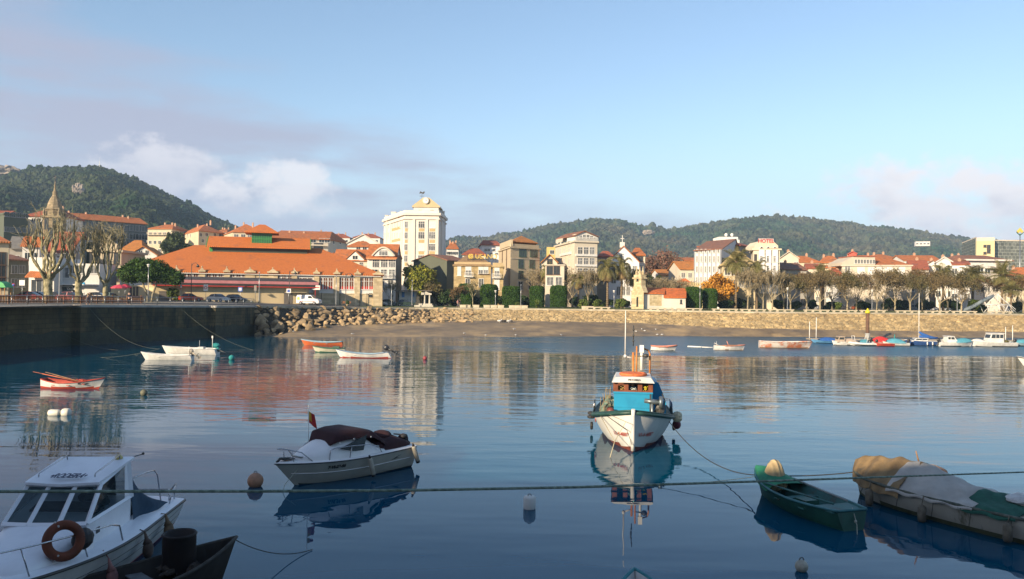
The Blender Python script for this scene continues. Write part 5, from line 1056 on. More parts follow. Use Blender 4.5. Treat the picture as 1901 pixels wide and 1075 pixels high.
r_ = plant('umbrella_tree', (tm.mesh('trunk', BARK), cm_, core.mesh('inner_crown', CLIP)), ('trunk', 'crown', 'inner_crown'), *at(278, 136), 0, .91, 'wide clipped umbrella shaped evergreen on two leaning trunks before the market', 'tree')
# topiary
def topiary(seed, w, h):
    rs = np.random.RandomState(seed); n = 9000; u = rs.uniform(-1, 1, (n, 3)); p = 4.0; m = (np.abs(u[:, 0])**p+np.abs(u[:, 1])**p)**(1/p); top_ = rs.rand(n) < .35
    V = u.copy(); k = ~top_; V[k, 0] /= m[k]; V[k, 1] /= m[k]; V[k, 2] = rs.uniform(-1, 1, k.sum()); V[top_, 2] = 1
    rr_ = np.sqrt(V[:, 0]**2+V[:, 1]**2); z = V[:, 2]; shr = np.where(z > .55, np.sqrt(np.clip(1-((z-.55)/.45)**2*.55, 0, 1)), 1); V[:, 0] *= shr*(1-.06*(1-z)); V[:, 1] *= shr*(1-.06*(1-z)); V[top_, 2] = 1-.14*rr_[top_]**3
    V *= np.array([w/2, w/2, h/2]); V[:, 2] += h/2+.25; V += rs.normal(0, .045, V.shape); q, f = quads(V, .20, rs)
    core = MB(); N_ = 20; prof = []
    for i in range(9):
        z = -1+2*i/8; s_ = (math.sqrt(max(0, 1-((z-.55)/.45)**2*.55)) if z > .55 else 1)*(1-.06*(1-z)); prof.append((s_, z))
    vs = []
    for s_, z in prof:
        for j in range(N_):
            a = 2*PI*j/N_; c2, s2 = math.cos(a), math.sin(a); m_ = (abs(c2)**4+abs(s2)**4)**.25; vs.append((c2/m_*s_*w/2*.94, s2/m_*s_*w/2*.94, z*h/2*.97+h/2+.22))
    core.add(vs, [(i*N_+j, i*N_+(j+1) % N_, (i+1)*N_+(j+1) % N_, (i+1)*N_+j) for i in range(8) for j in range(N_)]+[tuple(range(8*N_, 9*N_))], 0, True)
    tm = MB(); tm.tube([(0, 0, -.2), (0, 0, .8)], .16, 6)
    return npmesh('crown', q, f, TOP), core.mesh('inner_crown', TOP), tm.mesh('trunk', BARK)
topo = topiary(1, 3.85, 4.75)
for px, D, sw, sh, lb in [(865, 186, .92, 1.03, 'clipped hedge block at the start of the row, half hidden by brown twigs'), (908, 181, 1.02, 1.0, 'clipped hedge block between the bare sapling and the lamp'), (949, 180, 1.06, .93, 'widest clipped hedge block, third of five in a row'), (997, 181, .86, .95, 'narrow clipped hedge block with a round bush at its foot'), (1037, 179, .98, .98, 'clipped hedge block at the palm end of the hedge row'),
                        (1287.5, 178, .96, .98, 'clipped hedge block touching the end of the chapel'), (1318, 180, .84, .93, 'clipped hedge block beside the orange leaved tree')]:
    r_ = plant('topiary_hedge', topo, ('crown', 'inner_crown', 'trunk'), *at(px, D), rnd.uniform(-.15, .15), (sw, sw, sh), lb, 'hedge', 'clipped hedge blocks of the park')
# leafy crown tree factory
def leafy(seed, w, h, th, mat_, n, size, nb=9, tr=.2, shell=.45, core=False):
    rs = np.random.RandomState(seed); bl = blobs_in(w/2, w/2*.85, h/2, th+h/2, nb, rs); V, F = quads(cloud(n, bl, rs, shell), size, rs); tm = MB(); rd = random.Random(seed); tm.tube([(0, 0, -.3), (.1, 0, th*.5), (0, .1, th+h*.25)], [tr*1.2, tr, tr*.6], 7)
    for q in bl[:6]: tm.tube([(0, 0, th*.8), (q[0]*.5, q[1]*.5, (th+q[2])/2), q[:3]], [tr*.5, tr*.3, tr*.12], 4)
    return npmesh('crown', V, F, mat_), tm.mesh('trunk', BARK)
YG = leafmat('yellow_green_needles', (.11, .14, .018), (.20, .19, .022), scale=.35, island=.45); DG = leafmat('dark_shrub_leaves', (.018, .040, .012), (.040, .062, .018), scale=.6, island=.5); BRL = leafmat('dry_brown_leaves', (.15, .09, .038), (.10, .068, .03), scale=.8, island=.4)
ORL = leafmat('golden_leaves', (.50, .26, .035), (.36, .16, .025), scale=.5, island=.35); OLV = leafmat('olive_leaves', (.075, .075, .026), (.12, .088, .038), scale=.5, island=.45); RDT = leafmat('reddish_twigs', (.20, .105, .075), (.14, .075, .05), scale=.4, island=.35); EUC = leafmat('eucalyptus_leaves', (.040, .060, .022), (.065, .080, .030), scale=.3, island=.45); TAN = leafmat('tan_catkins', (.17, .125, .06), (.11, .085, .04), scale=.7, island=.4)
plant('conifer', leafy(31, 9.6, 9.4, 1.5, YG, 9000, .50, 20, .3), ('crown', 'trunk'), *at(781, 203), 0, 1, 'bushy yellow green conifer in front of the clock tower building', 'tree')
plant('eucalyptus_tree', leafy(32, 15, 13, 5, EUC, 6500, .75, 16, .5), ('crown', 'trunk'), XD(322, 290), 290, terr(XD(322, 290), 290)-1.5, 0, (1, 1, .92), 'big dark eucalyptus rising between cream hillside flats', 'tree')
plant('golden_tree', leafy(33, 8.8, 6.9, 1.6, ORL, 8000, .42, 16, .22), ('crown', 'trunk'), *at(1338, 186), 0, (1, 1, .95), 'round tree with bright orange yellow leaves beside the clipped hedges', 'tree')
plant('brown_tree', leafy(34, 6.5, 4.5, 1.2, OLV, 3500, .4, 8, .18), ('crown', 'trunk'), *at(806, 190), 0, 1, 'dull olive brown tree at the foot of the conifer', 'tree')
dk = [leafy(40+i, 5.5, 3.4, .0, DG, 3600, .34, 9, .15, .5) for i in range(3)]
bushes = [(832, 184, 1.1, 1.15, 'dark shrub right of the conifer'), (848, 188, 1.0, 1.1, 'dark shrub behind the strolling pair'), (886, 190, .9, .85, 'dark shrub behind the bare sapling'), (928, 190, .8, .8, 'dark shrub filling the gap after the second hedge block'), (975, 191, .8, .9, 'dark shrub between third and fourth hedge blocks'), (1020, 192, .7, .8, 'dark shrub between the last two hedge blocks of the row'),
          (1070, 188, .75, .75, 'dark shrub right of the last hedge block of the row'), (1096, 190, 1.0, 1.0, 'rounded dark shrub under the bare trees before the galleried block'), (1160, 184, .9, .75, 'dark shrub left of the chapel'), (1128, 190, .7, .6, 'low dark shrub under the palms'), (1347, 184, .9, .7, 'dark shrub under the golden tree'), (1372, 190, .9, .9, 'dark shrub right of the golden tree'),
          (1400, 192, .8, .7, 'dark shrub at the foot of the tall palm'), (1446, 192, .9, .8, 'dark shrub before the hotel bays'), (1478, 186, .75, .75, 'rounded dark shrub beside the lamp right of the hotel'), (1508, 190, .7, .75, 'dark shrub between pale trunks under the brown canopy'), (1540, 192, .9, .7, 'dark shrub before the white house with small red roof'), (1604, 191, .9, .8, 'dark shrub left of the mooring pile'), (1650, 190, 1.0, .9, 'dark shrub just right of the mooring pile'),
          (1672, 194, .9, .9, 'dark shrub left of the sailing boat mast'), (1715, 192, 1.1, .9, 'broad dark shrub right of the sailing boat mast'), (1768, 192, 1.0, .9, 'dark shrub left of the slide'), (1815, 185, .85, .75, 'dark shrub under the tube slide'), (1890, 190, .9, .9, 'dark shrub at the picture edge under the palms'), (735, 205, .8, .8, 'dark shrub left of the conifer'), (822, 192, .9, 1.3, 'tall dark shrub against the clock tower building')]
for i, (px, D, sw, sh, lb) in enumerate(bushes): plant('shrub', dk[i % 3], ('crown', 'stem'), *at(px, D), i*1.3, (sw, sw, sh), lb, 'shrub')
LG = leafmat('light_shrub_leaves', (.07, .11, .02), (.11, .13, .03), scale=.8, island=.4); lb_ = leafy(50, 2.6, 2.0, 0, LG, 1400, .22, 5, .08, .5)
for px, D, s, lb in [(1000, 174, 1.0, 'small light green round bush before the fourth hedge block'), (1083, 176, 1.1, 'light green bush before the bare trees near the galleried block'), (1112, 174, 1.1, 'light green bush at the foot of the drooping palm'), (1152, 178, 1.2, 'light green bush left of the chapel gable'), (1559, 178, 1.1, 'light green bush under the brown canopy near the red roof'), (1808, 180, 1.6, 'light green bush below the tube slide'), (320, 146, 1.3, 'low green bush left of the red car'), (960, 176, .7, 'tiny light bush between lamp and third hedge block')]:
    plant('bush', lb_, ('crown', 'stem'), *at(px, D), px, s, lb, 'bush')
# bare park trees
PB = mk('pale_plane_bark', (.36, .30, .19), (.20, .165, .10), scale=2, rough=.95)
vt = [bare_tree('t', 60+i, 8.9, .17, .24, 5, .62, 2, .16, .028, PB, [OLV, BRL, TAN][i % 3], [5600, 5000, 4600][i % 3], .17) for i in range(4)]
tw = [bare_tree('t', 70+i, 8.5, .14, .26, 5, .5, 3, .25, .028, PB, TAN, 500, .22) for i in range(3)]
row = [(1388, 176, 0, 1, 'bare pale tree right of the golden tree, before the palm trunk'), (1417, 175, 1, 1, 'pale twiggy tree before the left bay of the hotel'), (1434, 173, 1, 1, 'pale twiggy tree before the right bay of the hotel'), (1468, 177, 0, 0, 'brown canopied tree beside the lamp right of the hotel'), (1498, 180, 1, 0, 'brown canopied tree before the brown roofed stone house'), (1523, 175, 2, 0, 'olive canopied tree with a pale forked trunk below a yellow palm'),
       (1545, 186, 0, 0, 'brown tree before the small red roof'), (1573, 176, 3, 0, 'brown canopied tree left of the mooring pile'), (1590, 184, 1, 0, 'slim brown tree right behind the mooring pile'), (1628, 175, 2, 0, 'pale forked tree before the grey gallery block'), (1640, 186, 2, 1, 'twiggy tan tree before the white blinds of the grey block'), (1662, 182, 3, 0, 'brown tree before the right end of the grey block'), (1690, 177, 0, 0, 'brown canopied tree left of the sailing boat mast'),
       (1712, 186, 1, 0, 'dark brown tree behind the sailing boat mast'), (1745, 176, 2, 0, 'forked pale tree right of the sailing boat mast'), (1760, 183, 0, 0, 'olive brown tree left of the last promenade lamp'), (1785, 175, 3, 0, 'low forked tree beside the last promenade lamp'), (1900, 182, 1, 0, 'brown tree at the picture edge behind the slide'), (1886, 192, 3, 0, 'brown tree between slide frame and picture edge'), (1832, 195, 1, 0, 'brown tree behind the slide frame')]
row += [(995, 196, 0, 1, 'large bare pale tree behind the fourth hedge block'), (1012, 200, 1, 1, 'bare tree before the corner block glazing'), (1062, 186, 2, 1, 'twiggy bare tree right of the hedge row'), (1092, 184, 0, 1, 'bare pale tree before the galleried block'), (1105, 192, 1, 1, 'bare tree at the corner of the galleried block'), (1180, 198, 2, 1, 'bare tree behind the chapel bell gable'), (1040, 194, 0, 1, 'bare tree behind the last hedge block of the row'), (1455, 188, 0, 1, 'bare tree at the right hand corner of the hotel')]
for i, (px, D, vi, kind_, lb) in enumerate(row):
    m3 = (tw if kind_ else vt)[vi % (3 if kind_ else 4)]; s = rnd.uniform(.92, 1.1)*(1.0 if px > 1300 else .95); plant('park_tree', m3, ('trunk', 'branches', 'crown'), *at(px, D), i*2.1, (s*1.05, s*1.05, s*(1.0 if not kind_ else 1.08)), lb, 'tree')
sap = bare_tree('s', 80, 5.4, .09, .4, 4, .6, 3, .2, .022, PALEBARK, TAN, 250, .15, 4); sbr = bare_tree('s', 81, 4.6, .08, .35, 4, .7, 3, .1, .02, PALEBARK, BRL, 1500, .2, 4)
plant('sapling', sap, ('trunk', 'branches', 'crown'), *at(878, 174), 0, 1, 'slim bare sapling with pale trunk between the first two hedge blocks', 'tree'); plant('sapling', sbr, ('trunk', 'branches', 'crown'), *at(853, 176), 1, 1, 'small brown leaved tree above the strolling pair', 'tree'); plant('sapling', sap, ('trunk', 'branches', 'crown'), *at(729, 176), 2, .95, 'small bare tree right of the silver cars', 'tree')
plant('sapling', sap, ('trunk', 'branches', 'crown'), *at(722, 180), 4, .85, 'thin bare tree just before the glazed house', 'tree')
# poplars and woodland behind the chapel
pop = [bare_tree('p', 90+i, 14, .22, .2, 5, .34, 3, .55, .03, BARK, RDT, 2600, .34) for i in range(2)]
for i, (px, D, s, lb) in enumerate([(1202, 250, .98, 'reddish bare poplar left of three behind the chapel'), (1222, 256, .85, 'shorter reddish poplar in the middle behind the chapel'), (1236, 248, 1.08, 'tallest reddish bare poplar behind the chapel'), (1256, 252, .92, 'reddish bare poplar nearest the striped block'), (1268, 258, .78, 'small reddish poplar touching the striped block')]):
    x = XD(px, D); plant('poplar', pop[i % 2], ('trunk', 'branches', 'crown'), x, D, 4.1, i, (s*1.1, s*1.1, s*1.12), lb, 'tree')
gt = [leafy(95, 6, 7, 2, OLV, 3600, .4, 12, .2), leafy(96, 5, 8, 2, EUC, 3600, .4, 12, .2)]
for i, (px, D, k, s, lb) in enumerate([(1205, 216, 1, .95, 'green tree just behind the bell gable'), (1219, 210, 1, .9, 'dark green tree behind the chapel nave'), (1236, 222, 0, .9, 'olive tree behind the chapel annex'), (1250, 230, 0, .85, 'olive tree left of the battlements'), (1192, 206, 0, .8, 'olive tree left of the bell gable'), (1262, 216, 0, .6, 'olive tree behind the battlements'), (1290, 205, 1, .45, 'small dark tree right of the battlement roof')]):
    plant('garden_tree', gt[k], ('crown', 'trunk'), *at(px, D), i, s, lb, 'tree')
for i, (px, D, s, lb) in enumerate([(1195, 200, .8, 'twiggy grey tree behind the chapel roof, left'), (1232, 204, .95, 'twiggy grey tree behind the chapel roof'), (1262, 202, .9, 'twiggy grey tree left of the golden tree'), (1210, 202, .85, 'twiggy tree with whitish trunk behind the nave'), (1283, 208, .85, 'pale twiggy tree above the clipped hedge pair')]):
    plant('park_tree', tw[i % 3], ('trunk', 'branches', 'crown'), *at(px, D), i*1.7, s, lb, 'tree')
# palms
PFR = leafmat('palm_fronds', (.11, .115, .035), (.17, .145, .055), scale=.6, island=.3); PFD = leafmat('dry_fronds', (.24, .17, .08), (.16, .11, .05), scale=.6, island=.3); PTR = mk('palm_trunk', (.20, .15, .09), (.11, .08, .05), scale=3, rough=.95, bump=.05, bscale=8, waves=('z', 3))
def palm(seed, h, n=46, R=3.6, droop=1.0, dry=10, dens=1):
    rd = random.Random(seed); V = []; F = []; Vd = []; Fd = []
    def frond(V, F, a, e, Lf, dr):
        p = Vector((0, 0, 0)); d = Vector((math.cos(a)*math.cos(e), math.sin(a)*math.cos(e), math.sin(e))); sd = Vector((-math.sin(a), math.cos(a), 0)); K = 13
        for i in range(K):
            q = p+d*Lf/K; w = Lf*.20*math.sin(PI*min(1, (i+1.2)/K))**.7+.05; dz = d.cross(sd)
            b = len(V); V += [p+sd*.03, q+sd*.03, q-sd*.03, p-sd*.03]; F.append((b, b+1, b+2, b+3))
            for s in (1, -1):
                for k in range(2):
                    st = p+(q-p)*(k*.5+.1); b = len(V); tip = st+sd*s*w+d*w*.7-Vector((0, 0, w*.45)); V += [st, st+d*.07, tip+d*.02, tip-d*.03]; F.append((b, b+1, b+2, b+3))
            p = q; d = (d+Vector((0, 0, -dr*(.05+.16*i/K)))).normalized()
    for k in range(n):
        e = rd.uniform(-.15, 1.35)*1.0; frond(V, F, k*2.4+rd.uniform(-.2, .2), e, R*rd.uniform(.85, 1.12), droop*rd.uniform(.9, 1.5))
    for k in range(dry): frond(Vd, Fd, k*2.4+1, rd.uniform(-.9, -.3), R*.7, 1.6)
    tm = MB(); pts = [(0, 0, -.3), (.04, 0, h*.3), (0, .05, h*.7), (0, 0, h)]; tm.tube(pts, [.32, .26, .24, .30], 9); tm.ball((0, 0, h-.1), (.42, .42, .6), 9)
    mk_ = lambda V, F, m_: npmesh('fronds', np.array([(v.x, v.y, v.z+h) for v in V]), np.array(F), m_)
    return tm.mesh('trunk', PTR), mk_(V, F, PFR), mk_(Vd, Fd, PFD) if Fd else None
pv = [palm(1, 7.6, 48, 3.6), palm(2, 7.0, 44, 3.7, .8, 6), palm(3, 6.6, 30, 3.5, 1.7, 22)]
for i, (px, D, ytop, v_, s, lb) in enumerate([(1016, 190, 497, 2, .75, 'short dark drooping palm beside the corner block'), (1074, 184, 512, 2, .8, 'ragged drooping palm right of the hedge row'), (1128, 180, 490, 2, 1.0, 'tall ragged palm left of the white gabled building'), (1154, 182, 487, 2, 1.0, 'ragged palm directly before the white gabled building'), (1176, 186, 505, 2, .8, 'smaller drooping palm touching the bell gable'),
                                              (1366, 184, 478, 0, 1.05, 'tallest full crowned palm beside the golden tree'), (1405, 184, 492, 2, 1.0, 'ragged palm before the hotel corner'), (1524, 190, 506, 1, .85, 'yellow green palm rising from the brown canopy before the red roof'), (1751, 186, 500, 2, 1.0, 'palm before the house with the shallow arched roof'), (1806, 184, 502, 0, 1.05, 'broad dense palm before the white flats, above the slide tube'), (1860, 186, 502, 1, 1.0, 'palm with open green fan crown above the slide frame'), (1877, 180, 530, 1, .75, 'short palm between the slide frame and picture edge'), (1903, 188, 515, 0, .9, 'palm cut by the picture edge')]):
    x, y, z = at(px, D); h0 = [7.6, 7.0, 6.6][v_]; hz_ = ZD(px, ytop+9, D)-z; plant('palm_tree', pv[v_], ('trunk', 'fronds', 'dry_fronds'), x, y, z, i*1.1, (s, s, hz_/h0), lb, 'palm')
# ---------------------------------------------------------------- street furniture, vehicles, people
def lamp(px, D, ytop, kind, lb, arm=1.0):
    x, y, z = at(px, D); h = ZD(px, ytop, D)-z; r = empty('street_lamp', (x, y, z), 0, lb, 'street lamp'); m_ = METAL if kind != 'hook' else DARKM
    mb = MB(); mb.tube([(0, 0, 0), (0, 0, .5), (0, 0, h*.6), (0, 0, h)], [.11, .08, .065, .05], 7)
    if kind == 'hook':
        mb.tube([(0, 0, h*.93), (.25*arm, 0, h*1.0), (.7*arm, 0, h*1.02), (1.1*arm, 0, h*.97)], .045, 6); mb.obj('pole', m_, r); q = MB(); q.lathe([(.06, .3), (.12, .15), (.36, -.12), (.30, -.15), (.1, -.3)], 10, (1.1*arm, 0, h*.94)); q.obj('lamp_shade', m_, r)
    elif kind == 'double':
        for s in (-1, 1): mb.tube([(0, 0, h*.96), (s*.5, 0, h), (s*.9, 0, h)], .04, 5)
        mb.obj('pole', m_, r)
        for s in (-1, 1): q = MB(); q.lathe([(.05, .15), (.32, -.02), (.3, -.08), (.12, -.12)], 10, (s*.95, 0, h)); q.obj('lamp_shade', m_, r)
    elif kind == 'globe':
        mb.obj('pole', m_, r); q = MB(); q.lathe([(.07, -.1), (.16, 0), (.20, .25), (.30, .32), (.30, .36), (.05, .46)], 9, (0, 0, h-.2)); q.obj('lamp_head', WFRAME, r)
    else: mb.obj('pole', m_, r); q = MB(); q.box(-.12, .12, -.12, .12, h, h+.22); q.obj('lamp_head', m_, r)
    return r
for a in [(110, 118, 470, 'double', 'tall grey lamp with twin heads between the first two plane trees'), (275, 133, 493, 'globe', 'grey lamp with a pale head in front of the umbrella tree'), (355, 143, 489, 'hook', 'dark hooked lamp behind the red car'), (537, 151, 503, 'hook', 'dark hooked lamp before the grey door at the end of the annex'),
          (642, 152, 508, 'hook', 'dark hooked lamp before the triple red windows of the market'), (481, 148, 507, 'plain', 'plain grey pole right of the disabled parking sign'), (624, 150, 514, 'plain', 'plain grey pole right of the white van'), (765, 168, 522, 'plain', 'thin grey lamp pole before the kiosk'), (920, 173, 541, 'globe', 'short dark park lamp between second and third hedge blocks'),
          (967, 173, 530, 'plain', 'thin park lamp right of the widest hedge block'), (1299.5, 172, 533, 'globe', 'grey park lamp standing before the clipped hedge pair'), (1462, 170, 536, 'globe', 'pale park lamp right of the hotel'), (1619, 172, 540, 'globe', 'park lamp behind the mooring pile'), (1777, 175, 543, 'globe', 'park lamp left of the tube slide'), (1140, 171, 541, 'globe', 'slim park lamp left of the chapel'), (727, 168, 530, 'plain', 'thin pole right of the silver cars')]:
    lamp(a[0], a[1], a[2], a[3], a[4])
def sign(px, D, y0, y1, shape, col, lb, w=.6, col2=None):
    x, y, z = at(px, D); h = ZD(px, y0, D)-z; r = empty('road_sign', (x, y, z), 0, lb, 'road sign'); mb = MB(); mb.tube([(0, 0, 0), (0, 0, h-.1)], .035, 5); mb.obj('pole', METAL, r); q = MB()
    hh = ZD(px, y0, D)-ZD(px, y1, D)
    if shape == 'round': q.lathe([(w/2, .0), (w/2, .03)], 16, (0, -.06, h-w/2), 0, 'y'); q.lathe([(w*.36, -.012), (w*.36, -.001)], 16, (0, -.06, h-w/2), 1, 'y')
    else: q.box(-w/2, w/2, -.06, -.03, h-hh, h)
    if shape == 'ring': q.torus((0, -.075, h-hh/2), w*.3, w*.07, 14, 5, 'y', 1)
    if shape == 'box' and col2: q.box(-w*.3, w*.3, -.075, -.061, h-hh*.8, h-hh*.2, 1)
    q.obj('panel', [col, col2 or col], r)
RS = paint((.45, .04, .04), .5, 'sign_red2'); WS = paint((.68, .68, .66), .5, 'sign_white'); BS = paint((.04, .10, .40), .5, 'sign_blue2')
sign(336, 139, 529, 535, 'round', RS, 'round red and white no entry sign left of the red car', .62, WS); sign(382, 141, 528, 540, 'ring', WS, 'square white sign with a red ring left of the white car', .75, RS); sign(446, 141, 533, 541, 'box', BS, 'blue parking sign behind the black car', .75, WS)
sign(474, 143, 530, 540, 'box', paint((.2, .17, .15), .6, 'sign_brown'), 'small brown sign right of the blue parking sign', .45); sign(536, 149, 536, 544, 'box', WS, 'white sign before the end door of the annex', .8, BS); sign(41, 112, 520, 530, 'box', WS, 'white rectangular sign beside the dark street', .75); sign(25, 114, 526, 532, 'round', RS, 'round red rimmed sign at the end of the dark street', .5, BS); sign(710, 168, 538, 543, 'round', WS, 'small pale round sign left of the glazed house', .5, RS)
# cars
TYRE = RUBBER; RIM = paint((.35, .35, .36), .35, 'rim_grey'); HL = paint((.7, .7, .68), .1, 'headlight_glass'); TL = paint((.4, .02, .02), .2, 'tail_light'); CG = glassm((.02, .025, .03))
def car(name, lb, px, D, col, rz=0, van=False, cat='car', s=1.0, hatch=True):
    x, y, z = at(px, D); r = empty(name, (x, y, z+.02), rz, lb, cat); r.scale = (s, s, s); m_ = mk('car_paint', col, tuple(c*.85 for c in col), scale=.8, rough=.25, spec=.6, metal=.0)
    if van: P = [(-2.2, .30), (-2.2, 1.55), (-2.05, 1.82), (.55, 1.84), (1.15, 1.25), (2.0, 1.0), (2.18, .75), (2.18, .30)]; hw = .88
    else: P = [(-2.1, .32), (-2.12, .80), (-1.95, .95), (-1.45, 1.0), (.95, .93), (1.85, .78), (2.08, .60), (2.1, .32)]; hw = .86
    mb = MB(); n = len(P)
    prof = lambda k, dy: [(p[0]*k, dy, p[1]) for p in P]
    ys = [(-hw*.97, .985), (-hw, 1.0), (hw, 1.0), (hw*.97, .985)]; vs = []
    for (yy, k) in ys: vs += [(p[0]*k, yy*(.86 if p[1] > 1.3 else 1), p[1]) for p in P]
    mb.add(vs, [(j*n+i, j*n+(i+1) % n, (j+1)*n+(i+1) % n, (j+1)*n+i) for j in range(3) for i in range(n)]+[tuple(range(n))[::-1], tuple(range(3*n, 4*n))], 0, False)
    mb.obj('body', m_, r)
    if not van:
        G = [(-1.75 if hatch else -1.55, .96), (-1.25, 1.38), (-.2, 1.46), (.25, 1.40), (1.05, .92)]; q = MB(); vs = []; k = len(G)
        for yy in (-hw*.93, hw*.93): vs += [(p[0], yy*(.80 if p[1] > 1.2 else 1), p[1]) for p in G]
        q.add(vs, [tuple(range(k))[::-1], tuple(range(k, 2*k))]+[(i, i+1, i+1+k, i+k) for i in range(k-1)], 0); q.obj('windows', CG, r)
        q = MB(); q.prism([(-1.22, 1.385), (-.2, 1.47), (.22, 1.41), (.2, 1.45), (-.2, 1.50), (-1.2, 1.42)], -hw*.72, hw*.72, 'y')
        for xx in (-.35,): 
            for sy in (-1, 1): q.add([(xx-.05, sy*hw*.935, .95), (xx+.05, sy*hw*.935, .95), (xx+.05, sy*hw*.76, 1.44), (xx-.05, sy*hw*.76, 1.44)], [(0, 1, 2, 3)])
        q.obj('car_roof', m_, r)
    else:
        q = MB()
        for sy in (-1, 1): yy = sy*hw*.94; q.add([(.1, sy*(hw*.99+.012), 1.22), (1.05, sy*(hw*.99+.012), 1.22), (.62, sy*(hw*.87+.02), 1.66), (.1, sy*(hw*.87+.02), 1.68)], [(0, 1, 2, 3)])
        q.add([(1.17, -hw*.8, 1.26), (1.17, hw*.8, 1.26), (.6, hw*.74, 1.80), (.6, -hw*.74, 1.80)], [(0, 1, 2, 3)]); q.obj('windows', CG, r)
        q = MB(); q.box(-1.6, 1.3, -hw-.012, -hw-.001, .62, .68); q.obj('side_stripe', RS, r)
        q = MB(); q.box(-2.0, -1.55, -hw-.012, -hw-.001, .95, 1.22); q.box(-1.95, -1.62, -hw-.012, -hw-.001, 1.28, 1.45); q.obj('side_emblem', paint((.70, .50, .03), .5, 'emblem_yellow'), r)
    for i, (wx, wy) in enumerate([(-1.32, -1), (1.32, -1), (-1.32, 1), (1.32, 1)]):
        q = MB(); q.lathe([(.2, -.1), (.31, -.1), (.31, .1), (.2, .1)], 14, (0, 0, 0), 0, 'y'); w = q.obj('wheel', TYRE, r, (wx, wy*(hw-.06), .31)); q = MB(); q.lathe([(.19, -.105), (.19, .105)], 10, (0, 0, 0), 0, 'y'); q.obj('rim', RIM, w)
    for sy in (-1, 1):
        q = MB(); q.box(1.9, 2.12, sy*.62-.16, sy*.62+.16, .58, .72); q.obj('headlight', HL, r); q = MB(); q.box(-2.14, -2.0, sy*.66-.12, sy*.66+.12, .68, .85 if not van else 1.1); q.obj('tail_light', TL, r)
    return r
car('parked_car', 'orange red hatchback parked before the market annex', 355, 146, (.50, .06, .02), .3)
car('parked_car', 'small white car with pale windscreen parked left of the black car', 406, 146, (.68, .67, .64), -.45)
car('parked_car', 'black car parked between white car and plain pole', 437, 147, (.02, .022, .022), -.5)
car('delivery_van', 'white delivery van with yellow emblem parked before the end door of the annex', 574, 152, (.68, .68, .68), -.12, True, 'van')
car('parked_car', 'silver estate car parked at the corner of the market hall', 700, 172, (.42, .44, .46), -.15, cat='car')
car('parked_car', 'blue grey car half hidden behind the silver estate car', 723, 182, (.16, .22, .27), -.1)
car('parked_car', 'dark green car parked before the kiosk', 754, 173, (.025, .045, .035), .1)
car('parked_car', 'white car glimpsed between third and second hedge blocks', 932, 192, (.5, .5, .52), 0)
car('parked_car', 'small red car behind the fence under the first plane tree', 59, 128, (.42, .03, .03), .1); car('parked_car', 'white car behind the fence beside the red car', 72, 132, (.6, .6, .6), .1); car('parked_car', 'dark grey car parked below the sign board', 106, 130, (.06, .065, .07), 0); car('parked_car', 'pink red car between the two wide plane trees', 133, 126, (.35, .08, .08), 0)
car('parked_car', 'dark car behind the bent person', 183, 128, (.04, .045, .05), .2); car('parked_car', 'pale green car beside the red parasol', 208, 132, (.22, .30, .27), .4)
for px, c_, lb in [(1380, (.6, .6, .6), 'white car under the trees right of the golden tree'), (1512, (.55, .55, .55), 'white car under the brown canopies right of the hotel'), (1560, (.05, .05, .06), 'dark car under the canopy below the red roof'), (1597, (.5, .12, .04), 'orange car seen left of the mooring pile'), (1612, (.6, .6, .6), 'white car seen just above the mooring pile'), (1730, (.62, .62, .62), 'white car behind the trees right of the mast'), (1698, (.4, .4, .42), 'grey car behind the trees at the mast'), (1765, (.6, .6, .6), 'white car left of the last lamp')]:
    car('parked_car', lb, px, 199, c_, rnd.uniform(-.1, .1))
# railing along the quay wall: pale posts with two rails
r0 = EDGE[0]; fr_ = empty('railing', (r0[0], r0[1], 0), 0, 'long thin metal railing with two rails along the top of the dark quay wall', 'railing')
def along(px): 
    D = interp([(e[2], e[1]) for e in EDGE], px); x = XD(px, D); return Vector((x+.0, D+.35, gz(x)+.05))
pts = []; px = -255
cur = along(-255); last = cur
while px < 474:
    p = along(px)
    if (p-last).length > 2.1 or px == -255: pts.append(p); last = p
    px += 1
pmesh = MB(); pmesh.tube([(0, 0, 0), (0, 0, 1.08)], .04, 5); pm = pmesh.mesh('post', METAL)
for p in pts: link('post', pm, fr_, (p.x-r0[0], p.y-r0[1], p.z))
for zz in (.55, 1.07): mb = MB(); mb.tube([(p.x-r0[0], p.y-r0[1], p.z+zz) for p in pts], .028 if zz < 1 else .035, 5); mb.obj('rail', METAL, fr_)
# brown picket fence behind
WD = mk('fence_wood', (.20, .085, .035), (.11, .05, .022), scale=3, rough=.85, island=.3)
mb = MB(); o = along(-60)+Vector((0, 5, 0)); 
pf0 = Vector((XD(-60, 91), 91, gz(XD(-60, 91)))); pf1 = Vector((XD(268, 116), 116, gz(XD(268, 116)))); L_ = (pf1-pf0).length; n_ = int(L_/.2)
for i in range(n_):
    if i % 13 == 12: mb.box(i*.2-.03, i*.2+.05, -.06, .06, 0, 1.15, 0); continue
    mb.box(i*.2-.055, i*.2+.055, -.02, .02, .1, 1.02+.02*((i*7) % 3), 0)
for z in (.25, .85): mb.box(0, L_, .02, .06, z, z+.09, 0)
d = pf1-pf0; o = mb.obj('picket_fence', WD, None, pf0+Vector((0, 0, .03))); o.rotation_euler = (0, 0, math.atan2(d.y, d.x)); tag(o, 'brown wooden picket fence behind the quay railing below the plane trees', 'fence')
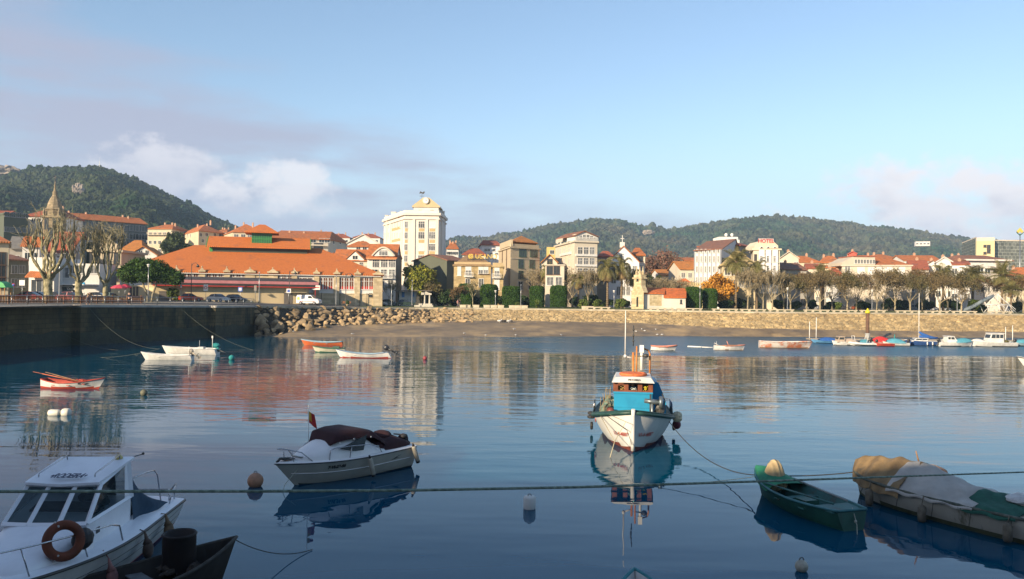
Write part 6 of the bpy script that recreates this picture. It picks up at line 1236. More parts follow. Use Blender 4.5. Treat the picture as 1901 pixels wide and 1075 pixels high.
# low stone benches along the promenade
BS_ = mk('bench_stone', (.52, .46, .34), (.40, .35, .25), scale=1.5, rough=.9)
bm_ = MB(); bm_.box(-2.6, 2.6, -.25, .25, .28, .46); 
for u in (-2.2, -.75, .75, 2.2): bm_.box(u-.22, u+.22, -.2, .2, 0, .28)
bme = bm_.mesh('stone_bench', BS_); sm_ = MB(); sm_.box(-.65, .65, -.3, .3, 0, .5); sm_.box(-.72, .72, -.34, .34, .5, .58); sme = sm_.mesh('stone_block_seat', BS_)
for i, px in enumerate([860, 868, 884, 904, 917, 930, 951, 962, 974, 1086, 1096]):
    D = edgeD(XD(px, 168))+3.2; o = link('stone_block_seat', sme, None, at(px, D)); tag(o, 'short pale stone block seat on the promenade before the hedge row', 'bench', 'stone block seats before the hedge row')
px = 1110; i = 0
while px < 1900:
    if not (1175 < px < 1180):
        D = edgeD(XD(px, 168))+2.6; o = link('stone_bench', bme, None, at(px, D)); o.rotation_euler = (0, 0, rnd.uniform(-.03, .03)); tag(o, 'long low pale stone bench on the promenade above the sea wall', 'bench', 'long stone benches along the promenade')
    px += 52 if i % 3 else 66; i += 1
# bench near market, bins
def wood_bench(px, D, lb):
    x, y, z = at(px, D); r = empty('park_bench', (x, y, z), 0, lb, 'bench'); mb = MB(); mb.box(-.9, .9, -.25, .2, .42, .47); mb.obj('seat', WD, r); mb = MB(); mb.box(-.9, .9, .2, .26, .55, .9); mb.obj('backrest', WD, r)
    for s in (-.7, .7): mb = MB(); mb.box(s-.04, s+.04, -.25, .22, 0, .42); mb.obj('leg', DARKM, r)
wood_bench(643, 160, 'dark wooden bench below the triple red windows'); 
x, y, z = at(374, 150); r = empty('rubbish_container', (x, y, z), 0, 'dark rounded rubbish container between the red car and the white car', 'container'); mb = MB(); mb.prism([(-.75, .12), (.75, .12), (.82, 1.5), (-.82, 1.5)], -.6, .6, 'y'); mb.obj('body', DARKM, r)
mb = MB(); mb.prism([(-.85, 1.5), (.85, 1.5), (.7, 1.8), (.3, 1.95), (-.3, 1.95), (-.7, 1.8)], -.62, .62, 'y'); mb.obj('lid', DARKM, r)
x, y, z = at(650-19, 157); r = empty('planter', at(651-6, 157), 0, 'small dark round shrub pot by the market wall', 'planter')
mb = MB(); mb.lathe([(.25, 0), (.35, .4), (.3, .4)], 10); mb.obj('pot', STONE, r); mb = MB(); mb.ball((0, 0, .7), .42, 10, jit=.15, rd=rnd); mb.obj('plant', DG, r)
# parasols
def parasol(px, D, col, lb, w=2.2, h=2.5):
    x, y, z = at(px, D); r = empty('parasol', (x, y, z), 0, lb, 'parasol'); mb = MB(); mb.tube([(0, 0, 0), (0, 0, h)], .03, 5); mb.obj('pole', METAL, r); mb = MB(); mb.lathe([(w/2, -.55), (w/2, -.40), (w*.3, -.12), (.05, .1)], 8, (0, 0, h), sm=False); mb.obj('canopy', col, r)
parasol(221, 130, paint((.55, .05, .09), .7, 'crimson_fabric'), 'crimson parasol beside the umbrella tree', 2.6, 2.7); parasol(232, 134, paint((.50, .04, .08), .7, 'crimson_fabric2'), 'second crimson parasol partly behind the other one', 2.2, 2.8)
# white cafe chairs and table near the parasol
for px, D, lb in [(184, 119, 'white plastic table beside the bent person'), ]:
    x, y, z = at(px, D); r = empty('plastic_table', (x, y, z), 0, lb, 'table'); mb = MB(); mb.box(-.55, .55, -.5, .5, 1.0, 1.05); mb.obj('tabletop', WS, r)
    for sx in (-.45, .45):
        for sy in (-.4, .4): mb = MB(); mb.tube([(sx, sy, 0), (sx, sy, 1.0)], .035, 5); mb.obj('leg', WS, r)
# playhouse with a green roof at the far left
x, y, z = at(5, 112); r = empty('playhouse', (x, y, z), 0, 'wooden playhouse with a green roof at the picture edge', 'playhouse'); mb = MB()
for sx in (-.7, .7):
    for sy in (-.7, .7): mb.tube([(sx, sy, 0), (sx, sy, 2.0)], .07, 5)
mb.box(-.7, .7, -.7, .7, .9, 1.0); mb.prism([(.7, 1.0), (2.2, .1), (2.2, 0), (.7, .85)], -.3, .3, 'y'); mb.obj('frame', paint((.35, .2, .08), .7, 'play_wood'), r); mb = MB(); mb.prism([(-.95, 2.0), (.95, 2.0), (.6, 2.6), (0, 2.85), (-.6, 2.6)], -.9, .9, 'y'); mb.obj('play_roof', paint((.04, .35, .10), .5, 'play_green'), r)
# monument and kiosk at the corner
x, y, z = at(788, 171); r = empty('stone_monument', (x, y, z), .15, 'pale stone monument with two columns and a lintel before the conifer', 'monument'); MS = mk('pale_granite', (.56, .52, .44), (.42, .39, .32), scale=2, rough=.9)
mb = MB(); mb.box(-2.1, 1.8, -1.0, 1.0, 0, .35); mb.box(-1.2, 1.6, -.7, .7, .35, .7); mb.obj('base', MS, r)
for xx in (.1, 1.1): mb = MB(); mb.lathe([(.26, .7), (.2, .85), (.17, 2.4), (.28, 2.55)], 10, (xx, 0, 0)); mb.obj('column', MS, r)
mb = MB(); mb.prism([(-.7, 2.55), (1.5, 2.55), (1.5, 2.85), (.9, 3.0), (.3, 3.25), (-.2, 3.0), (-.7, 3.1)], -.35, .35, 'y'); mb.obj('lintel', MS, r); mb = MB(); mb.prism([(-1.9, .35), (-.9, .35), (-.9, 1.0), (-1.15, 1.7), (-1.0, 2.1), (-1.4, 2.3), (-1.7, 1.8), (-1.6, 1.1), (-1.95, .9)], -.3, .3, 'y'); mb.obj('carved_figure', mk('dark_bronze', (.07, .06, .045), (.04, .04, .03), scale=4, rough=.5), r)
b = Bld('kiosk', 'small white kiosk with blue panels and a flat dark roof under the conifer', bx(741, 772, 186, 4, 0), 541, WHT, 'kiosk'); b.slab('blue_panel', 0, 746, 751, 542, 552, .06, paint((.05, .2, .5), .4, 'kiosk_blue')); b.slab('blue_panel', 0, 764, 769, 542, 551, .06, paint((.05, .2, .5), .4, 'kiosk_blue')); b.slab('flat_canopy', 0, 733, 802, 538.5, 540, 2.0, paint((.12, .10, .08), .7, 'canopy_brown'), 3); b.done()
# slide tower
x, y, z = at(1845, 177); r = empty('slide_tower', (x, y, z), 0, 'white tubular climbing frame with a long grey tube slide', 'playground slide'); WT = paint((.66, .66, .64), .4, 'white_tube'); mb = MB()
H5 = [(-2.4, .0, 1.9), (-1.5, 0, 0), (1.5, 0, 0), (2.4, 0, 1.9), (0, 0, 4.2)]
for yy in (-1.3, 1.3):
    q = [(a, yy, c) for a, b_, c in H5]
    for i in range(5): mb.tube([q[i], q[(i+1) % 5]], .075, 5)
    c0 = (0, yy, 1.7)
    for k in q: mb.tube([c0, k], .05, 5)
    mb.tube([q[0], q[3]], .05, 5); mb.tube([(-1.2, yy, 3.05), (1.2, yy, 3.05)], .05, 5); mb.tube([(1.2, yy, 3.05), (4.0, yy, .9), (2.6, yy, 0)], .05, 5); mb.tube([(2.4, yy, 1.9), (4.3, yy, 0)], .05, 5)
for a in H5: mb.tube([(a[0], -1.3, a[2]), (a[0], 1.3, a[2])], .06, 5)
for i in range(4): mb.tube([(2.0+i*.5, -1.3, .1), (2.4+i*.5, 1.3, 1.6)], .045, 4)
mb.obj('frame', WT, r); mb = MB(); mb.tube([(-.1, 0, 3.7), (-2.2, -.2, 2.9), (-4.6, -.5, 1.5), (-6.9, -.8, .55), (-8.2, -.9, .3)], .40, 12); mb.obj('tube_slide', mk('grey_plastic', (.20, .24, .26), (.15, .18, .2), scale=2, rough=.4), r)
# tall pole sign with a diamond emblem at the picture edge
x, D = XD(1893, 238), 238; r = empty('pole_sign', (x, D, 4), 0, 'tall pole sign with a yellow and green diamond emblem at the right edge', 'sign'); h = ZD(1893, 434, D)-4; mb = MB(); mb.tube([(0, 0, 0), (0, 0, h)], .12, 6); mb.obj('pole', METAL, r); mb = MB(); mb.prism([(-1.0, 1.35), (0, 2.4), (1.0, 1.35), (.5, .8), (0, 1.25), (-.5, .8)], -.1, .1, 'y'); mb.obj('emblem_top', paint((.70, .50, .10), .4, 'emblem_gold'), r, (0, 0, h-.6)); mb = MB(); mb.prism([(-1.0, 1.2), (-.6, .75), (0, .35), (.6, .75), (1.0, 1.2), (1.0, .9), (0, 0), (-1.0, .9)], -.1, .1, 'y'); mb.obj('emblem_base', paint((.03, .12, .06), .4, 'emblem_green'), r, (0, 0, h-.6))
# hilltop mast and outcrops
x, D = XD(181, 985), 985; r = empty('radio_mast', (x, D, ZD(181, 312, D)-3), 0, 'slim white radio mast on the wooded hilltop', 'mast'); mb = MB(); mb.tube([(0, 0, 0), (0, 0, 12)], [.5, .3], 5); mb.tube([(-1.2, 0, 7), (1.2, 0, 7)], .25, 4); mb.tube([(0, 0, 12), (0, 0, 16)], .12, 4); mb.obj('mast_pole', WFRAME, r)
RK = mk('outcrop_rock', (.36, .30, .24), (.20, .17, .14), scale=.08, rough=.95, bump=.6, bscale=.3)
def outcrop(px, py, D, w, d, h, lb, seed):
    p = PD(px, py, D); rd = random.Random(seed); mb = MB(); mb.ball((0, 0, 0), (w, d, h), 22, k=13, jit=.22, rd=rd)
    for i in range(7): mb.ball((rd.uniform(-w, w)*.8, rd.uniform(-d, d)*.6-d*.3, rd.uniform(-.2, .5)*h), (w*.22, d*.25, h*.35), 9, k=6, jit=.3, rd=rd)
    o = mb.obj('rock_outcrop', RK, None, p); tag(o, lb, 'outcrop')
outcrop(8, 321, 985, 20, 14, 8.5, 'bare rocky summit at the edge of the nearer hill', 1); outcrop(146, 355, 745, 5, 4, 7, 'small pale rock face in the middle of the nearer hill', 2); outcrop(1204, 432, 1490, 11, 8, 5, 'pale rock patch on the distant hill behind the poplars', 3)
# people
def person(lb, px, D, pose, top_c, leg_c, rz=0, s=1.0):
    x, y, z = at(px, D); r = empty('person', (x, y, z), rz, lb, 'person'); r.scale = (s, s, s)
    J = {'stand': dict(pel=(0, 0, .92), ch=(0, 0, 1.32), nk=(0, 0, 1.48), hd=(0, -.02, 1.62), kL=(-.1, -.02, .5), fL=(-.11, .02, .06), tL=(-.12, -.16, .04), kR=(.1, -.06, .5), fR=(.11, .0, .06), tR=(.12, -.18, .04), sL=(-.19, 0, 1.38), eL=(-.26, .02, 1.12), hL=(-.25, -.1, .88), sR=(.19, 0, 1.38), eR=(.26, .02, 1.12), hR=(.24, -.1, .88)),
         'walk': dict(pel=(0, 0, .92), ch=(0, -.03, 1.32), nk=(0, -.05, 1.48), hd=(0, -.08, 1.62), kL=(-.1, -.2, .52), fL=(-.1, -.15, .08), tL=(-.1, -.33, .06), kR=(.1, .05, .5), fR=(.1, .32, .12), tR=(.1, .2, .04), sL=(-.19, -.02, 1.38), eL=(-.26, .12, 1.14), hL=(-.25, .1, .9), sR=(.19, -.02, 1.38), eR=(.25, -.12, 1.14), hR=(.24, -.3, 1.02)),
         'bend': dict(pel=(0, .1, .90), ch=(0, -.25, 1.16), nk=(0, -.42, 1.20), hd=(0, -.58, 1.18), kL=(-.14, .02, .5), fL=(-.15, .1, .06), tL=(-.15, -.08, .04), kR=(.14, .02, .5), fR=(.15, .1, .06), tR=(.15, -.08, .04), sL=(-.2, -.32, 1.18), eL=(-.25, -.45, .98), hL=(-.22, -.6, 1.0), sR=(.2, -.32, 1.18), eR=(.25, -.45, .98), hR=(.22, -.6, 1.0))}[pose]
    def skin(name, edges, rad, m_, parent, k=1.0):
        ks = []
        for a, b_ in edges:
            for q in (a, b_):
                if q not in ks: ks.append(q)
        me = bpy.data.meshes.new(name); me.from_pydata([J[q] for q in ks], [(ks.index(a), ks.index(b_)) for a, b_ in edges], []); me.materials.append(m_); o = link(name, me, parent)
        md = o.modifiers.new('skin', 'SKIN'); md.use_smooth_shade = True
        for i, q in enumerate(ks): sv_ = me.skin_vertices[0].data[i]; rr_ = rad[q]*k; sv_.radius = (rr_, rr_)
        me.skin_vertices[0].data[0].use_root = True; o.modifiers.new('sub', 'SUBSURF').levels = 1; o.modifiers['sub'].render_levels = 1; return o
    R = dict(pel=.13, ch=.145, nk=.055, hd=.095, kL=.065, fL=.045, tL=.035, kR=.065, fR=.045, tR=.035, sL=.06, eL=.045, hL=.035, sR=.06, eR=.045, hR=.035)
    E = [('pel', 'ch'), ('ch', 'nk'), ('nk', 'hd'), ('pel', 'kL'), ('kL', 'fL'), ('fL', 'tL'), ('pel', 'kR'), ('kR', 'fR'), ('fR', 'tR'), ('ch', 'sL'), ('sL', 'eL'), ('eL', 'hL'), ('ch', 'sR'), ('sR', 'eR'), ('eR', 'hR')]
    b_ = skin('body', E, R, SKIN, r); skin('jacket', [('pel', 'ch'), ('ch', 'sL'), ('sL', 'eL'), ('ch', 'sR'), ('sR', 'eR')], R, mk('jacket_cloth', top_c, scale=6, rough=.9), r, 1.25); skin('trousers', [('pel', 'kL'), ('kL', 'fL'), ('pel', 'kR'), ('kR', 'fR')], R, mk('trouser_cloth', leg_c, scale=6, rough=.9), r, 1.22)
    h = J['hd']; mb = MB(); mb.ball((h[0], h[1]+.02, h[2]+.035), (.105, .115, .11), 10); mb.obj('hair', mk('hair', (.05, .035, .02), scale=9, rough=.8), r); return r
SKIN = mk('skin', (.45, .27, .19), (.38, .22, .15), scale=5, rough=.6)
person('person in an olive jacket bending over the quay railing', 164, 101.5, 'bend', (.24, .19, .08), (.10, .09, .10), .9, 1.15); person('person in a dark coat standing by the railing before the umbrella tree', 240, 107, 'stand', (.02, .022, .03), (.02, .02, .025), .3)
person('person in a pink top strolling on the promenade', 850, 169, 'walk', (.55, .28, .26), (.12, .11, .13), 1.2, .98); person('person in a brown jacket walking beside the one in pink', 853.8, 169.6, 'walk', (.10, .055, .04), (.06, .05, .05), 1.3)
# gulls on the sand and two dark dogs' worth of birds by the wall
GW = paint((.70, .70, .68), .6, 'gull_white'); GG = paint((.35, .37, .40), .6, 'gull_grey')
def gull(p, rz, lb='white gull standing on the wet sand', s=1.0):
    r = empty('gull', p, rz, lb, 'gull', 'gulls standing on the beach'); r.scale = (s, s, s); mb = MB(); mb.lathe([(.01, -.26), (.05, -.2), (.10, -.08), (.11, .03), (.08, .13), (.045, .2), (.055, .27), (.03, .32), (.008, .37)], 8, (0, 0, .2), 0, 'x'); mb.tube([(0, .03, .12), (0, .03, 0)], .008, 3); mb.tube([(0, -.03, .12), (0, -.03, 0)], .008, 3); mb.obj('body', GW, r)
    mb = MB()
    for s_ in (-1, 1): mb.ball((-.06, s_*.09, .23), (.2, .03, .07), 7, k=5)
    mb.obj('wing', GG, r)
for i, (px, py) in enumerate([(1181, 615.5), (1192, 614), (1197, 615), (1218, 614), (1221, 617.5), (1230, 617), (863, 621), (903, 622), (955, 616.5), (655, 621.5), (546, 620), (1043, 622), (958, 622.5)]):
    D = 136+(619-py)*1.6 if px > 700 else 128; sD = interp(SHO, px); t_ = toe(px); D = min(t_.y-1, max(sD+.8, D)); f = (D-sD)/(t_.y-sD); gull((XD(px, D), D, t_.z*f), rnd.uniform(0, 6), s=.85)
DKB = paint((.03, .03, .035), .7, 'dark_feather')
for i, px in enumerate((928, 934, 938, 945, 951)):
    t_ = toe(px); D = t_.y-.9; r = empty('cormorant', (XD(px, D), D, t_.z*.94), rnd.uniform(0, 6), 'dark seabird resting on the sand below the sea wall', 'seabird', 'dark seabirds below the sea wall'); r.scale = (1.6,)*3; mb = MB(); mb.lathe([(.01, -.3), (.07, -.2), (.12, 0), (.09, .14), (.04, .22)], 8, (0, 0, .2), 0, 'x'); mb.tube([(.18, 0, .24), (.26, 0, .38), (.34, 0, .42)], [.05, .035, .02], 6); mb.tube([(0, .03, .12), (0, .03, 0)], .015, 3); mb.obj('body', DKB if i % 3 else GW, r)
# mooring pile
D = 138; zt = ZD(1611, 580, D); r = empty('mooring_pile', (XD(1611, D), D, 0), 0, 'tall rusty brown mooring pile with a yellow cone cap', 'mooring pile'); mb = MB(); mb.tube([(0, 0, -1), (0, 0, zt)], .29, 16); mb.obj('pile', mk('rusty_steel', (.14, .075, .045), (.08, .045, .03), scale=2, rough=.85, stain=((.22, .10, .04), 1.5, .55)), r)
mb = MB(); mb.lathe([(.42, zt-.15), (.42, zt+.12), (.30, zt+.30), (.12, zt+.55), (.10, zt+.7)], 16); mb.obj('cap', paint((.62, .50, .02), .5, 'cap_yellow'), r); mb = MB(); mb.tube([(0, -.0, -.2), (0, 0, 1.0)], .40, 14); mb.obj('collar', paint((.3, .3, .28), .7, 'collar_grey'), r)
# ---------------------------------------------------------------- boats
class Hull:
    def __init__(s, L, B, fb, draft=.25, tw=.7, rake=.4, fine=2.3, full=.38, bowv=1.05, ns=26, nk=9, double=False, srake=.1):
        s.L, s.B, s.fb, s.draft, s.tw, s.rake, s.fine, s.full, s.bowv, s.ns, s.nk, s.srake = L, B, fb, draft, tw, rake, fine, full, bowv, ns, nk, srake
    def hb(s, t):
        if t < .42: return s.B/2*(s.tw+(1-s.tw)*math.sin(PI/2*t/.42))
        return s.B/2*max(0, 1-((t-.42)/.58)**s.fine)
    def sheer(s, t):
        a, b, c = s.fb; return b+(a-b)*max(0, (t-.35)/.65)**1.9+(c-b)*max(0, (.35-t)/.35)**1.6
    def pt(s, t, q, side=1, inset=0):
        sh = s.sheer(t); k = -s.draft*(1-max(0, (t-.6)/.4)**3*.6); ex = s.full+(s.bowv-s.full)*max(0, (t-.35)/.65)**1.4
        y = max(0, s.hb(t)*q**ex-inset); x = -s.L/2+s.L*t+s.rake*(q-1)*t**4-s.srake*(q-1)*(1-t)**4*-1
        return Vector((x, side*y, k+(sh-k)*q))
    def build(s, mats, root, inside=True, floor=.05, th=.05, band=.08, deck=None, name='hull'):
        """mats: topside, bottom, inside"""
        mb = MB(); ns, nk = s.ns, s.nk; qs = [ (i/(nk-1))**1.2 for i in range(nk)]
        for side in (1, -1):
            vs = [s.pt(i/(ns-1), q, side) for i in range(ns) for q in qs]
            fs = []; ms = []
            for i in range(ns-1):
                for j in range(nk-1):
                    f = (i*nk+j, (i+1)*nk+j, (i+1)*nk+j+1, i*nk+j+1); fs.append(f if side < 0 else f[::-1]); z = sum(vs[k].z for k in f)/4; ms.append(1 if z < band else 0)
            b = len(mb.v); mb.v += [tuple(v) for v in vs]; mb.f += [tuple(b+k for k in f) for f in fs]; mb.m += ms; mb.s += [True]*len(fs)
        # transom
        tv = [s.pt(0, q, 1) for q in qs]+[s.pt(0, q, -1) for q in qs[::-1]]; mb.add(tv, [tuple(range(len(tv)))], 0)
        if inside:
            zi = floor; ts = [i/(ns-1)*.97+.012 for i in range(ns)]; rows = []
            for t in ts:
                sh = s.sheer(t); y0 = max(0, s.hb(t)-th); x = s.pt(t, 1).x
                row = []
                for side in (1, -1):
                    a = Vector((x, side*s.hb(t), sh)); b_ = Vector((x, side*y0, sh)); zf = zi+max(0, t-.75)*1.2; q = max(.05, (zf+s.draft)/(sh+s.draft)); c_ = s.pt(t, q, side, th); row += [a, b_, Vector((c_.x, c_.y, zf))]
                rows.append(row)
            vs = [p for r in rows for p in r]; fs = []
            for i in range(ns-1):
                k = i*6; n_ = (i+1)*6
                fs += [(k, k+1, n_+1, n_), (k+1, k+2, n_+2, n_+1), (k+2, k+5, n_+5, n_+2), (k+5, k+4, n_+4, n_+5), (k+4, k+3, n_+3, n_+4)]
            mb.add(vs, fs, 2, False); mb.add([vs[0], vs[1], vs[2], vs[5], vs[4], vs[3]], [(0, 1, 2, 3, 4, 5)], 2)
        elif deck is not None:
            vs = []; fs = []
            for i in range(ns):
                t = i/(ns-1); x = s.pt(t, 1).x; h = s.hb(t); z = s.sheer(t)+deck
                vs += [(x, h, s.sheer(t)), (x, h*.96, z), (x, h*.5, z+.05*h), (x, 0, z+.07*h), (x, -h*.5, z+.05*h), (x, -h*.96, z), (x, -h, s.sheer(t))]
            for i in range(ns-1): fs += [(i*7+j, i*7+j+1, (i+1)*7+j+1, (i+1)*7+j) for j in range(6)]
            mb.add(vs, fs, 2, True)
        return mb.obj(name, mats, root)
    def rail(s, m_, root, r=.035, dz=0, name='gunwale', t0=0, t1=1, out=0.0):
        mb = MB()
        for side in (1, -1):
            mb.tube([s.pt(t0+(t1-t0)*i/22, 1, side)+Vector((0, side*out, dz)) for i in range(23)], r, 5)
        if t0 == 0: mb.tube([s.pt(0, 1, 1)+Vector((0, 0, dz)), s.pt(0, 1, -1)+Vector((0, 0, dz))], r, 5)
        return mb.obj(name, m_, root)
    def thwart(s, t, m_, root, z=None, w=.22):
        z = z if z is not None else s.sheer(t)-.16; x = s.pt(t, 1).x; h = s.hb(t)-.04; mb = MB(); mb.box(x-w/2, x+w/2, -h, h, z-.035, z); return mb.obj('thwart', m_, root)
    def side_text(s, txt, size, m_, root, side, tc, q, name='registration_lettering', out=.015, shear=.2, bold=.008):
        o = text(txt, name, size, m_, root, .002, shear=shear, bold=bold); me = o.data
        ts = [i/200 for i in range(201)]; P_ = [s.pt(t, q, 1) for t in ts]; A_ = [0]
        for a, b_ in zip(P_, P_[1:]): A_.append(A_[-1]+(b_-a).length)
        a0 = interp(list(zip(ts, A_)), tc)
        for v in me.vertices:
            u, w = v.co.x, v.co.y; t = interp(list(zip(A_, ts)), a0-u*(1 if side > 0 else -1))
            z0 = s.pt(tc, q).z; sh = s.sheer(t); qq = (z0+w+s.draft)/(sh+s.draft); p = s.pt(t, max(.02, min(1, qq)), side); v.co = p+Vector((.0, side*out, 0))+Vector((out*.6 if t > .75 else 0, 0, 0))
        return o
def outboard(root, x, z, y=0, tilt=0, cover=None, s=1.0, covered=False):
    m_ = cover or mk('motor_cowl', (.03, .03, .035), (.02, .02, .02), scale=3, rough=.35); mb = MB()
    mb.ball((-.12, 0, .32), (.27, .17, .25), 12, k=9); mb.tube([(-.12, 0, .15), (-.14, 0, -.35), (-.15, 0, -.75)], [.11, .07, .05], 7); mb.box(-.34, -.05, -.015, .015, -.82, -.55); mb.box(-.42, -.02, -.12, .12, -.36, -.33)
    o = mb.obj('outboard_motor', m_, root, (x, y, z)); o.scale = (s, s, s); o.rotation_euler = (0, tilt, 0)
    q = MB(); q.tube([(-.02, 0, -.68), (-.30, 0, -.68)], .05, 6)
    for k in range(3): a = k*2.1; q.add([(-.30, .02, -.68), (-.30, math.cos(a)*.13, -.68+math.sin(a)*.13), (-.27, math.cos(a+.6)*.13, -.68+math.sin(a+.6)*.13)], [(0, 1, 2)])
    q.obj('propeller', METAL, o); q = MB(); q.box(-.02, .14, -.12, .12, -.12, .12); q.tube([(.05, 0, .2), (.45, 0, .28)], .025, 5); q.obj('clamp', DARKM, o); return o
def bp_(name, c, dirt=.25, rough=.55, st=None): return mk(name, c, tuple(x*(1-dirt) for x in c), scale=2.2, rough=rough, streak=True, stain=st or (tuple(x*.5+.03 for x in c), 1.6, .62))
BW = bp_('boat_white', (.66, .65, .62)); BWI = bp_('boat_inside_white', (.55, .55, .53)); BRED = bp_('boat_red', (.42, .055, .03)); BWOOD = mk('boat_wood', (.28, .16, .08), (.16, .09, .05), scale=5, rough=.7); BDK = mk('boat_dark', (.03, .03, .03), (.02, .02, .02), scale=3, rough=.7)
def place(px, py, name, lb, cat, deg, dz=0):
    p = PZ(px, py, 0); return empty(name, (p.x, p.y, dz), math.radians(deg), lb, cat)
def oar(root, a, b, m_, w=.07):
    a, b = Vector(a), Vector(b); mb = MB(); mb.tube([a, b], .03, 6); d = (b-a).normalized(); sd = d.cross(Vector((0, 0, 1))).normalized(); mb.add([b-d*.1-sd*.03, b+d*.6-sd*w, b+d*.65+sd*w, b-d*.1+sd*.03, b-d*.1-sd*.03+Vector((0, 0, .02)), b+d*.6-sd*w+Vector((0, 0, .02)), b+d*.65+sd*w+Vector((0, 0, .02)), b-d*.1+sd*.03+Vector((0, 0, .02))], [(3, 2, 1, 0), (4, 5, 6, 7), (0, 1, 5, 4), (1, 2, 6, 5), (2, 3, 7, 6), (3, 0, 4, 7)]); return mb.obj('oar', m_, root)
# --- red and white rowing boat, left
r = place(138, 721, 'rowing_boat', 'white rowing boat with a red interior and oars raised over its end', 'rowing boat', -4); h = Hull(4.3, 1.6, (.75, .42, .62), .2, .45, .5, 2.2); h.build([BW, BRED, BRED], r, band=.14); h.rail(BRED, r, .035)
for t in (.25, .5, .72): h.thwart(t, BRED, r)
oar(r, (.8, -.35, .45), (-1.9, -.55, 1.0), mk('oar_orange', (.50, .14, .06), (.35, .09, .04), scale=3)); oar(r, (1.0, -.55, .47), (-1.6, .1, .92), BWOOD)
h.side_text('PC-4-178', .16, DARKM, r, -1, .72, .78); rr2 = random.Random(4); mb = MB()
for i in range(16): mb.ball((rr2.uniform(-.2, 1.3), rr2.uniform(-.05, .45), .42+rr2.uniform(0, .12)), (.13, .11, .07), 7, k=5, jit=.2, rd=rr2)
mb.obj('net_heap', mk('red_net', (.42, .07, .04), (.28, .04, .03), scale=14, rough=.95), r)
# --- white motor skiffs near the wall
r = place(309, 668, 'motor_skiff', 'slim white skiff with a tilted outboard in front of the longer white boat', 'motor boat', 183); h = Hull(4.9, 1.6, (.75, .45, .50), .2, .75, .5, 2.2); h.build([BW, BW, BWI], r, band=-1); h.rail(BW, r, .03); h.thwart(.3, BWI, r); h.thwart(.6, BWI, r); outboard(r, -2.5, .55, tilt=.9, cover=mk('beige_cowl', (.32, .29, .24), scale=3, rough=.5))
h.side_text('VI-5-3-08', .14, DARKM, r, -1, .74, .74); mb = MB(); mb.tube([(-2.2, .2, .4), (-2.2, .2, 1.35)], .025, 5); mb.obj('pole', WFRAME, r)
r = place(352, 657.5, 'motor_boat', 'longer white open boat with a teal covered outboard behind the slim skiff', 'motor boat', 177); h = Hull(6.0, 1.9, (.85, .62, .60), .25, .8, .5, 2.4); h.build([BW, BW, BWI], r, band=-1); h.rail(BWI, r, .04); h.thwart(.35, BWI, r)
TEAL = mk('teal_cloth', (.02, .24, .24), (.015, .16, .17), scale=4, rough=.9, bump=.03); mb = MB(); mb.ball((-2.85, 0, .95), (.42, .30, .30), 12, k=9, jit=.10, rd=rr2); mb.tube([(-3.0, 0, .8), (-3.2, 0, .3)], [.18, .1], 8); mb.obj('motor_cover', TEAL, r); mb = MB(); mb.tube([(-2.6, .3, .6), (-2.6, .3, 2.0)], .03, 5); mb.box(-2.65, -2.5, .28, .32, 1.75, 2.0); mb.tube([(-1.2, .3, .5), (-1.2, .3, 1.5)], .015, 4); mb.obj('light_pole', WFRAME, r)
mb = MB(); mb.tube([(-3.1, .1, .5), (-3.7, .1, .3), (-4.0, .1, .15)], [.09, .06, .03], 6); mb.obj('lower_unit', DARKM, r); mb = MB(); mb.box(-1.6, -1.0, -.3, .3, .3, .8); mb.obj('console', BWI, r)
# --- orange, green and white boats mid left
OR = bp_('boat_orange', (.56, .13, .04)); LB = bp_('boat_pale_blue', (.25, .38, .45)); CRM = bp_('boat_cream', (.52, .50, .38)); GRB = bp_('boat_green_rim', (.05, .13, .08))
r = place(597, 641, 'rowing_boat', 'low orange boat with a pale blue rim near the beach', 'rowing boat', 181); h = Hull(5.3, 1.6, (.75, .42, .50), .2, .4, .5, 2.2); h.build([OR, OR, LB], r, band=-1); h.rail(LB, r, .06); h.thwart(.35, LB, r); h.thwart(.65, LB, r)
r = place(610, 654, 'rowing_boat', 'cream boat with a dark green rim half hidden behind the white motor boat', 'rowing boat', 185); h = Hull(3.6, 1.4, (.7, .45, .5), .2, .6, .4, 2.2); h.build([CRM, GRB, GRB], r, band=.10); h.rail(GRB, r, .05); h.thwart(.4, CRM, r); mb = MB(); mb.box(-1.2, -.5, -.4, .4, .3, .66); mb.obj('engine_box', GRB, r)
r = place(672, 664, 'motor_boat', 'upswept white boat with a red waterline and a raised black outboard', 'motor boat', 181); h = Hull(5.5, 1.6, (.85, .42, .62), .2, .5, .55, 2.1, srake=.4); h.build([BW, BRED, LB], r, band=.09); h.rail(mk('blue_rim', (.12, .18, .30), scale=3), r, .03); h.thwart(.3, BWI, r); h.thwart(.62, BWI, r); outboard(r, -2.75, .75, tilt=1.05, s=1.15)
# --- small boats centre right
SAL = bp_('boat_salmon', (.50, .20, .14))
r = place(1233, 651, 'dinghy', 'small white dinghy with a salmon pink rim beyond the trawler mast', 'rowing boat', -6); h = Hull(3.2, 1.4, (.72, .55, .62), .2, .55, .35, 2.4); h.build([BW, BDK, SAL], r, band=.06); h.rail(SAL, r, .08, -.03); h.thwart(.3, SAL, r); h.thwart(.6, SAL, r)
r = place(1355, 650, 'rowing_boat', 'small white boat with an orange deck and an upright stick', 'rowing boat', -3); h = Hull(3.9, 1.5, (.70, .55, .62), .2, .7, .35, 2.4); h.build([BW, BWOOD, BWOOD], r, band=.08); h.rail(SAL, r, .05, .0, t0=.3); mb = MB(); mb.tube([(-.1, 0, .4), (-.4, 0, 1.15)], .05, 6); mb.obj('stick', SAL, r); mb = MB(); mb.ball((.3, 0, .55), (.8, .5, .16), 10, jit=.15, rd=rr2); mb.obj('net_heap', BWOOD, r)
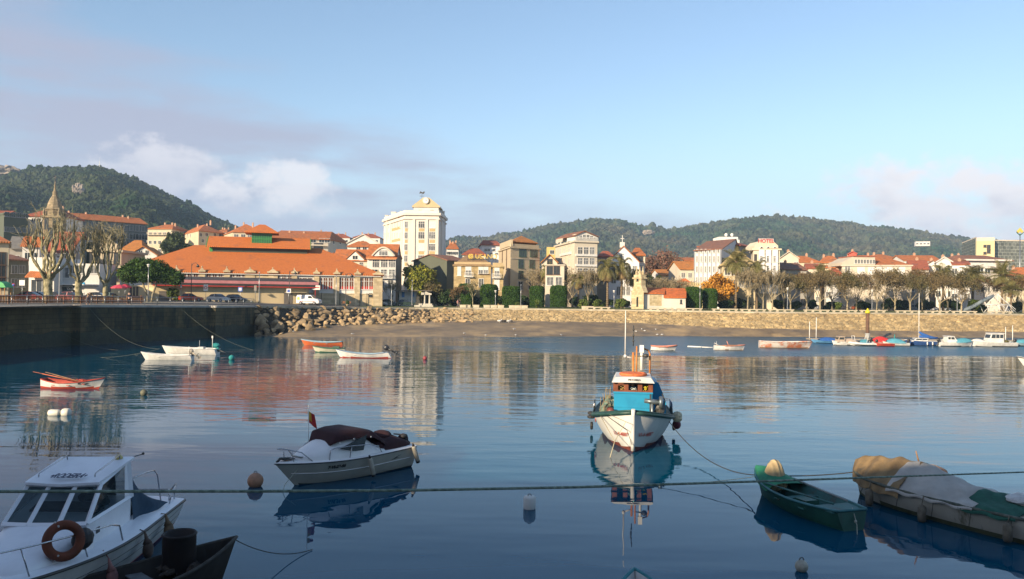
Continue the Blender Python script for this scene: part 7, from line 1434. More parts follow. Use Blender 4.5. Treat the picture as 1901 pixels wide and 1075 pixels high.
mb = MB(); mb.tube([(-1.7, 0, .2), (-1.7, 0, 1.1)], .02, 4); mb.tube([(-1.2, 0, .5), (-2.0, 0, .9)], .03, 4); mb.obj('short_mast', WFRAME, r)
o = MB(); o.tube([(-1.9, 0, .10), (-.2, .1, .05), (0, .1, .06)], .09, 8); o.tube([(0, .1, .02), (1.4, -.3, .04)], [.08, .06], 8); p = PZ(1303, 645, 0); o = o.obj('floating_spar', WFRAME, None, p); o.rotation_euler = (0, 0, -.1); tag(o, 'pale floating spar lying in the water left of the small boat with a stick', 'floating spar')
PEEL = mk('peeling_paint', (.52, .47, .42), (.42, .40, .38), scale=2, rough=.8, stain=((.40, .13, .06), .9, .48))
r = place(1459, 646, 'rowing_boat', 'long weathered boat with peeling white and orange paint', 'rowing boat', -5); h = Hull(7.0, 2.0, (.95, .80, .90), .25, .6, .5, 2.6); h.build([PEEL, BWOOD, BWI], r, band=.12); h.rail(PEEL, r, .06)
for t in (.2, .4, .6, .8): h.thwart(t, BWI, r)
# --- marina row on the right
BLU = bp_('boat_blue', (.03, .08, .24)); LBL = bp_('boat_light_blue', (.10, .28, .50)); CVB = mk('blue_canvas', (.02, .10, .34), (.015, .07, .25), scale=3, rough=.9, bump=.02); CVT = mk('teal_canvas', (.08, .30, .38), (.05, .22, .30), scale=3, rough=.9, bump=.02); REDC = mk('red_canvas', (.60, .03, .03), (.42, .02, .02), scale=3, rough=.85, bump=.03); BEI = bp_('boat_beige', (.46, .36, .27))
def cover(h, root, t0, t1, zt, m_, name='canvas_cover', k=9, seed=0):
    rd = random.Random(seed); vs = []; n = 10
    for i in range(n):
        t = t0+(t1-t0)*i/(n-1); x = h.pt(t, 1).x; hb = h.hb(t)+.03; sh = h.sheer(t)+.02; hi = zt*math.sin(PI*(.12+.76*i/(n-1)))
        for j in range(k): u = -1+2*j/(k-1); vs.append((x, hb*u, sh-(.10 if abs(u) == 1 else 0)+hi*(1-abs(u)**1.7)+rd.uniform(-.02, .02)))
    mb = MB(); mb.add(vs, [(i*k+j, (i+1)*k+j, (i+1)*k+j+1, i*k+j+1) for i in range(n-1) for j in range(k-1)], 0, True); return mb.obj(name, m_, root)
def cabin(root, x0, x1, w, z0, z1, wm_, rake=.25, n=2, name='cabin', wn=True, gm=None):
    mb = MB(); mb.prism([(x0, z0), (x1+rake*1.6, z0), (x1, z1), (x0+.05, z1)], -w/2, w/2, 'y'); mb.prism([(x0-.1, z1), (x1+.1, z1), (x1, z1+.07), (x0, z1+.07)], -w/2-.06, w/2+.06, 'y'); c_ = mb.obj(name, wm_, root)
    if wn:
        hh = z1-z0; q = MB()
        for sy in (-1, 1):
            for i in range(n):
                a = x0+.12+(x1-x0-.1)*i/n; b_ = x0+.04+(x1-x0-.1)*(i+1)/n; q.prism([(a, z0+hh*.5), (b_+(rake*.5 if i == n-1 else 0), z0+hh*.5), (b_, z1-hh*.1), (a, z1-hh*.1)], sy*w/2-.006, sy*w/2+.006, 'y')
        q.add([(x1+rake*.85, -w*.42, z0+hh*.5), (x1+rake*.85, w*.42, z0+hh*.5), (x1+rake*.3, w*.42, z1-hh*.12), (x1+rake*.3, -w*.42, z1-hh*.12)], [(0, 1, 2, 3)]); q.obj('cabin_window', gm or GL, c_)
    return c_
r = place(1530, 637, 'moored_boat', 'low bright blue boat under a dark tarpaulin beside two white posts', 'motor boat', 178); h = Hull(4.0, 1.6, (.6, .42, .45), .2, .8, .3, 2.4); h.build([LBL, BDK, LBL], r, inside=False, deck=-.02); cover(h, r, .05, .7, .45, CVB)
r = place(1567, 641, 'moored_boat', 'beige cuddy boat with a dark cabin door left of the rigid inflatable', 'motor boat', 180); h = Hull(3.6, 1.5, (.7, .55, .5), .2, .85, .3, 2.4); h.build([BW, BDK, BWI], r, inside=False, deck=-.05); cabin(r, .1, .9, 1.1, .45, 1.25, BEI, .2, 1, gm=GL); cover(h, r, .0, .5, .45, BEI, seed=3)
r = place(1602, 642, 'moored_boat', 'white rigid inflatable boat with an inclined white frame', 'motor boat', 180); h = Hull(3.9, 1.6, (.5, .35, .35), .15, .9, .2, 2.8); h.build([BW, BDK, BWI], r, floor=.1); h.rail(BW, r, .17, -.05, 'inflatable_tube', out=-.05); cabin(r, -.6, .2, .7, .3, .85, CVT, .1, 1, 'console', False); mb = MB()
for s_ in (-.5, .5): mb.tube([(1.3, s_, .4), (1.45, s_*.9, 1.45)], .03, 5); mb.tube([(-.3, s_, .4), (-.6, s_*.9, 1.5)], .03, 5)
mb.tube([(1.45, -.45, 1.45), (1.45, .45, 1.45)], .03, 5); mb.obj('frame', WFRAME, r); outboard(r, 1.9, .4, tilt=0, s=.9) if False else outboard(r, -1.95, .45, tilt=.2, s=.9)
r = place(1639, 640.5, 'moored_boat', 'boat under a bright red canvas cover beside the mooring pile', 'motor boat', 2); h = Hull(3.5, 1.6, (.7, .5, .5), .2, .85, .3, 2.4); h.build([BW, BDK, BWI], r, inside=False, deck=-.05); cover(h, r, .02, .75, .75, REDC, seed=5); outboard(r, -1.75, .5, tilt=.3)
r = place(1641, 643, 'moored_boat', 'small boat with a scarlet hull lying just before the red covered boat', 'motor boat', 178); h = Hull(2.6, 1.3, (.5, .35, .35), .15, .8, .3, 2.4); h.build([BRED, BDK, BRED], r, floor=.05); h.rail(BRED, r, .06)
r = place(1662, 642, 'moored_boat', 'white boat with a pale teal cover and black outboard left of the sailing boat', 'motor boat', 176); h = Hull(3.6, 1.6, (.65, .45, .45), .2, .85, .3, 2.4); h.build([BW, BDK, BWI], r, inside=False, deck=-.05); cover(h, r, .15, .85, .6, CVT, seed=7); outboard(r, -1.8, .5, tilt=.1); mb = MB(); mb.tube([(.1, 0, .6), (.1, 0, 1.65)], [.09, .05], 6); mb.obj('folded_canvas', TEAL, r)
r = place(1712, 641.5, 'sailing_boat', 'dark blue hulled sailing boat with a tall mast and blue sail cover', 'sailing boat', 180); h = Hull(5.2, 1.9, (.85, .65, .60), .25, .75, .5, 2.3); h.build([BLU, BDK, BWI], r, inside=False, deck=-.03); h.rail(WFRAME, r, .025, .02); cabin(r, -.6, 1.1, 1.1, .6, 1.05, BW, .5, 2)
zt = ZD(1706, 545, 124); mb = MB(); mb.tube([(.5, 0, .6), (.5, 0, zt)], [.055, .04], 7); mb.obj('mast', WFRAME, r); mb = MB(); mb.tube([(.5, 0, 2.0), (-.2, 0, 1.55), (-1.2, 0, 1.2), (-2.3, 0, 1.1)], [.12, .26, .24, .10], 9); mb.tube([(.5, 0, 1.35), (-2.3, 0, 1.12)], [.16, .14], 8); mb.obj('sail_cover', CVB, r)
mb = MB()
for e in ((2.5, 0, .85), (-2.5, 0, .65), (.5, .9, .65), (.5, -.9, .65)): mb.tube([(.5, 0, zt-.1), e], .008, 3)
mb.obj('rigging', DARKM, r); mb = MB()
for t in (.3, .45): p_ = h.pt(t, .8, 1); mb.tube([p_+Vector((0, .1, .1)), p_+Vector((0, .12, -.35))], .09, 7)
mb.obj('fender', WFRAME, r)
r = place(1775, 643, 'moored_boat', 'white cabin boat with a pale blue foredeck cover and cluttered stern', 'motor boat', 0); h = Hull(5.0, 1.9, (.85, .6, .6), .25, .85, .4, 2.4); h.build([BW, BDK, BWI], r, inside=False, deck=-.03); cabin(r, -1.6, -.6, 1.2, .6, 1.45, BW, .4, 2); cover(h, r, .42, .92, .55, CVT, seed=9); outboard(r, -2.5, .6, tilt=.1); mb = MB()
for i in range(9): mb.ball((rr2.uniform(-2.3, -1.4), rr2.uniform(.3, .8), rr2.uniform(.5, .9)), .16, 8, k=5)
mb.obj('fender', BWI, r)
r = place(1842, 643.5, 'moored_boat', 'long white boat with a glazed wheelhouse at the end of the marina row', 'motor boat', 180); h = Hull(6.6, 2.1, (.9, .6, .6), .25, .85, .5, 2.4); h.build([BW, BDK, BWI], r, inside=False, deck=-.03); h.rail(WFRAME, r, .03, .02); cabin(r, -1.3, .5, 1.5, .6, 1.95, BW, .3, 3); cover(h, r, .66, .95, .35, BWI, seed=11); outboard(r, -3.3, .6, tilt=.2); mb = MB(); mb.ball((-1.9, 0, .8), (.45, .6, .22), 9, jit=.15, rd=rr2); mb.obj('canvas_bundle', OLV, r)
r = place(1897, 642.5, 'moored_boat', 'pale blue boat cut by the picture edge in the marina row', 'motor boat', 178); h = Hull(3.6, 1.6, (.7, .5, .5), .2, .85, .3, 2.4); h.build([LB, BDK, BWI], r, inside=False, deck=-.03); cover(h, r, .1, .8, .5, CVT, seed=13)
for i, (px, y0, y1, lb) in enumerate([(1503, 597, 627, 'thin white post at the left end of the marina pontoon'), (1515.5, 589, 630, 'taller thin white post at the left end of the marina pontoon'), (1867, 607, 632, 'slim white post before the wheelhouse boat stern'), (1880, 604, 634, 'taller slim white post beside the picture edge boat')]):
    D = 131; p = PD(px, y0, D); o = MB(); o.tube([(0, 0, -.5), (0, 0, p.z)], [.07, .05], 6); o = o.obj('marina_post', WFRAME, None, (p.x, D, 0)); tag(o, lb, 'post')
pr = empty('pontoon', (XD(1500, 129.5), 129.5, 0), .02, 'low grey floating pontoon behind the marina boats', 'pontoon'); mb = MB(); mb.box(0, 36, -.7, .7, .22, .42); mb.obj('deck', mk('pontoon_planks', (.32, .28, .22), (.24, .2, .16), scale=3, rough=.9), pr)
for i in range(10): mb = MB(); mb.box(1.5+i*3.6, 3.0+i*3.6, -.6, .6, -.2, .22); mb.obj('float', BDK, pr)
p = PZ(1545, 637, 0); o = MB(); o.ball((0, 0, .15), (.6, .25, .25), 10, jit=.1, rd=rr2); o.ball((.5, .1, .2), .3, 8); o = o.obj('fender_bundle', paint((.60, .14, .16), .6, 'pink_rubber'), None, p); tag(o, 'pink round fenders floating beside the blue boat', 'fender')
r = place(1908, 692, 'white_boat', 'white boat bow entering at the right picture edge with a dark rubbing strake', 'motor boat', 180); h = Hull(5.5, 2.2, (1.5, 1.1, 1.0), .25, .85, 1.2, 2.3); h.build([BW, BDK, BWI], r, inside=False, deck=.02); h.rail(DARKM, r, .05, -.05); r.location.x += 1.95; r.location.y += .4
# --- buoys
def buoy(px, py, rad, col, lb, kind='ball', col2=None):
    p = PZ(px, py, 0); r = empty('buoy', (p.x, p.y, 0), 0, lb, 'buoy'); mb = MB()
    if kind == 'ball': mb.ball((0, 0, rad*.72), rad, 16, k=12)
    elif kind == 'can': mb.lathe([(rad*.85, -.15), (rad, .05), (rad, rad*1.7), (rad*.85, rad*2.0), (rad*.3, rad*2.05)], 16)
    elif kind == 'pair': mb.lathe([(.01, -.33), (.15, -.32), (.19, -.22), (.19, .18), (.14, .26), (.01, .27)], 14, (-.22, 0, .12), 0, 'x'); mb.lathe([(.01, -.2), (.2, -.19), (.24, -.08), (.24, .14), (.18, .2), (.01, .21)], 14, (.3, .12, .12), 0, 'x')
    mb.obj('float', col, r); mb = MB(); mb.torus((0, 0, rad*(1.75 if kind == 'ball' else 2.1)), .05, .014, 10, 5, 'y'); mb.obj('shackle', DARKM, r) if kind != 'pair' else None
buoy(110, 771, .24, paint((.62, .60, .52), .5, 'buoy_white'), 'pair of white cylindrical floats below the red rowing boat', 'pair')
buoy(474, 903, .265, paint((.46, .24, .14), .6, 'buoy_orange', .35, 6), 'faded orange ball buoy left of the speedboat'); buoy(983, 944, .19, paint((.62, .62, .58), .5, 'buoy_can'), 'white can shaped buoy in the middle of the calm water', 'can'); buoy(1488, 1060, .155, paint((.42, .40, .32), .6, 'buoy_grey', .3, 8), 'greyish ball buoy below the green boat')
buoy(430, 668, .28, TEAL, 'teal buoy right of the two white boats'); buoy(267, 734, .22, paint((.12, .12, .08), .7, 'buoy_dark'), 'small dark buoy right of the red rowing boat'); buoy(789, 668, .22, paint((.25, .04, .05), .6, 'buoy_maroon'), 'small maroon buoy right of the boat with the black outboard')
# --- ropes
def rope(a, b, sag, lb, r_=.012, n=24, m_=None):
    a, b = Vector(a), Vector(b); pts = [a+(b-a)*i/n-Vector((0, 0, sag*4*(i/n)*(1-i/n)))-a for i in range(n+1)]; mb = MB(); mb.tube(pts, r_, 5); o = mb.obj('mooring_rope', m_ or ROPE, None, a); tag(o, lb, 'rope')
def wallp(px, z): D = interp([(e[2], e[1]) for e in EDGE], px); return Vector((XD(px, D)+.05, D-.02, z))
WETR = mk('wet_rope', (.12, .13, .10), (.07, .08, .06), scale=20, rough=.9); rope(wallp(-5, 3.0), PZ(262, 655, .7), 1.7, 'mooring rope from the quay wall at the picture edge to the slim skiff', .012, m_=WETR); rope(wallp(5, 2.6), PZ(297, 647, .75), 2.0, 'mooring rope sagging from the picture edge to the longer white boat', .012, m_=WETR); rope(wallp(165, 4.6), PZ(296, 648, .6), 1.2, 'mooring rope from below the bent person to the white boats', .012, m_=WETR); rope(wallp(60, 4.2), PZ(220, 650, .2), 1.0, 'dark rope hanging across the quay wall', .012, m_=WETR); rope(wallp(335, 4.4), PZ(470, 650, .0), .8, 'thin rope from the quay wall down to the water right of the teal buoy', .012, m_=WETR)
tr_stern = Vector((7.1, 36.2, 1.0)); rope(tr_stern, (8.2, 27.0, .65), .55, 'dark mooring rope between the fishing boat and the green boat', .018, m_=DARKM)
rope((8.2, 27.0, .6), (4.3, 28.4, .0), .1, 'thin rope running on the water towards the trawler from the green boat', .012); rope((12.0, 27.4, .75), (9.4, 27.6, .5), .05, 'short dark rope between the tarpaulin boat and the green boat', .02, m_=DARKM)
rope((-6.2, 18.4, .9), (-5.0, 20.6, .02), .2, 'dark rope from the wooden skiff bow into the water', .012, m_=DARKM)
# ---------------------------------------------------------------- main boats
def sections(mb, secs, m=0, k=13, close=True, p=2.4):
    """loft of arched sections: (x, halfwidth, z0, height)"""
    vs = []
    for (x, w, z0, hh) in secs:
        for j in range(k):
            a = PI*j/(k-1); c, s_ = math.cos(a), math.sin(a); vs.append((x, w*(abs(c)**(2/p))*(1 if c > 0 else -1), z0+hh*(s_**(2/p) if s_ > 0 else 0)))
    n = len(secs); mb.add(vs, [(i*k+j, i*k+j+1, (i+1)*k+j+1, (i+1)*k+j) for i in range(n-1) for j in range(k-1)]+([tuple(range(k))[::-1], tuple(range((n-1)*k, n*k))] if close else []), m, True); return mb
# === fishing boat ===
TQ = mk('turquoise_paint', (.008, .24, .42), (.006, .19, .35), scale=1.5, rough=.45, stain=((.05, .22, .26), 2.5, .66)); TW_ = mk('trawler_white', (.60, .59, .56), (.50, .50, .47), scale=1.2, rough=.45, streak=True, stain=((.20, .24, .17), .9, .60)); TRD = mk('waterline_red', (.22, .045, .03), (.12, .03, .02), scale=3, rough=.7); DGR = mk('rim_dark_green', (.02, .07, .06), (.015, .04, .035), scale=3, rough=.5)
r = empty('fishing_boat', (5.78, 38.3, 0), math.radians(-98.3), 'white fishing boat with turquoise wheelhouse facing the camera head on', 'fishing boat')
h = Hull(9.0, 3.7, (1.78, 1.02, 1.15), .4, .78, .40, 3.9, .24, .62, ns=34, nk=12); h.build([TW_, TRD, mk('worn_bulwark', (.22, .26, .22), (.10, .14, .13), scale=3, rough=.8)], r, floor=.62, band=.16, th=.08)
h.rail(DGR, r, .085, -.07, 'rubbing_strake', .0, .995, .02); h.rail(DGR, r, .03, .03, 'gunwale')
mb = MB(); mb.tube([h.pt(1, q, 1)+Vector((.06, 0, 0)) for q in [.12, .3, .5, .7, .9, 1.04]], .085, 8); mb.obj('stem_post', TW_, r)
RG_ = paint((.50, .07, .04), .6, 'red_lettering'); h.side_text('VI-4-4887', .25, RG_, r, 1, .93, .46, out=.05, bold=.004); h.side_text('VI-4-4887', .25, RG_, r, -1, .93, .46, out=.05, bold=.004)
mb = MB(); p = h.pt(.62, .80, -1); mb.ball(p+Vector((0, -.01, 0)), (.16, .03, .1), 7, k=5, jit=.3, rd=rr2); mb.ball(p+Vector((.12, -.01, .05)), (.1, .03, .07), 6, k=5, jit=.3, rd=rr2); mb.obj('painted_emblem', RG_, r)
# deck forward
mb = MB(); vs = []; 
for i in range(12):
    t = .66+.33*i/11; q = h.pt(t, 1); vs += [(q.x, h.hb(t)*.96, h.sheer(t)-.12), (q.x, 0, h.sheer(t)-.06), (q.x, -h.hb(t)*.96, h.sheer(t)-.12)]
mb.add(vs, [(i*3+j, i*3+j+1, (i+1)*3+j+1, (i+1)*3+j) for i in range(11) for j in range(2)], 0, True); mb.obj('foredeck', mk('worn_deck', (.30, .30, .22), (.20, .22, .18), scale=3, rough=.8), r)
# wheelhouse
wh = MB(); X0, X1, HW = -.9, 1.55, .86; wh.box(X0, X1, -HW, HW, .62, 2.22); wh.box(X0-.02, X1+.04, -HW-.03, HW+.03, 2.16, 2.24); wh.box(X1+.002, X1+.02, -HW+.02, HW-.02, 1.52, 1.56); W_ = wh.obj('wheelhouse', TQ, r)
BRW = mk('varnished_wood', (.20, .065, .03), (.13, .04, .02), scale=4, rough=.4); fr = MB(); zb_, zt_ = 2.24, 2.72
cw = .2
for y in (-HW+.08, -HW*.36, HW*.36, HW-.08): fr.box(X1-.08, X1, y-.10, y+.10, zb_, zt_)
fr.box(X1-.081, X1+.001, -HW, HW, zb_, zb_+.07); fr.box(X1-.081, X1+.001, -HW, HW, zt_-.05, zt_)
for sy in (-1, 1):
    for x in (X0+.05, .2, X1-.18): fr.box(x-.08, x+.08, sy*HW-.04, sy*HW+.04, zb_, zt_-.051)
    fr.box(X0, X1-.1, sy*HW-.035, sy*HW+.035, zb_, zb_+.1)
fr.box(X0, X0+.06, -HW+.05, HW-.05, zb_, zt_-.05); fr.obj('window_frames', BRW, W_)
gl = MB(); gl.box(X1-.045, X1-.035, -HW+.1, HW-.1, zb_+.07, zt_-.05); gp = bpy.data.materials.new('clear_glass'); gp.use_nodes = True; B0 = gp.node_tree.nodes['Principled BSDF']; B0.inputs['Base Color'].default_value = (.8, .85, .85, 1); B0.inputs['Transmission Weight'].default_value = 1; B0.inputs['Roughness'].default_value = .02; B0.inputs['IOR'].default_value = 1.2; gl.obj('window_glass', gp, W_)
it = MB(); it.ball((X1-.25, -.55, zb_+.12), (.12, .26, .14), 10, jit=.08, rd=rr2); it.obj('straw_hat', mk('straw', (.45, .28, .10), scale=8), W_); it = MB(); it.ball((X1-.2, .02, zb_+.1), (.08, .18, .10), 8, jit=.2, rd=rr2); it.obj('white_cloth', BW, W_); it = MB(); it.lathe([(.11, zb_), (.13, zb_+.27), (.12, zb_+.27)], 12, (X1-.2, .56, 0)); it.obj('yellow_bucket', paint((.70, .50, .02), .5, 'bucket_yellow'), W_)
rf = MB(); vs = []
e1 = [(X0-.25, -HW-.06), (X1+.24, -HW-.10), (X1+.30, 0), (X1+.24, HW+.10), (X0-.25, HW+.06)]; e2 = [(X0-.2, -HW+.05), (X1+.02, -HW+.06), (X1+.05, 0), (X1+.02, HW-.06), (X0-.2, HW-.05)]
rf.add([(x, y, 2.67+(.02 if i == 2 else 0)) for i, (x, y) in enumerate(e1)]+[(x, y, 2.89+(.05 if i == 2 else 0)) for i, (x, y) in enumerate(e2)], [(i, (i+1) % 5, (i+1) % 5+5, i+5) for i in range(5)]+[(4, 3, 2, 1, 0), (5, 6, 7, 8, 9)]); R_ = rf.obj('wheelhouse_roof', TW_, r)
tt = text('PINCEIRO', 'name_lettering', .125, DARKM, R_, .002, bold=.004); tt.location = (X1+.20, .05, 2.80); tt.rotation_euler = (math.radians(90-44), 0, math.radians(90))
OG = mk('orange_raft', (.60, .16, .05), (.45, .10, .03), scale=4, rough=.7); mb = MB(); mb.torus((.55, 0, 2.96), .58, .07, 24, 7, 'z'); mb.ball((.55, -.1, 2.98), (.52, .56, .08), 12, jit=.1, rd=rr2); mb.obj('life_raft', OG, R_)
OM = mk('mast_orange', (.50, .20, .05), (.38, .13, .03), scale=4, rough=.6); mb = MB(); mb.tube([(-.5, .0, .6), (-.5, .0, 3.9)], .055, 9); mb.tube([(-.5, .16, 2.8), (-.5, .16, 4.2)], .04, 7); mb.obj('mast', OM, r)
mb = MB(); mb.tube([(-.9, .80, 2.75), (-.9, .80, 3.8), (-.9, .72, 3.98), (-.9, .42, 4.1), (-.9, .36, 3.95)], .045, 7); mb.obj('gantry', OM, r)
mb = MB(); mb.tube([(-.6, .4, 3.05), (-.6, .4, 4.2)], .07, 7); mb.box(-.7, -.5, .3, .5, 3.9, 4.25); mb.tube([(-.4, -.38, 3.7), (-.4, -.38, 5.9)], [.035, .018], 6); mb.tube([(-.4, -.38, 3.7), (-.5, 0, 3.62)], .03, 5); mb.ball((-.4, -.38, 3.72), .08, 8); mb.obj('antenna', WFRAME, r)
mb = MB(); mb.tube([(-.5, 0, 4.2), (-.5, 0, 5.2)], .022, 6); 
for z in (4.45, 4.7, 5.0): mb.ball((-.5, 0, z), (.05, .05, .08), 7)
mb.obj('signal_light', DARKM, r); mb = MB(); mb.ball((-.55, .6, 3.75), (.12, .14, .1), 9); mb.tube([(-.55, .6, 3.75), (-.5, .1, 3.7)], .02, 5); mb.obj('flood_lamp', DARKM, r)
# deck gear
HYD = mk('winch_metal', (.20, .24, .26), (.10, .12, .13), scale=5, rough=.4, metal=.6); mb = MB(); mb.tube([(2.05, .50, 1.92), (2.05, 1.15, 1.86)], [.10, .12], 12); mb.lathe([(.26, 1.15), (.28, 1.2), (.28, 1.28), (.24, 1.32)], 16, (2.05, 0, 1.86), 0, 'y'); mb.tube([(2.05, .85, 1.8), (2.0, .85, .9)], .06, 7); mb.obj('net_hauler', HYD, r)
mb = MB(); mb.tube([(1.9, .78, 1.0), (1.9, .78, 2.2)], .045, 6); mb.box(1.6, 1.8, 1.0, 1.25, 1.1, 1.75); mb.tube([(1.7, 1.3, 1.0), (1.7, 1.42, 1.9), (1.6, 1.3, 2.2)], .03, 5); mb.ball((1.8, 1.2, 1.5), (.2, .22, .3), 8, jit=.25, rd=rr2); mb.obj('winch', DARKM, r)
mb = MB(); vs = []; 
for i in range(9):
    a = PI*.5*i/8; vs += [(-2.8, .9+.55*math.sin(a), 1.2+1.35*math.cos(a)), (-.3, .9+.55*math.sin(a), 1.2+1.35*math.cos(a))]
mb.add(vs, [(2*i, 2*i+1, 2*i+3, 2*i+2) for i in range(8)], 0, True); mb.add([(-.3, .9, .9), (-.3, .9, 2.55), (-.3, 1.2, 2.5), (-.3, 1.45, 1.9), (-.3, 1.45, 1.0)], [(0, 1, 2, 3, 4)]); mb.box(.3, 1.2, 1.42, 1.50, 1.0, 1.75); mb.obj('deck_shelter', TQ, r)
NET = mk('fishing_net', (.10, .20, .17), (.20, .14, .08), scale=9, rough=1, bump=.03, bscale=30, detail=8); mb = MB()
for i in range(20): mb.ball((rr2.uniform(-.6, 1.9), -rr2.uniform(1.0, 1.4), 1.0+rr2.uniform(0, .9)*(.4+.6*rr2.random())), (.22, .18, .16), 8, k=6, jit=.3, rd=rr2)
mb.obj('net_heap', NET, r); mb = MB()
for i in range(14): mb.ball((rr2.uniform(1.9, 2.8), rr2.uniform(-.2, 1.05), 1.15+rr2.uniform(0, .14)), (.16, .13, .09), 8, k=6, jit=.3, rd=rr2)
mb.obj('crates_and_floats', mk('mixed_gear', (.42, .36, .24), (.16, .13, .10), scale=7, rough=.9, detail=8), r)
mb = MB()
for (a, b_, c_) in [((1.9, -.9, 1.05), (2.2, -.2, 1.25), (2.1, .5, 1.15)), ((2.2, .1, 1.1), (2.4, .5, 1.4), (2.0, .9, 1.3)), ((1.8, -.2, 1.2), (2.3, .0, 1.45), (2.3, .35, 1.15))]: mb.tube([a, b_, c_], .03, 5)
mb.obj('hose', RUBBER, r)
mb = MB(); mb.ball((1.95, -1.0, 1.38), .19, 14, k=10); mb.obj('brown_buoy', mk('brown_float', (.17, .05, .035), (.12, .035, .025), scale=4, rough=.5), r)
for t, side in ((.48, -1), (.58, -1), (.5, 1), (.38, 1), (.6, 1)):
    mb = MB(); q = h.pt(t, 1, side); mb.tube([q+Vector((-.3, -side*.05, .0)), q+Vector((-.28, -side*.05, .5)), q+Vector((-.15, -side*.08, .62)), q+Vector((.15, -side*.08, .62)), q+Vector((.28, -side*.05, .5)), q+Vector((.3, -side*.05, 0))], .022, 6); mb.obj('rail_hoop', STEEL, r)
mb = MB()
for i in range(14):
    a = Vector((rr2.uniform(-1, 1.6), -rr2.uniform(1.05, 1.5), 1.2)); mb.tube([a, a+Vector((rr2.uniform(-.3, .3), rr2.uniform(-.15, .15), rr2.uniform(.4, 1.1)))], .013, 4)
mb.obj('flag_canes', mk('cane', (.30, .22, .12), scale=4), r)
for t, side, z, c_, rad in ((.50, 1, .55, (.12, .015, .03), .20), (.56, 1, .98, (.60, .52, .34), .24)):
    mb = MB(); q = h.pt(t, 1, side); mb.ball((q.x, q.y+side*.20, z+.05), (rad, rad, rad*1.15 if z < .8 else rad), 14, k=10, jit=.0 if z < .8 else .12, rd=rr2); mb.tube([(q.x, q.y+side*.1, z+.2), (q.x, q.y, h.sheer(t)+.05)], .015, 4); mb.obj('fender', mk('fender_col', c_, scale=6, rough=.6), r)
for t, side, z in ((.46, -1, .95), (.50, -1, .82), (.45, -1, .33), (.43, 1, .40)):
    mb = MB(); q = h.pt(t, 1, side); mb.torus((q.x, q.y+side*.10, z), .13, .07, 16, 7, 'y' if z < .5 else 'z'); mb.obj('tyre_fender', RUBBER, r)
mb = MB(); a = h.pt(.80, 1, -1); mb.tube([a, (4.9, -.75, .55), (5.6, -.95, -.1)], .018, 5); mb.tube([(4.9, -.75, .55), (5.0, -.3, 1.4), h.pt(.86, 1, -1)], .014, 5); mb.obj('bow_rope', mk('pale_rope', (.48, .42, .28), scale=20), r); mb = MB(); mb.tube([h.pt(.84, 1, -1), (4.42, -.25, .95), (4.45, -.03, .35)], .014, 5); mb.obj('dark_bow_rope', DARKM, r)
# === speedboat ===
MRN = mk('maroon_canvas', (.048, .016, .018), (.03, .010, .012), scale=2.5, rough=.9, bump=.02, bscale=5); SPW = mk('gelcoat_white', (.80, .79, .78), (.70, .70, .69), scale=1.2, rough=.3, stain=((.36, .34, .30), .8, .64)); SPH = mk('gelcoat_cream', (.48, .45, .38), (.38, .36, .30), scale=1.0, rough=.3, streak=True)
r = empty('cabin_speedboat', (-6.02, 29.05, .03), math.radians(-131), 'white cuddy speedboat with maroon canvas covers and a flag at its far rail', 'speedboat'); r.rotation_euler[1] = math.radians(1.0)
h = Hull(5.5, 2.1, (.86, .74, .74), .25, .88, .85, 2.3, .30, .85, ns=32, nk=11); h.build([SPH, BDK, SPW], r, inside=False, deck=.045, band=.03); h.rail(DARKM, r, .022, -.01, 'rubbing_strake'); 
mb = MB(); 
for side in (1, -1): mb.tube([h.pt(t/20, .62, side)+Vector((0, side*.012, 0)) for t in range(1, 20)], .014, 4)
mb.obj('chine_line', SPW, r)
cb_ = MB(); sections(cb_, [(2.05, .12, .86, .02), (1.8, .42, .83, .20), (1.45, .62, .81, .40), (1.05, .74, .79, .58), (.6, .82, .78, .74), (.2, .86, .77, .83), (-.25, .88, .77, .84), (-.55, .89, .77, .66), (-.9, .9, .77, .36), (-1.25, .91, .77, .18)], p=2.6); cab = cb_.obj('cabin', SPW, r)
# side windows
for sy in (-1, 1):
    mb = MB(); mb.prism([(.75, 1.17), (-.42, 1.50), (-.27, .98), (.1, 1.0)], sy*.865-.01, sy*.865+.02, 'y'); mb.obj('side_window', GL, cab)
cv = MB(); sections(cv, [(.97, .62, 1.28, .05), (.78, .76, 1.38, .30), (.3, .82, 1.42, .33), (-.3, .86, 1.42, .31), (-.75, .88, 1.34, .27), (-1.05, .88, 1.18, .20), (-1.3, .88, 1.0, .15)], p=4.5); cv.obj('windscreen_cover', MRN, r)
cv = MB(); secs = [(-1.05, .84, .80, .48), (-1.3, .82, .80, .42), (-1.55, .84, .80, .38), (-1.8, .84, .80, .46), (-2.05, .82, .80, .42), (-2.35, .78, .80, .28), (-2.62, .72, .80, .16)]; sections(cv, secs, p=3.2); cv.ball((-1.75, .1, 1.20), (.34, .44, .20), 12, k=8); cv.obj('cockpit_cover', MRN, r)
mb = MB()
for x, z in ((.75, 1.37), (.15, 1.43), (-.6, 1.40)): mb.ball((x, .875, z), .03, 7)
mb.obj('canvas_fastener', WFRAME, r)
o = outboard(r, -2.8, .72, tilt=.15, cover=MRN, s=.95); o.location.z = .55; mb = MB(); mb.ball((-2.55, .45, 1.1), (.16, .1, .09), 8); mb.ball((-2.35, -.3, 1.16), (.12, .1, .08), 8); mb.tube([(-2.7, .6, .85), (-2.5, .3, 1.15), (-2.6, -.2, 1.1)], .03, 5); mb.obj('stern_fitting', RUBBER, r)
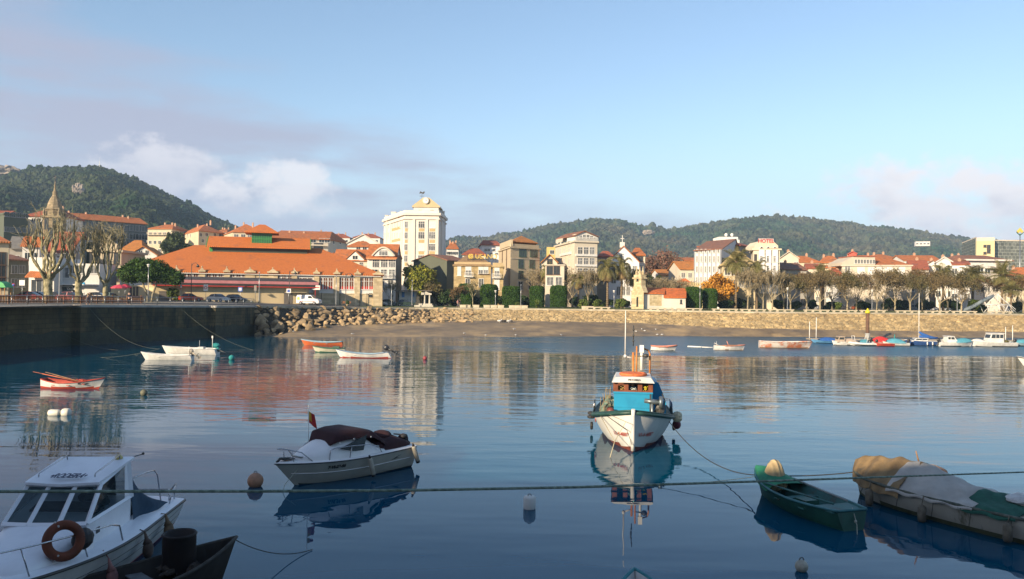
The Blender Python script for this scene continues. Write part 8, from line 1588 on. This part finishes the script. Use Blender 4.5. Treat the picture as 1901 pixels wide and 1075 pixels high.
# rails
for sy in (1, -1):
    mb = MB(); f_ = lambda t, dz, s_=sy: Vector((h.pt(t, 1).x, s_*(h.hb(t)-.09), h.sheer(t)+dz))
    top_ = [f_(.70, .05)+Vector((0, 0, 0)), f_(.695, .38), f_(.66, .44), f_(.55, .46), f_(.42, .42), f_(.34, .30), f_(.31, .06)]
    mb.tube(top_, .017, 7); mb.tube([f_(.55, .46), f_(.565, .06)], .015, 6); mb.obj('side_rail', STEEL, r)
    mb = MB(); fb = [f_(.80, .05), f_(.86, .36), f_(.93, .46), f_(.975, .47)]; fb[-1].y = sy*.05; mb.tube(fb, .017, 7); mb.tube([f_(.91, .44), f_(.90, .05)], .015, 6); mb.obj('bow_rail', STEEL, r)
mb = MB(); mb.box(2.05, 2.45, -.14, .14, .93, .96); mb.tube([(2.2, 0, .95), (2.55, 0, 1.0), (2.68, 0, .88)], .05, 7); mb.obj('anchor_fitting', DARKM, r); mb = MB(); mb.box(1.55, 1.95, -.28, .28, .97, .99); mb.obj('deck_hatch', mk('smoked_acrylic', (.05, .06, .05), scale=3, rough=.2), r)
for t, dz, tl in ((.43, -.02, .25), (.035, .08, .35)):
    q = h.pt(t, 1, 1); mb = MB(); mb.lathe([(.02, -.36), (.07, -.33), (.085, -.27), (.085, .22), (.07, .28), (.02, .31)], 12); o = mb.obj('fender', mk('fender_cream', (.42, .39, .32), (.3, .28, .22), scale=4, rough=.6), r, (q.x, q.y+.13, q.z-.28+dz)); o.rotation_euler = (0, tl, 0); mb = MB(); mb.lathe([(.075, -.40), (.085, -.32)], 12); mb.lathe([(.05, .29), (.03, .40)], 10); mb.obj('fender_end', RUBBER, o)
fl = MB(); fl.tube([(.9, -.75, .9), (.9, -.75, 2.55)], .011, 5); fl.obj('flag_pole', WFRAME, r); fl = MB(); K_ = 8; vs = []
for i in range(K_):
    u = i/(K_-1)
    for j in range(5): w = j/4; vs.append((.9-.02-.10*u-.14*w*u, -.75+.16*u*(1-w*.2)*1.2+.02*math.sin(9*u), 2.32-.40*w-.30*u*(.4+w*.5)))
fl.add(vs, [(i*5+j, (i+1)*5+j, (i+1)*5+j+1, i*5+j+1) for i in range(K_-1) for j in range(4)], 0, True)
for i in range(K_-1):
    for j in range(4): fl.m[i*4+j] = 1 if (i < 3 and j < 3) else 0
fl.obj('flag', [paint((.48, .03, .03), .8, 'flag_red'), paint((.62, .36, .03), .8, 'flag_yellow')], r)
h.side_text('7-VI-23-95', .15, DARKM, r, 1, .66, .80, out=.02); mb = MB(); 
for (a, b_) in (((-1.6, .02), (-2.2, .16)), ((-1.9, .10), (-2.35, .22)), ((-1.5, 0), (-1.9, .02))):
    t0 = (a[0]+2.75)/5.5; t1 = (b_[0]+2.75)/5.5; p0 = h.pt(t0, .75, 1)+Vector((0, .01, a[1]-.05)); p1 = h.pt(t1, .75, 1)+Vector((0, .01, b_[1]-.05)); mb.tube([p0, (p0+p1)/2+Vector((0, .003, .02)), p1], [.004, .018, .006], 4)
mb.obj('swoosh_marking', DARKM, r); mb = MB(); p0 = h.pt(.93, .9, 1); mb.tube([p0+Vector((-.6, 0, .15)), p0+Vector((.35, .2, -.5)), p0+Vector((.6, .35, -.85))], .010, 5); mb.obj('anchor_rope', mk('pale_rope2', (.35, .36, .28), scale=20), r)
# === cabin boat at lower left ===
RW = mk('rodeira_white', (.76, .78, .82), (.64, .66, .70), scale=1.0, rough=.35, stain=((.38, .38, .36), .7, .64)); RH = mk('rodeira_hull', (.60, .61, .59), (.48, .49, .47), scale=1.0, rough=.45, streak=True, stain=((.22, .20, .15), 1.0, .60))
r = empty('cabin_cruiser', (-9.92, 18.15, 0), math.radians(-86.3), 'white cabin cruiser with three windscreen panes and dark roof lettering at lower left', 'cabin boat')
h = Hull(8.3, 2.85, (1.15, .92, .80), .35, .86, .7, 2.3, .32, .9, ns=34, nk=11); h.build([RH, BRED, RW], r, inside=False, deck=.03, band=.10); h.rail(DARKM, r, .035, -.02, 'rubbing_strake')
mb = MB(); 
for z in (.62, .4): 
    for side in (1, -1): mb.tube([h.pt(t/20, (z+.35)/(h.sheer(t/20)+.35), side)+Vector((0, side*.004, 0)) for t in range(0, 20)], .008, 4)
mb.obj('plank_seam', DARKM, r)
zd = .98
# trunk cabin under the windscreen and foredeck
mb = MB(); secs = [(3.0, .35, 1.02, .10), (2.4, .62, 1.0, .26), (1.7, .85, .98, .42), (1.15, .95, .96, .58), (.85, .98, .95, .66)]; sections(mb, secs, p=4); trunk = mb.obj('foredeck_trunk', RW, r)
# wheelhouse body: four sided tapering box with raked front
bw, tw2 = .86, .78; zb, zt = 1.55, 2.2; xf, xb_, xt, xr = .95, -1.35, .12, -1.35
wh = MB(); wh.add([(xf-.05, -bw, .92), (xf-.05, bw, .92), (xb_, bw, .92), (xb_, -bw, .92), (xf, -bw, zb), (xf, bw, zb), (xb_, bw, zb+.05), (xb_, -bw, zb+.05)], [(0, 1, 5, 4), (1, 2, 6, 5), (3, 0, 4, 7), (2, 3, 7, 6), (4, 5, 6, 7)]); W_ = wh.obj('wheelhouse', RW, r)
def bar(mb, a, b_, w_=.05): mb.tube([a, b_], w_*.62, 4, sm=False)
fr = MB(); F = [Vector((xf, -bw, zb)), Vector((xf+.10, 0, zb-.03)), Vector((xf, bw, zb))]; T = [Vector((xt, -tw2, zt)), Vector((xt+.10, 0, zt-.03)), Vector((xt, tw2, zt))]
fpos = [-1, -.36, .36, 1]
def fb(u, top_): 
    A_ = (T if top_ else F); return A_[0]*(1-(u+1)/2)+A_[2]*((u+1)/2)+Vector((.10*(1-u*u), 0, 0))
for u in fpos: bar(fr, fb(u, 0), fb(u, 1), .09)
for k in range(3): bar(fr, fb(fpos[k], 0), fb(fpos[k+1], 0), .10); bar(fr, fb(fpos[k], 1), fb(fpos[k+1], 1), .11)
for sy in (-1, 1):
    a, b_ = Vector((xf, sy*bw, zb)), Vector((xb_, sy*bw, zb+.02)); c_, d_ = Vector((xt, sy*tw2, zt)), Vector((xr, sy*tw2, zt+.22)); bar(fr, a, b_, .08); bar(fr, c_, d_, .09); bar(fr, b_, d_, .12); m1, m2 = a*.15+b_*.85, c_*.12+d_*.88; fr.add([m1, b_, d_, m2], [(0, 1, 2, 3)])
fr.obj('window_frames', RW, W_)
gl = MB()
for k in range(3): gl.add([fb(fpos[k], 0), fb(fpos[k+1], 0), fb(fpos[k+1], 1), fb(fpos[k], 1)], [(0, 1, 2, 3)])
gm_ = bpy.data.materials.new('tinted_glass'); gm_.use_nodes = True; B1 = gm_.node_tree.nodes['Principled BSDF']; B1.inputs['Base Color'].default_value = (.10, .15, .17, 1); B1.inputs['Transmission Weight'].default_value = .85; B1.inputs['Roughness'].default_value = .03; B1.inputs['IOR'].default_value = 1.25; gl.obj('windscreen', gm_, W_)
for sy in (-1, 1):
    gl = MB(); a, b_, c_, d_ = Vector((xf-.08, sy*(bw-.005), zb+.02)), Vector((xb_+.1, sy*(bw-.005), zb+.02)), Vector((xt, sy*tw2, zt)), Vector((xr+.1, sy*tw2, zt+.2)); gl.add([a, b_, d_, c_], [(0, 1, 2, 3)]); gl.obj('side_window', gm_, W_)
it = MB(); it.box(-.2, .3, -.6, .6, 1.2, 1.62); it.ball((-.5, .3, 1.55), (.25, .22, .3), 8, jit=.15, rd=rr2); it.box(-1.28, -1.24, -.8, .2, 1.0, 2.1); it.obj('helm_and_seats', mk('dark_interior', (.03, .04, .045), (.02, .02, .025), scale=4), W_)
rf = MB(); rz0, rz1 = zt+.05, zt+.24
vs = [(xt+.12, -.80, rz0-.02), (xt+.24, 0, rz0-.04), (xt+.12, .80, rz0-.02), (xr-.2, .86, rz1), (xr-.2, -.86, rz1)]; vs += [(x, y, z+.055) for x, y, z in vs]; rf.add(vs, [(4, 3, 2, 1, 0), (5, 6, 7, 8, 9)]+[(i, (i+1) % 5, (i+1) % 5+5, i+5) for i in range(5)]); R_ = rf.obj('wheelhouse_roof', RW, r)
sl = math.atan2(rz1-rz0, (xt+.22)-(xr-.28)); tt = text('\u2022RODEIRA\u2022', 'name_lettering', .22, mk('lettering_navy', (.02, .03, .07), scale=3), R_, .002, shear=.25, bold=.006); tt.location = (xt-.06, .05, rz0+.135); tt.rotation_euler = (sl, 0, PI/2); tt.scale = (.72, 1.9, 1)
for sy in (-.62, .60): mb = MB(); mb.tube([(xt-.12, sy, rz0+.09), (xt-.14, sy, rz0+.17), (xr+.05, sy, rz1+.13), (xr+.02, sy, rz1+.03)], .014, 6); mb.obj('roof_rail', STEEL, R_)
mb = MB(); mb.lathe([(.09, 0), (.09, .07), (.05, .12), (.02, .13)], 12, (xr-.05, .55, rz1)); mb.obj('roof_lamp', paint((.45, .38, .12), .4, 'lamp_amber'), R_)
mb = MB(); mb.tube([(xr-.3, .75, rz1+.02), (xr-.5, .95, rz1+.06)], .012, 5); mb.ball((xr-.5, .95, rz1+.07), .035, 6); mb.obj('bracket', DARKM, R_)
# canvas curtain behind the wheelhouse
cv = MB(); K_ = 12; vs = []
for i in range(K_):
    u = i/(K_-1)
    for j in range(8): w = j/7; vs.append((xr-.05-1.75*u**1.2*(.5+.5*w), (.78+.30*w*(.3+u))+.05*math.sin(9*u+2*w)*w, (2.25*(1-w)+.96*w)*(1-u)+(1.35*(1-w)+.98*w)*u))
cv.add(vs, [(i*8+j, (i+1)*8+j, (i+1)*8+j+1, i*8+j+1) for i in range(K_-1) for j in range(7)], 0, True); cv.obj('canvas_curtain', mk('navy_canvas', (.025, .06, .10), (.015, .04, .07), scale=2.5, rough=.9, bump=.03, bscale=4), r)
mb = MB(); sections(mb, [(-1.6, .75, .95, .45), (-2.2, .7, .95, .38), (-2.6, .55, .95, .22)], p=2.6); mb.ball((-2.35, .35, 1.35), (.28, .26, .26), 10, jit=.05, rd=rr2); mb.obj('cockpit_gear', mk('grey_gear', (.10, .13, .14), (.2, .22, .2), scale=4, rough=.8), r)
# rails
def hr(t, dz, s_=1, ins=.1): return Vector((h.pt(t, 1).x, s_*(h.hb(t)-ins), h.sheer(t)+dz))
mb = MB(); mb.tube([hr(.30, .05), hr(.29, .95)+Vector((0, -.02, 0)), hr(.27, 1.02)+Vector((0, -.05, 0)), hr(.12, 1.02, 1, .5), hr(.10, .9, 1, .4), hr(.09, .05, 1, .3)], .017, 7) if False else None
mb.tube([(xr-.1, .75, 1.95), (-2.5, .78, 1.90), (-2.95, .82, 1.86), (-3.1, .85, 1.70), (-3.25, .9, .95)], .018, 7); mb.tube([(-3.2, .88, 1.2), (-3.9, .95, 1.15), (-4.0, .9, 1.12), (-4.0, -.9, 1.12)], .018, 7); mb.tube([(-3.3, 1.1, .9), (-3.4, 1.12, 1.15), (-3.95, 1.05, 1.28), (-4.02, .9, 1.12)], .018, 7); mb.tube([(-3.95, 1.0, .85), (-3.95, 1.0, 1.2)], .016, 6); mb.tube([(-3.7, .95, .85), (-3.7, .95, 1.17)], .016, 6); mb.obj('stern_rail', STEEL, r)
for sy in (1, -1):
    mb = MB(); mb.tube([hr(.52, .02, sy), hr(.54, .40, sy), hr(.58, .50, sy), hr(.70, .56, sy), hr(.84, .60, sy), hr(.94, .62, sy, .05), hr(.985, .62, sy, 0)], .018, 7); mb.tube([hr(.70, .56, sy), hr(.675, .03, sy)], .016, 6); mb.tube([hr(.86, .60, sy), hr(.84, .03, sy)], .016, 6); mb.obj('bow_rail', STEEL, r)
lb_ = MB(); lb_.torus((0, 0, 0), .31, .095, 32, 10, 'x'); L0 = lb_.obj('life_ring', mk('faded_orange', (.15, .038, .014), (.09, .025, .01), scale=4, rough=.8), r, (1.95, .86, 1.50)); L0.rotation_euler = (0, -.30, .75)
lb_ = MB()
for a in (1.9, 4.2): lb_.torus((0, .31*math.cos(a), .31*math.sin(a)), .103, .012, 14, 5, 'y') if False else lb_.tube([(0, .24*math.cos(a), .24*math.sin(a)), (.1, .31*math.cos(a), .31*math.sin(a)), (0, .41*math.cos(a), .41*math.sin(a)), (-.1, .31*math.cos(a), .31*math.sin(a)), (0, .24*math.cos(a), .24*math.sin(a))], .022, 5)
lb_.obj('ring_band', BWI, L0)
mb = MB(); mb.ball((1.55, 1.05, 1.42), (.26, .20, .22), 12, k=9, jit=.05, rd=rr2); mb.obj('black_fender_bag', RUBBER, r); mb = MB(); mb.box(.35, .50, bw, bw+.02, 1.22, 1.34); mb.obj('vent', DARKM, W_)
for t, z, c_ in ((.245, .52, (.20, .13, .07)), (.42, .50, (.12, .08, .06)), (.62, .42, (.34, .16, .14))):
    q = h.pt(t, 1, 1); mb = MB(); mb.tube([(0, 0, .42), (0, .04, .25), (0, .06, .15)], [.02, .05, .11], 8); mb.ball((0, .08, 0), (.14, .12, .22 if t < .6 else .2), 12, k=9); mb.tube([(0, 0, .42), (0, -.12, q.z+.05-z)], .012, 5); o = mb.obj('fender', mk('old_fender', c_, tuple(x*.5 for x in c_), scale=4, rough=.8), r, (q.x, q.y+.04, z))
# === dark wooden skiff ===
DKW = mk('dark_planks', (.014, .012, .010), (.030, .025, .02), scale=4, rough=.85, streak=True); DKE = mk('weathered_edge', (.07, .065, .055), (.03, .027, .022), scale=6, rough=.9)
r = empty('wooden_skiff', (-7.75, 16.85, 0), math.radians(47), 'dark old wooden skiff with a barrel moored against the cabin cruiser', 'rowing boat'); h = Hull(4.5, 1.75, (.95, .55, .6), .25, .6, .4, 2.2); h.build([DKW, DKW, DKW], r, floor=.12); h.rail(DKE, r, .04)
for t in (.3, .55): h.thwart(t, mk('thwart_grey', (.14, .16, .17), (.09, .1, .1), scale=5, rough=.8), r, w=.32)
mb = MB(); mb.lathe([(.33, .50), (.35, .54), (.35, 1.24), (.37, 1.27), (.34, 1.30), (.31, 1.27), (.30, 1.05)], 20, (.95, .08, 0)); mb.obj('barrel', mk('barrel_dark', (.015, .009, .008), (.010, .007, .006), scale=3, rough=.7), r)
mb = MB()
for i in range(12): mb.ball((rr2.uniform(.7, 1.5), rr2.uniform(-.3, .3), .35+rr2.uniform(0, .25)), (.18, .14, .1), 8, k=6, jit=.3, rd=rr2)
mb.obj('net_heap', mk('dark_net', (.06, .045, .035), (.03, .025, .02), scale=14, rough=1), r)
# === green rowing boat ===
GRN1 = mk('boat_green', (.020, .10, .070), (.012, .060, .045), scale=1.5, rough=.5, streak=True, stain=((.03, .05, .035), 1.5, .58)); GRN2 = mk('boat_teal_inside', (.03, .14, .13), (.02, .09, .09), scale=2, rough=.6, stain=((.05, .06, .04), 2, .55))
r = empty('green_boat', (9.0, 25.15, 0), math.radians(108), 'dark green open boat with a cream sack shaped cover at its bow', 'rowing boat'); h = Hull(4.6, 1.65, (.80, .52, .56), .25, .62, .40, 2.6, .36, .8, ns=30, nk=10); h.build([GRN1, GRN1, GRN2], r, floor=.1, band=-1); h.rail(mk('rim_teal', (.03, .16, .17), (.02, .10, .11), scale=3, rough=.5), r, .04)
for t in (.28, .52): h.thwart(t, GRN2, r, w=.26)
mb = MB(); q = h.pt(.03, 1); mb.box(q.x-.05, q.x+.75, -h.hb(.1)*.96, h.hb(.1)*.96, .48, .52); mb.obj('stern_deck', GRN2, r)
cover(h, r, .62, .99, .28, mk('green_tarp', (.02, .22, .11), (.015, .15, .08), scale=3, rough=.7, bump=.03), 'bow_cover', seed=21); mb = MB(); mb.ball((1.25, 0, .55), (.36, .42, .25), 14, k=9, jit=.06, rd=rr2); mb.lathe([(.40, .50), (.36, .72), (.30, .95), (.22, 1.15), (.12, 1.27), (.02, 1.31)], 16, (1.25, 0, 0)); o = mb.obj('sack_cover', mk('cream_cloth', (.52, .40, .22), (.40, .30, .16), scale=4, rough=.95, bump=.03, bscale=6, waves=('y', 6)), r)
oar(r, (-1.9, .3, .66), (.3, .55, .66), GRN2); oar(r, (-1.7, -.35, .66), (.5, -.55, .68), mk('oar_grey', (.25, .28, .27), scale=3)); mb = MB(); mb.box(-.6, -.1, -.25, .25, .1, .42); mb.obj('engine_box', GRN1, r)
mb = MB(); mb.tube([(-2.2, -.1, .6), (-2.5, .0, .2), (-2.75, .2, -.05)], .014, 5); mb.ball((-2.45, 0, .28), .045, 7); mb.obj('stern_rope', mk('pale_rope3', (.35, .36, .3), scale=20), r)
# === tarpaulin covered boat ===
OW = mk('old_white_hull', (.44, .42, .35), (.34, .33, .27), scale=.9, rough=.7, streak=True, brick=(1.15, 3, .015, .35), stain=((.13, .12, .075), 1.6, .57)); r = empty('covered_boat', (13.15, 24.75, 0), math.radians(118), 'old white workboat heaped with brown and white tarpaulins', 'workboat')
h = Hull(6.2, 2.3, (.82, .72, .72), .3, .9, .25, 4.2, .22, .5, ns=34, nk=9); h.build([OW, mk('algae', (.09, .10, .05), (.05, .06, .03), scale=3, rough=.9), OW], r, inside=False, deck=-.02, band=.10); h.rail(mk('rim_rotten', (.12, .13, .10), (.05, .06, .045), scale=6, rough=.9), r, .05)
def tarp(x0, x1, prof, m_, name, seed, w0=1.05, wave=(0, 0), nx=34, ny=25, hang=.12, slant=0):
    rd = np.random.RandomState(seed); mb = MB(); vs = []
    ph = rd.uniform(0, 6, 6)
    for i in range(nx):
        for j in range(ny):
            u = i/(nx-1); v = -1+2*j/(ny-1); x = x0+(x1-x0)*u+slant*v; pz = interp(prof, u); wd = min(h.hb(min(.99, max(.01, (x+3.1)/6.2)))+.08, w0+.2)
            y = v*wd; z = .74+pz*(1-abs(v)**1.35)+wave[0]*math.sin(wave[1]*x+1.2*v+ph[0])*(1-v*v*.4)+.02*math.sin(7*x+5*y+ph[1])+.03*math.sin(3.1*y-4*x+ph[2])+.012*math.sin(17*y+9*x+ph[3])
            if abs(v) > .93: z = .74-hang*(abs(v)-.93)/.07+.03*math.sin(8*x+ph[4])
            vs.append((x, y, z))
    mb.add(vs, [(i*ny+j, (i+1)*ny+j, (i+1)*ny+j+1, i*ny+j+1) for i in range(nx-1) for j in range(ny-1)], 0, True); mb.add([(x, y, z-.03) for x, y, z in vs], [(i*ny+j, i*ny+j+1, (i+1)*ny+j+1, (i+1)*ny+j) for i in range(nx-1) for j in range(ny-1)], 0, True)
    return mb.obj(name, m_, r)
BT = mk('brown_tarp', (.25, .17, .08), (.15, .10, .05), scale=1.6, rough=.9, bump=.03, bscale=3, stain=((.07, .06, .04), .9, .60), waves=('x', 2.2)); WTp = mk('white_tarp', (.44, .42, .38), (.32, .31, .28), scale=1.4, rough=.85, bump=.03, bscale=3); GT = mk('green_net_tarp', (.02, .11, .075), (.012, .07, .05), scale=4, rough=.9, bump=.02, bscale=10)
tarp(.55, 3.05, [(0, .74), (.3, .72), (.6, .70), (.85, .55), (1, .40)], BT, 'brown_tarpaulin', 1, wave=(.018, 9), hang=.20, w0=1.2); tarp(-1.75, 1.0, [(0, .25), (.35, .38), (.7, .64), (.9, .76), (1, .70)], WTp, 'white_tarpaulin', 2, hang=.06); tarp(-2.9, -1.35, [(0, .12), (.5, .26), (1, .30)], GT, 'green_tarpaulin', 3, hang=.10)
mb = MB(); mb.ball((-2.45, -.1, 1.0), (.42, .5, .16), 14, k=9, jit=.10, rd=rr2); mb.obj('white_bag', mk('plastic_white', (.55, .54, .52), scale=4, rough=.5, bump=.03), r); mb = MB(); mb.tube([(.9, -.4, 1.1), (.78, .05, 1.8)], [.04, .02], 6); mb.obj('stick', BWOOD, r)
mb = MB(); mb.ball((.75, -.75, 1.17), (.45, .22, .14), 10, jit=.12, rd=rr2); mb.ball((.38, -.72, 1.14), (.14, .12, .12), 9); mb.obj('rolled_canvas', mk('pink_canvas', (.48, .22, .12), (.45, .38, .28), scale=3, rough=.9), r)
for x, z in ((1.6, .32), (-.3, .28), (-2.75, .35)):
    t = (x+3.1)/6.2; q = h.pt(t, 1, 1); mb = MB(); mb.lathe([(.02, -.30), (.10, -.27), (.12, -.2), (.12, .14), (.09, .2), (.03, .24)], 12); mb.tube([(0, 0, .24), (0, -.08, q.z-z+.05)], .015, 5); mb.obj('fender', mk('dirty_fender', (.17, .15, .11), (.08, .07, .05), scale=4, rough=.9), r, (x, q.y+.13, z))
# bow tip at the bottom edge
r = empty('moored_boat', (2.62, 14.62, 0), math.radians(90), 'pale bow tip with a teal rim cut by the bottom picture edge', 'boat'); h = Hull(4.6, 1.7, (.85, .6, .6), .2, .7, .45, 2.2); h.build([BW, BW, BWI], r); h.rail(mk('rim_blue_green', (.04, .22, .25), scale=4), r, .04)
# taut green rope crossing close to the camera, tied to two quay bollards outside the picture
pts = [PD(-900, 905, 2.9), PD(0, 912.5, 3.05), PD(500, 912, 3.25), PD(780, 910, 3.4), PD(1070, 904.5, 3.65), PD(1430, 893, 4.1), PD(1901, 876.5, 5.0), PD(2600, 850, 6.5)]
RP = mk('taut_green_rope', (.26, .34, .28), (.12, .17, .14), scale=40, rough=.9, bump=.003, bscale=200, waves=('x', 28)); o_ = pts[0]; mb = MB(); sm = []
for a, b_ in zip(pts, pts[1:]):
    for i in range(10): sm.append(a+(b_-a)*i/10)
mb.tube([p-o_ for p in sm], [.0060 if p.x < 1 else .0060-.0014*min(1, (p.x-1)/2) for p in sm], 8); o = mb.obj('crossing_rope', RP, None, o_); tag(o, 'taut greenish rope crossing the whole picture close to the camera', 'rope')
# ---------------------------------------------------------------- quay and warehouses behind the camera that shade the near water
QP = mk('near_quay_stone', (.30, .28, .24), (.2, .19, .16), scale=.6, rough=.9); mb = MB(); mb.box(-140, 60, -60, -.6, -2, 4.85); tag(mb.obj('near_quay_pavement', QP), kind='structure')
def warehouse(lb, x0, x1, y0, y1, h):
    r = empty('warehouse', (x0, y0, 4.85), 0, lb, 'warehouse'); mb = MB(); mb.box(0, x1-x0, y0-y0, y1-y0, 0, h); mb.obj('wall', plaster((.55, .50, .42)), r); mb = MB(); mb.box(-.4, x1-x0+.4, -.4, y1-y0+.4, h, h+.5); mb.obj('roof', tile(), r)
    for i in range(int((x1-x0)/5)):
        for j in range(int(h/4)): o = link('window', wmesh(1.6, 2.0, 'dark'), r, (3+i*5, y1-y0, 1.5+j*4)); o.rotation_euler = (0, 0, PI)
# shadow reach: y = y1 + (4.85+h)/tan(el)*cos(az)
k_ = math.cos(SUN_AZ)/math.tan(SUN_EL); sx_ = math.sin(SUN_AZ)/math.tan(SUN_EL)
hA = (34.6+9)/k_; hB = (28.2+9)/k_
warehouse('tall warehouse behind the camera on the near quay', -125, -2.6-sx_*hA, -24, -9, hA-4.85-.5); warehouse('lower warehouse behind the camera on the near quay', -2.6-sx_*hA+.6, 40-sx_*hB, -24, -9, hB-4.85-.5)
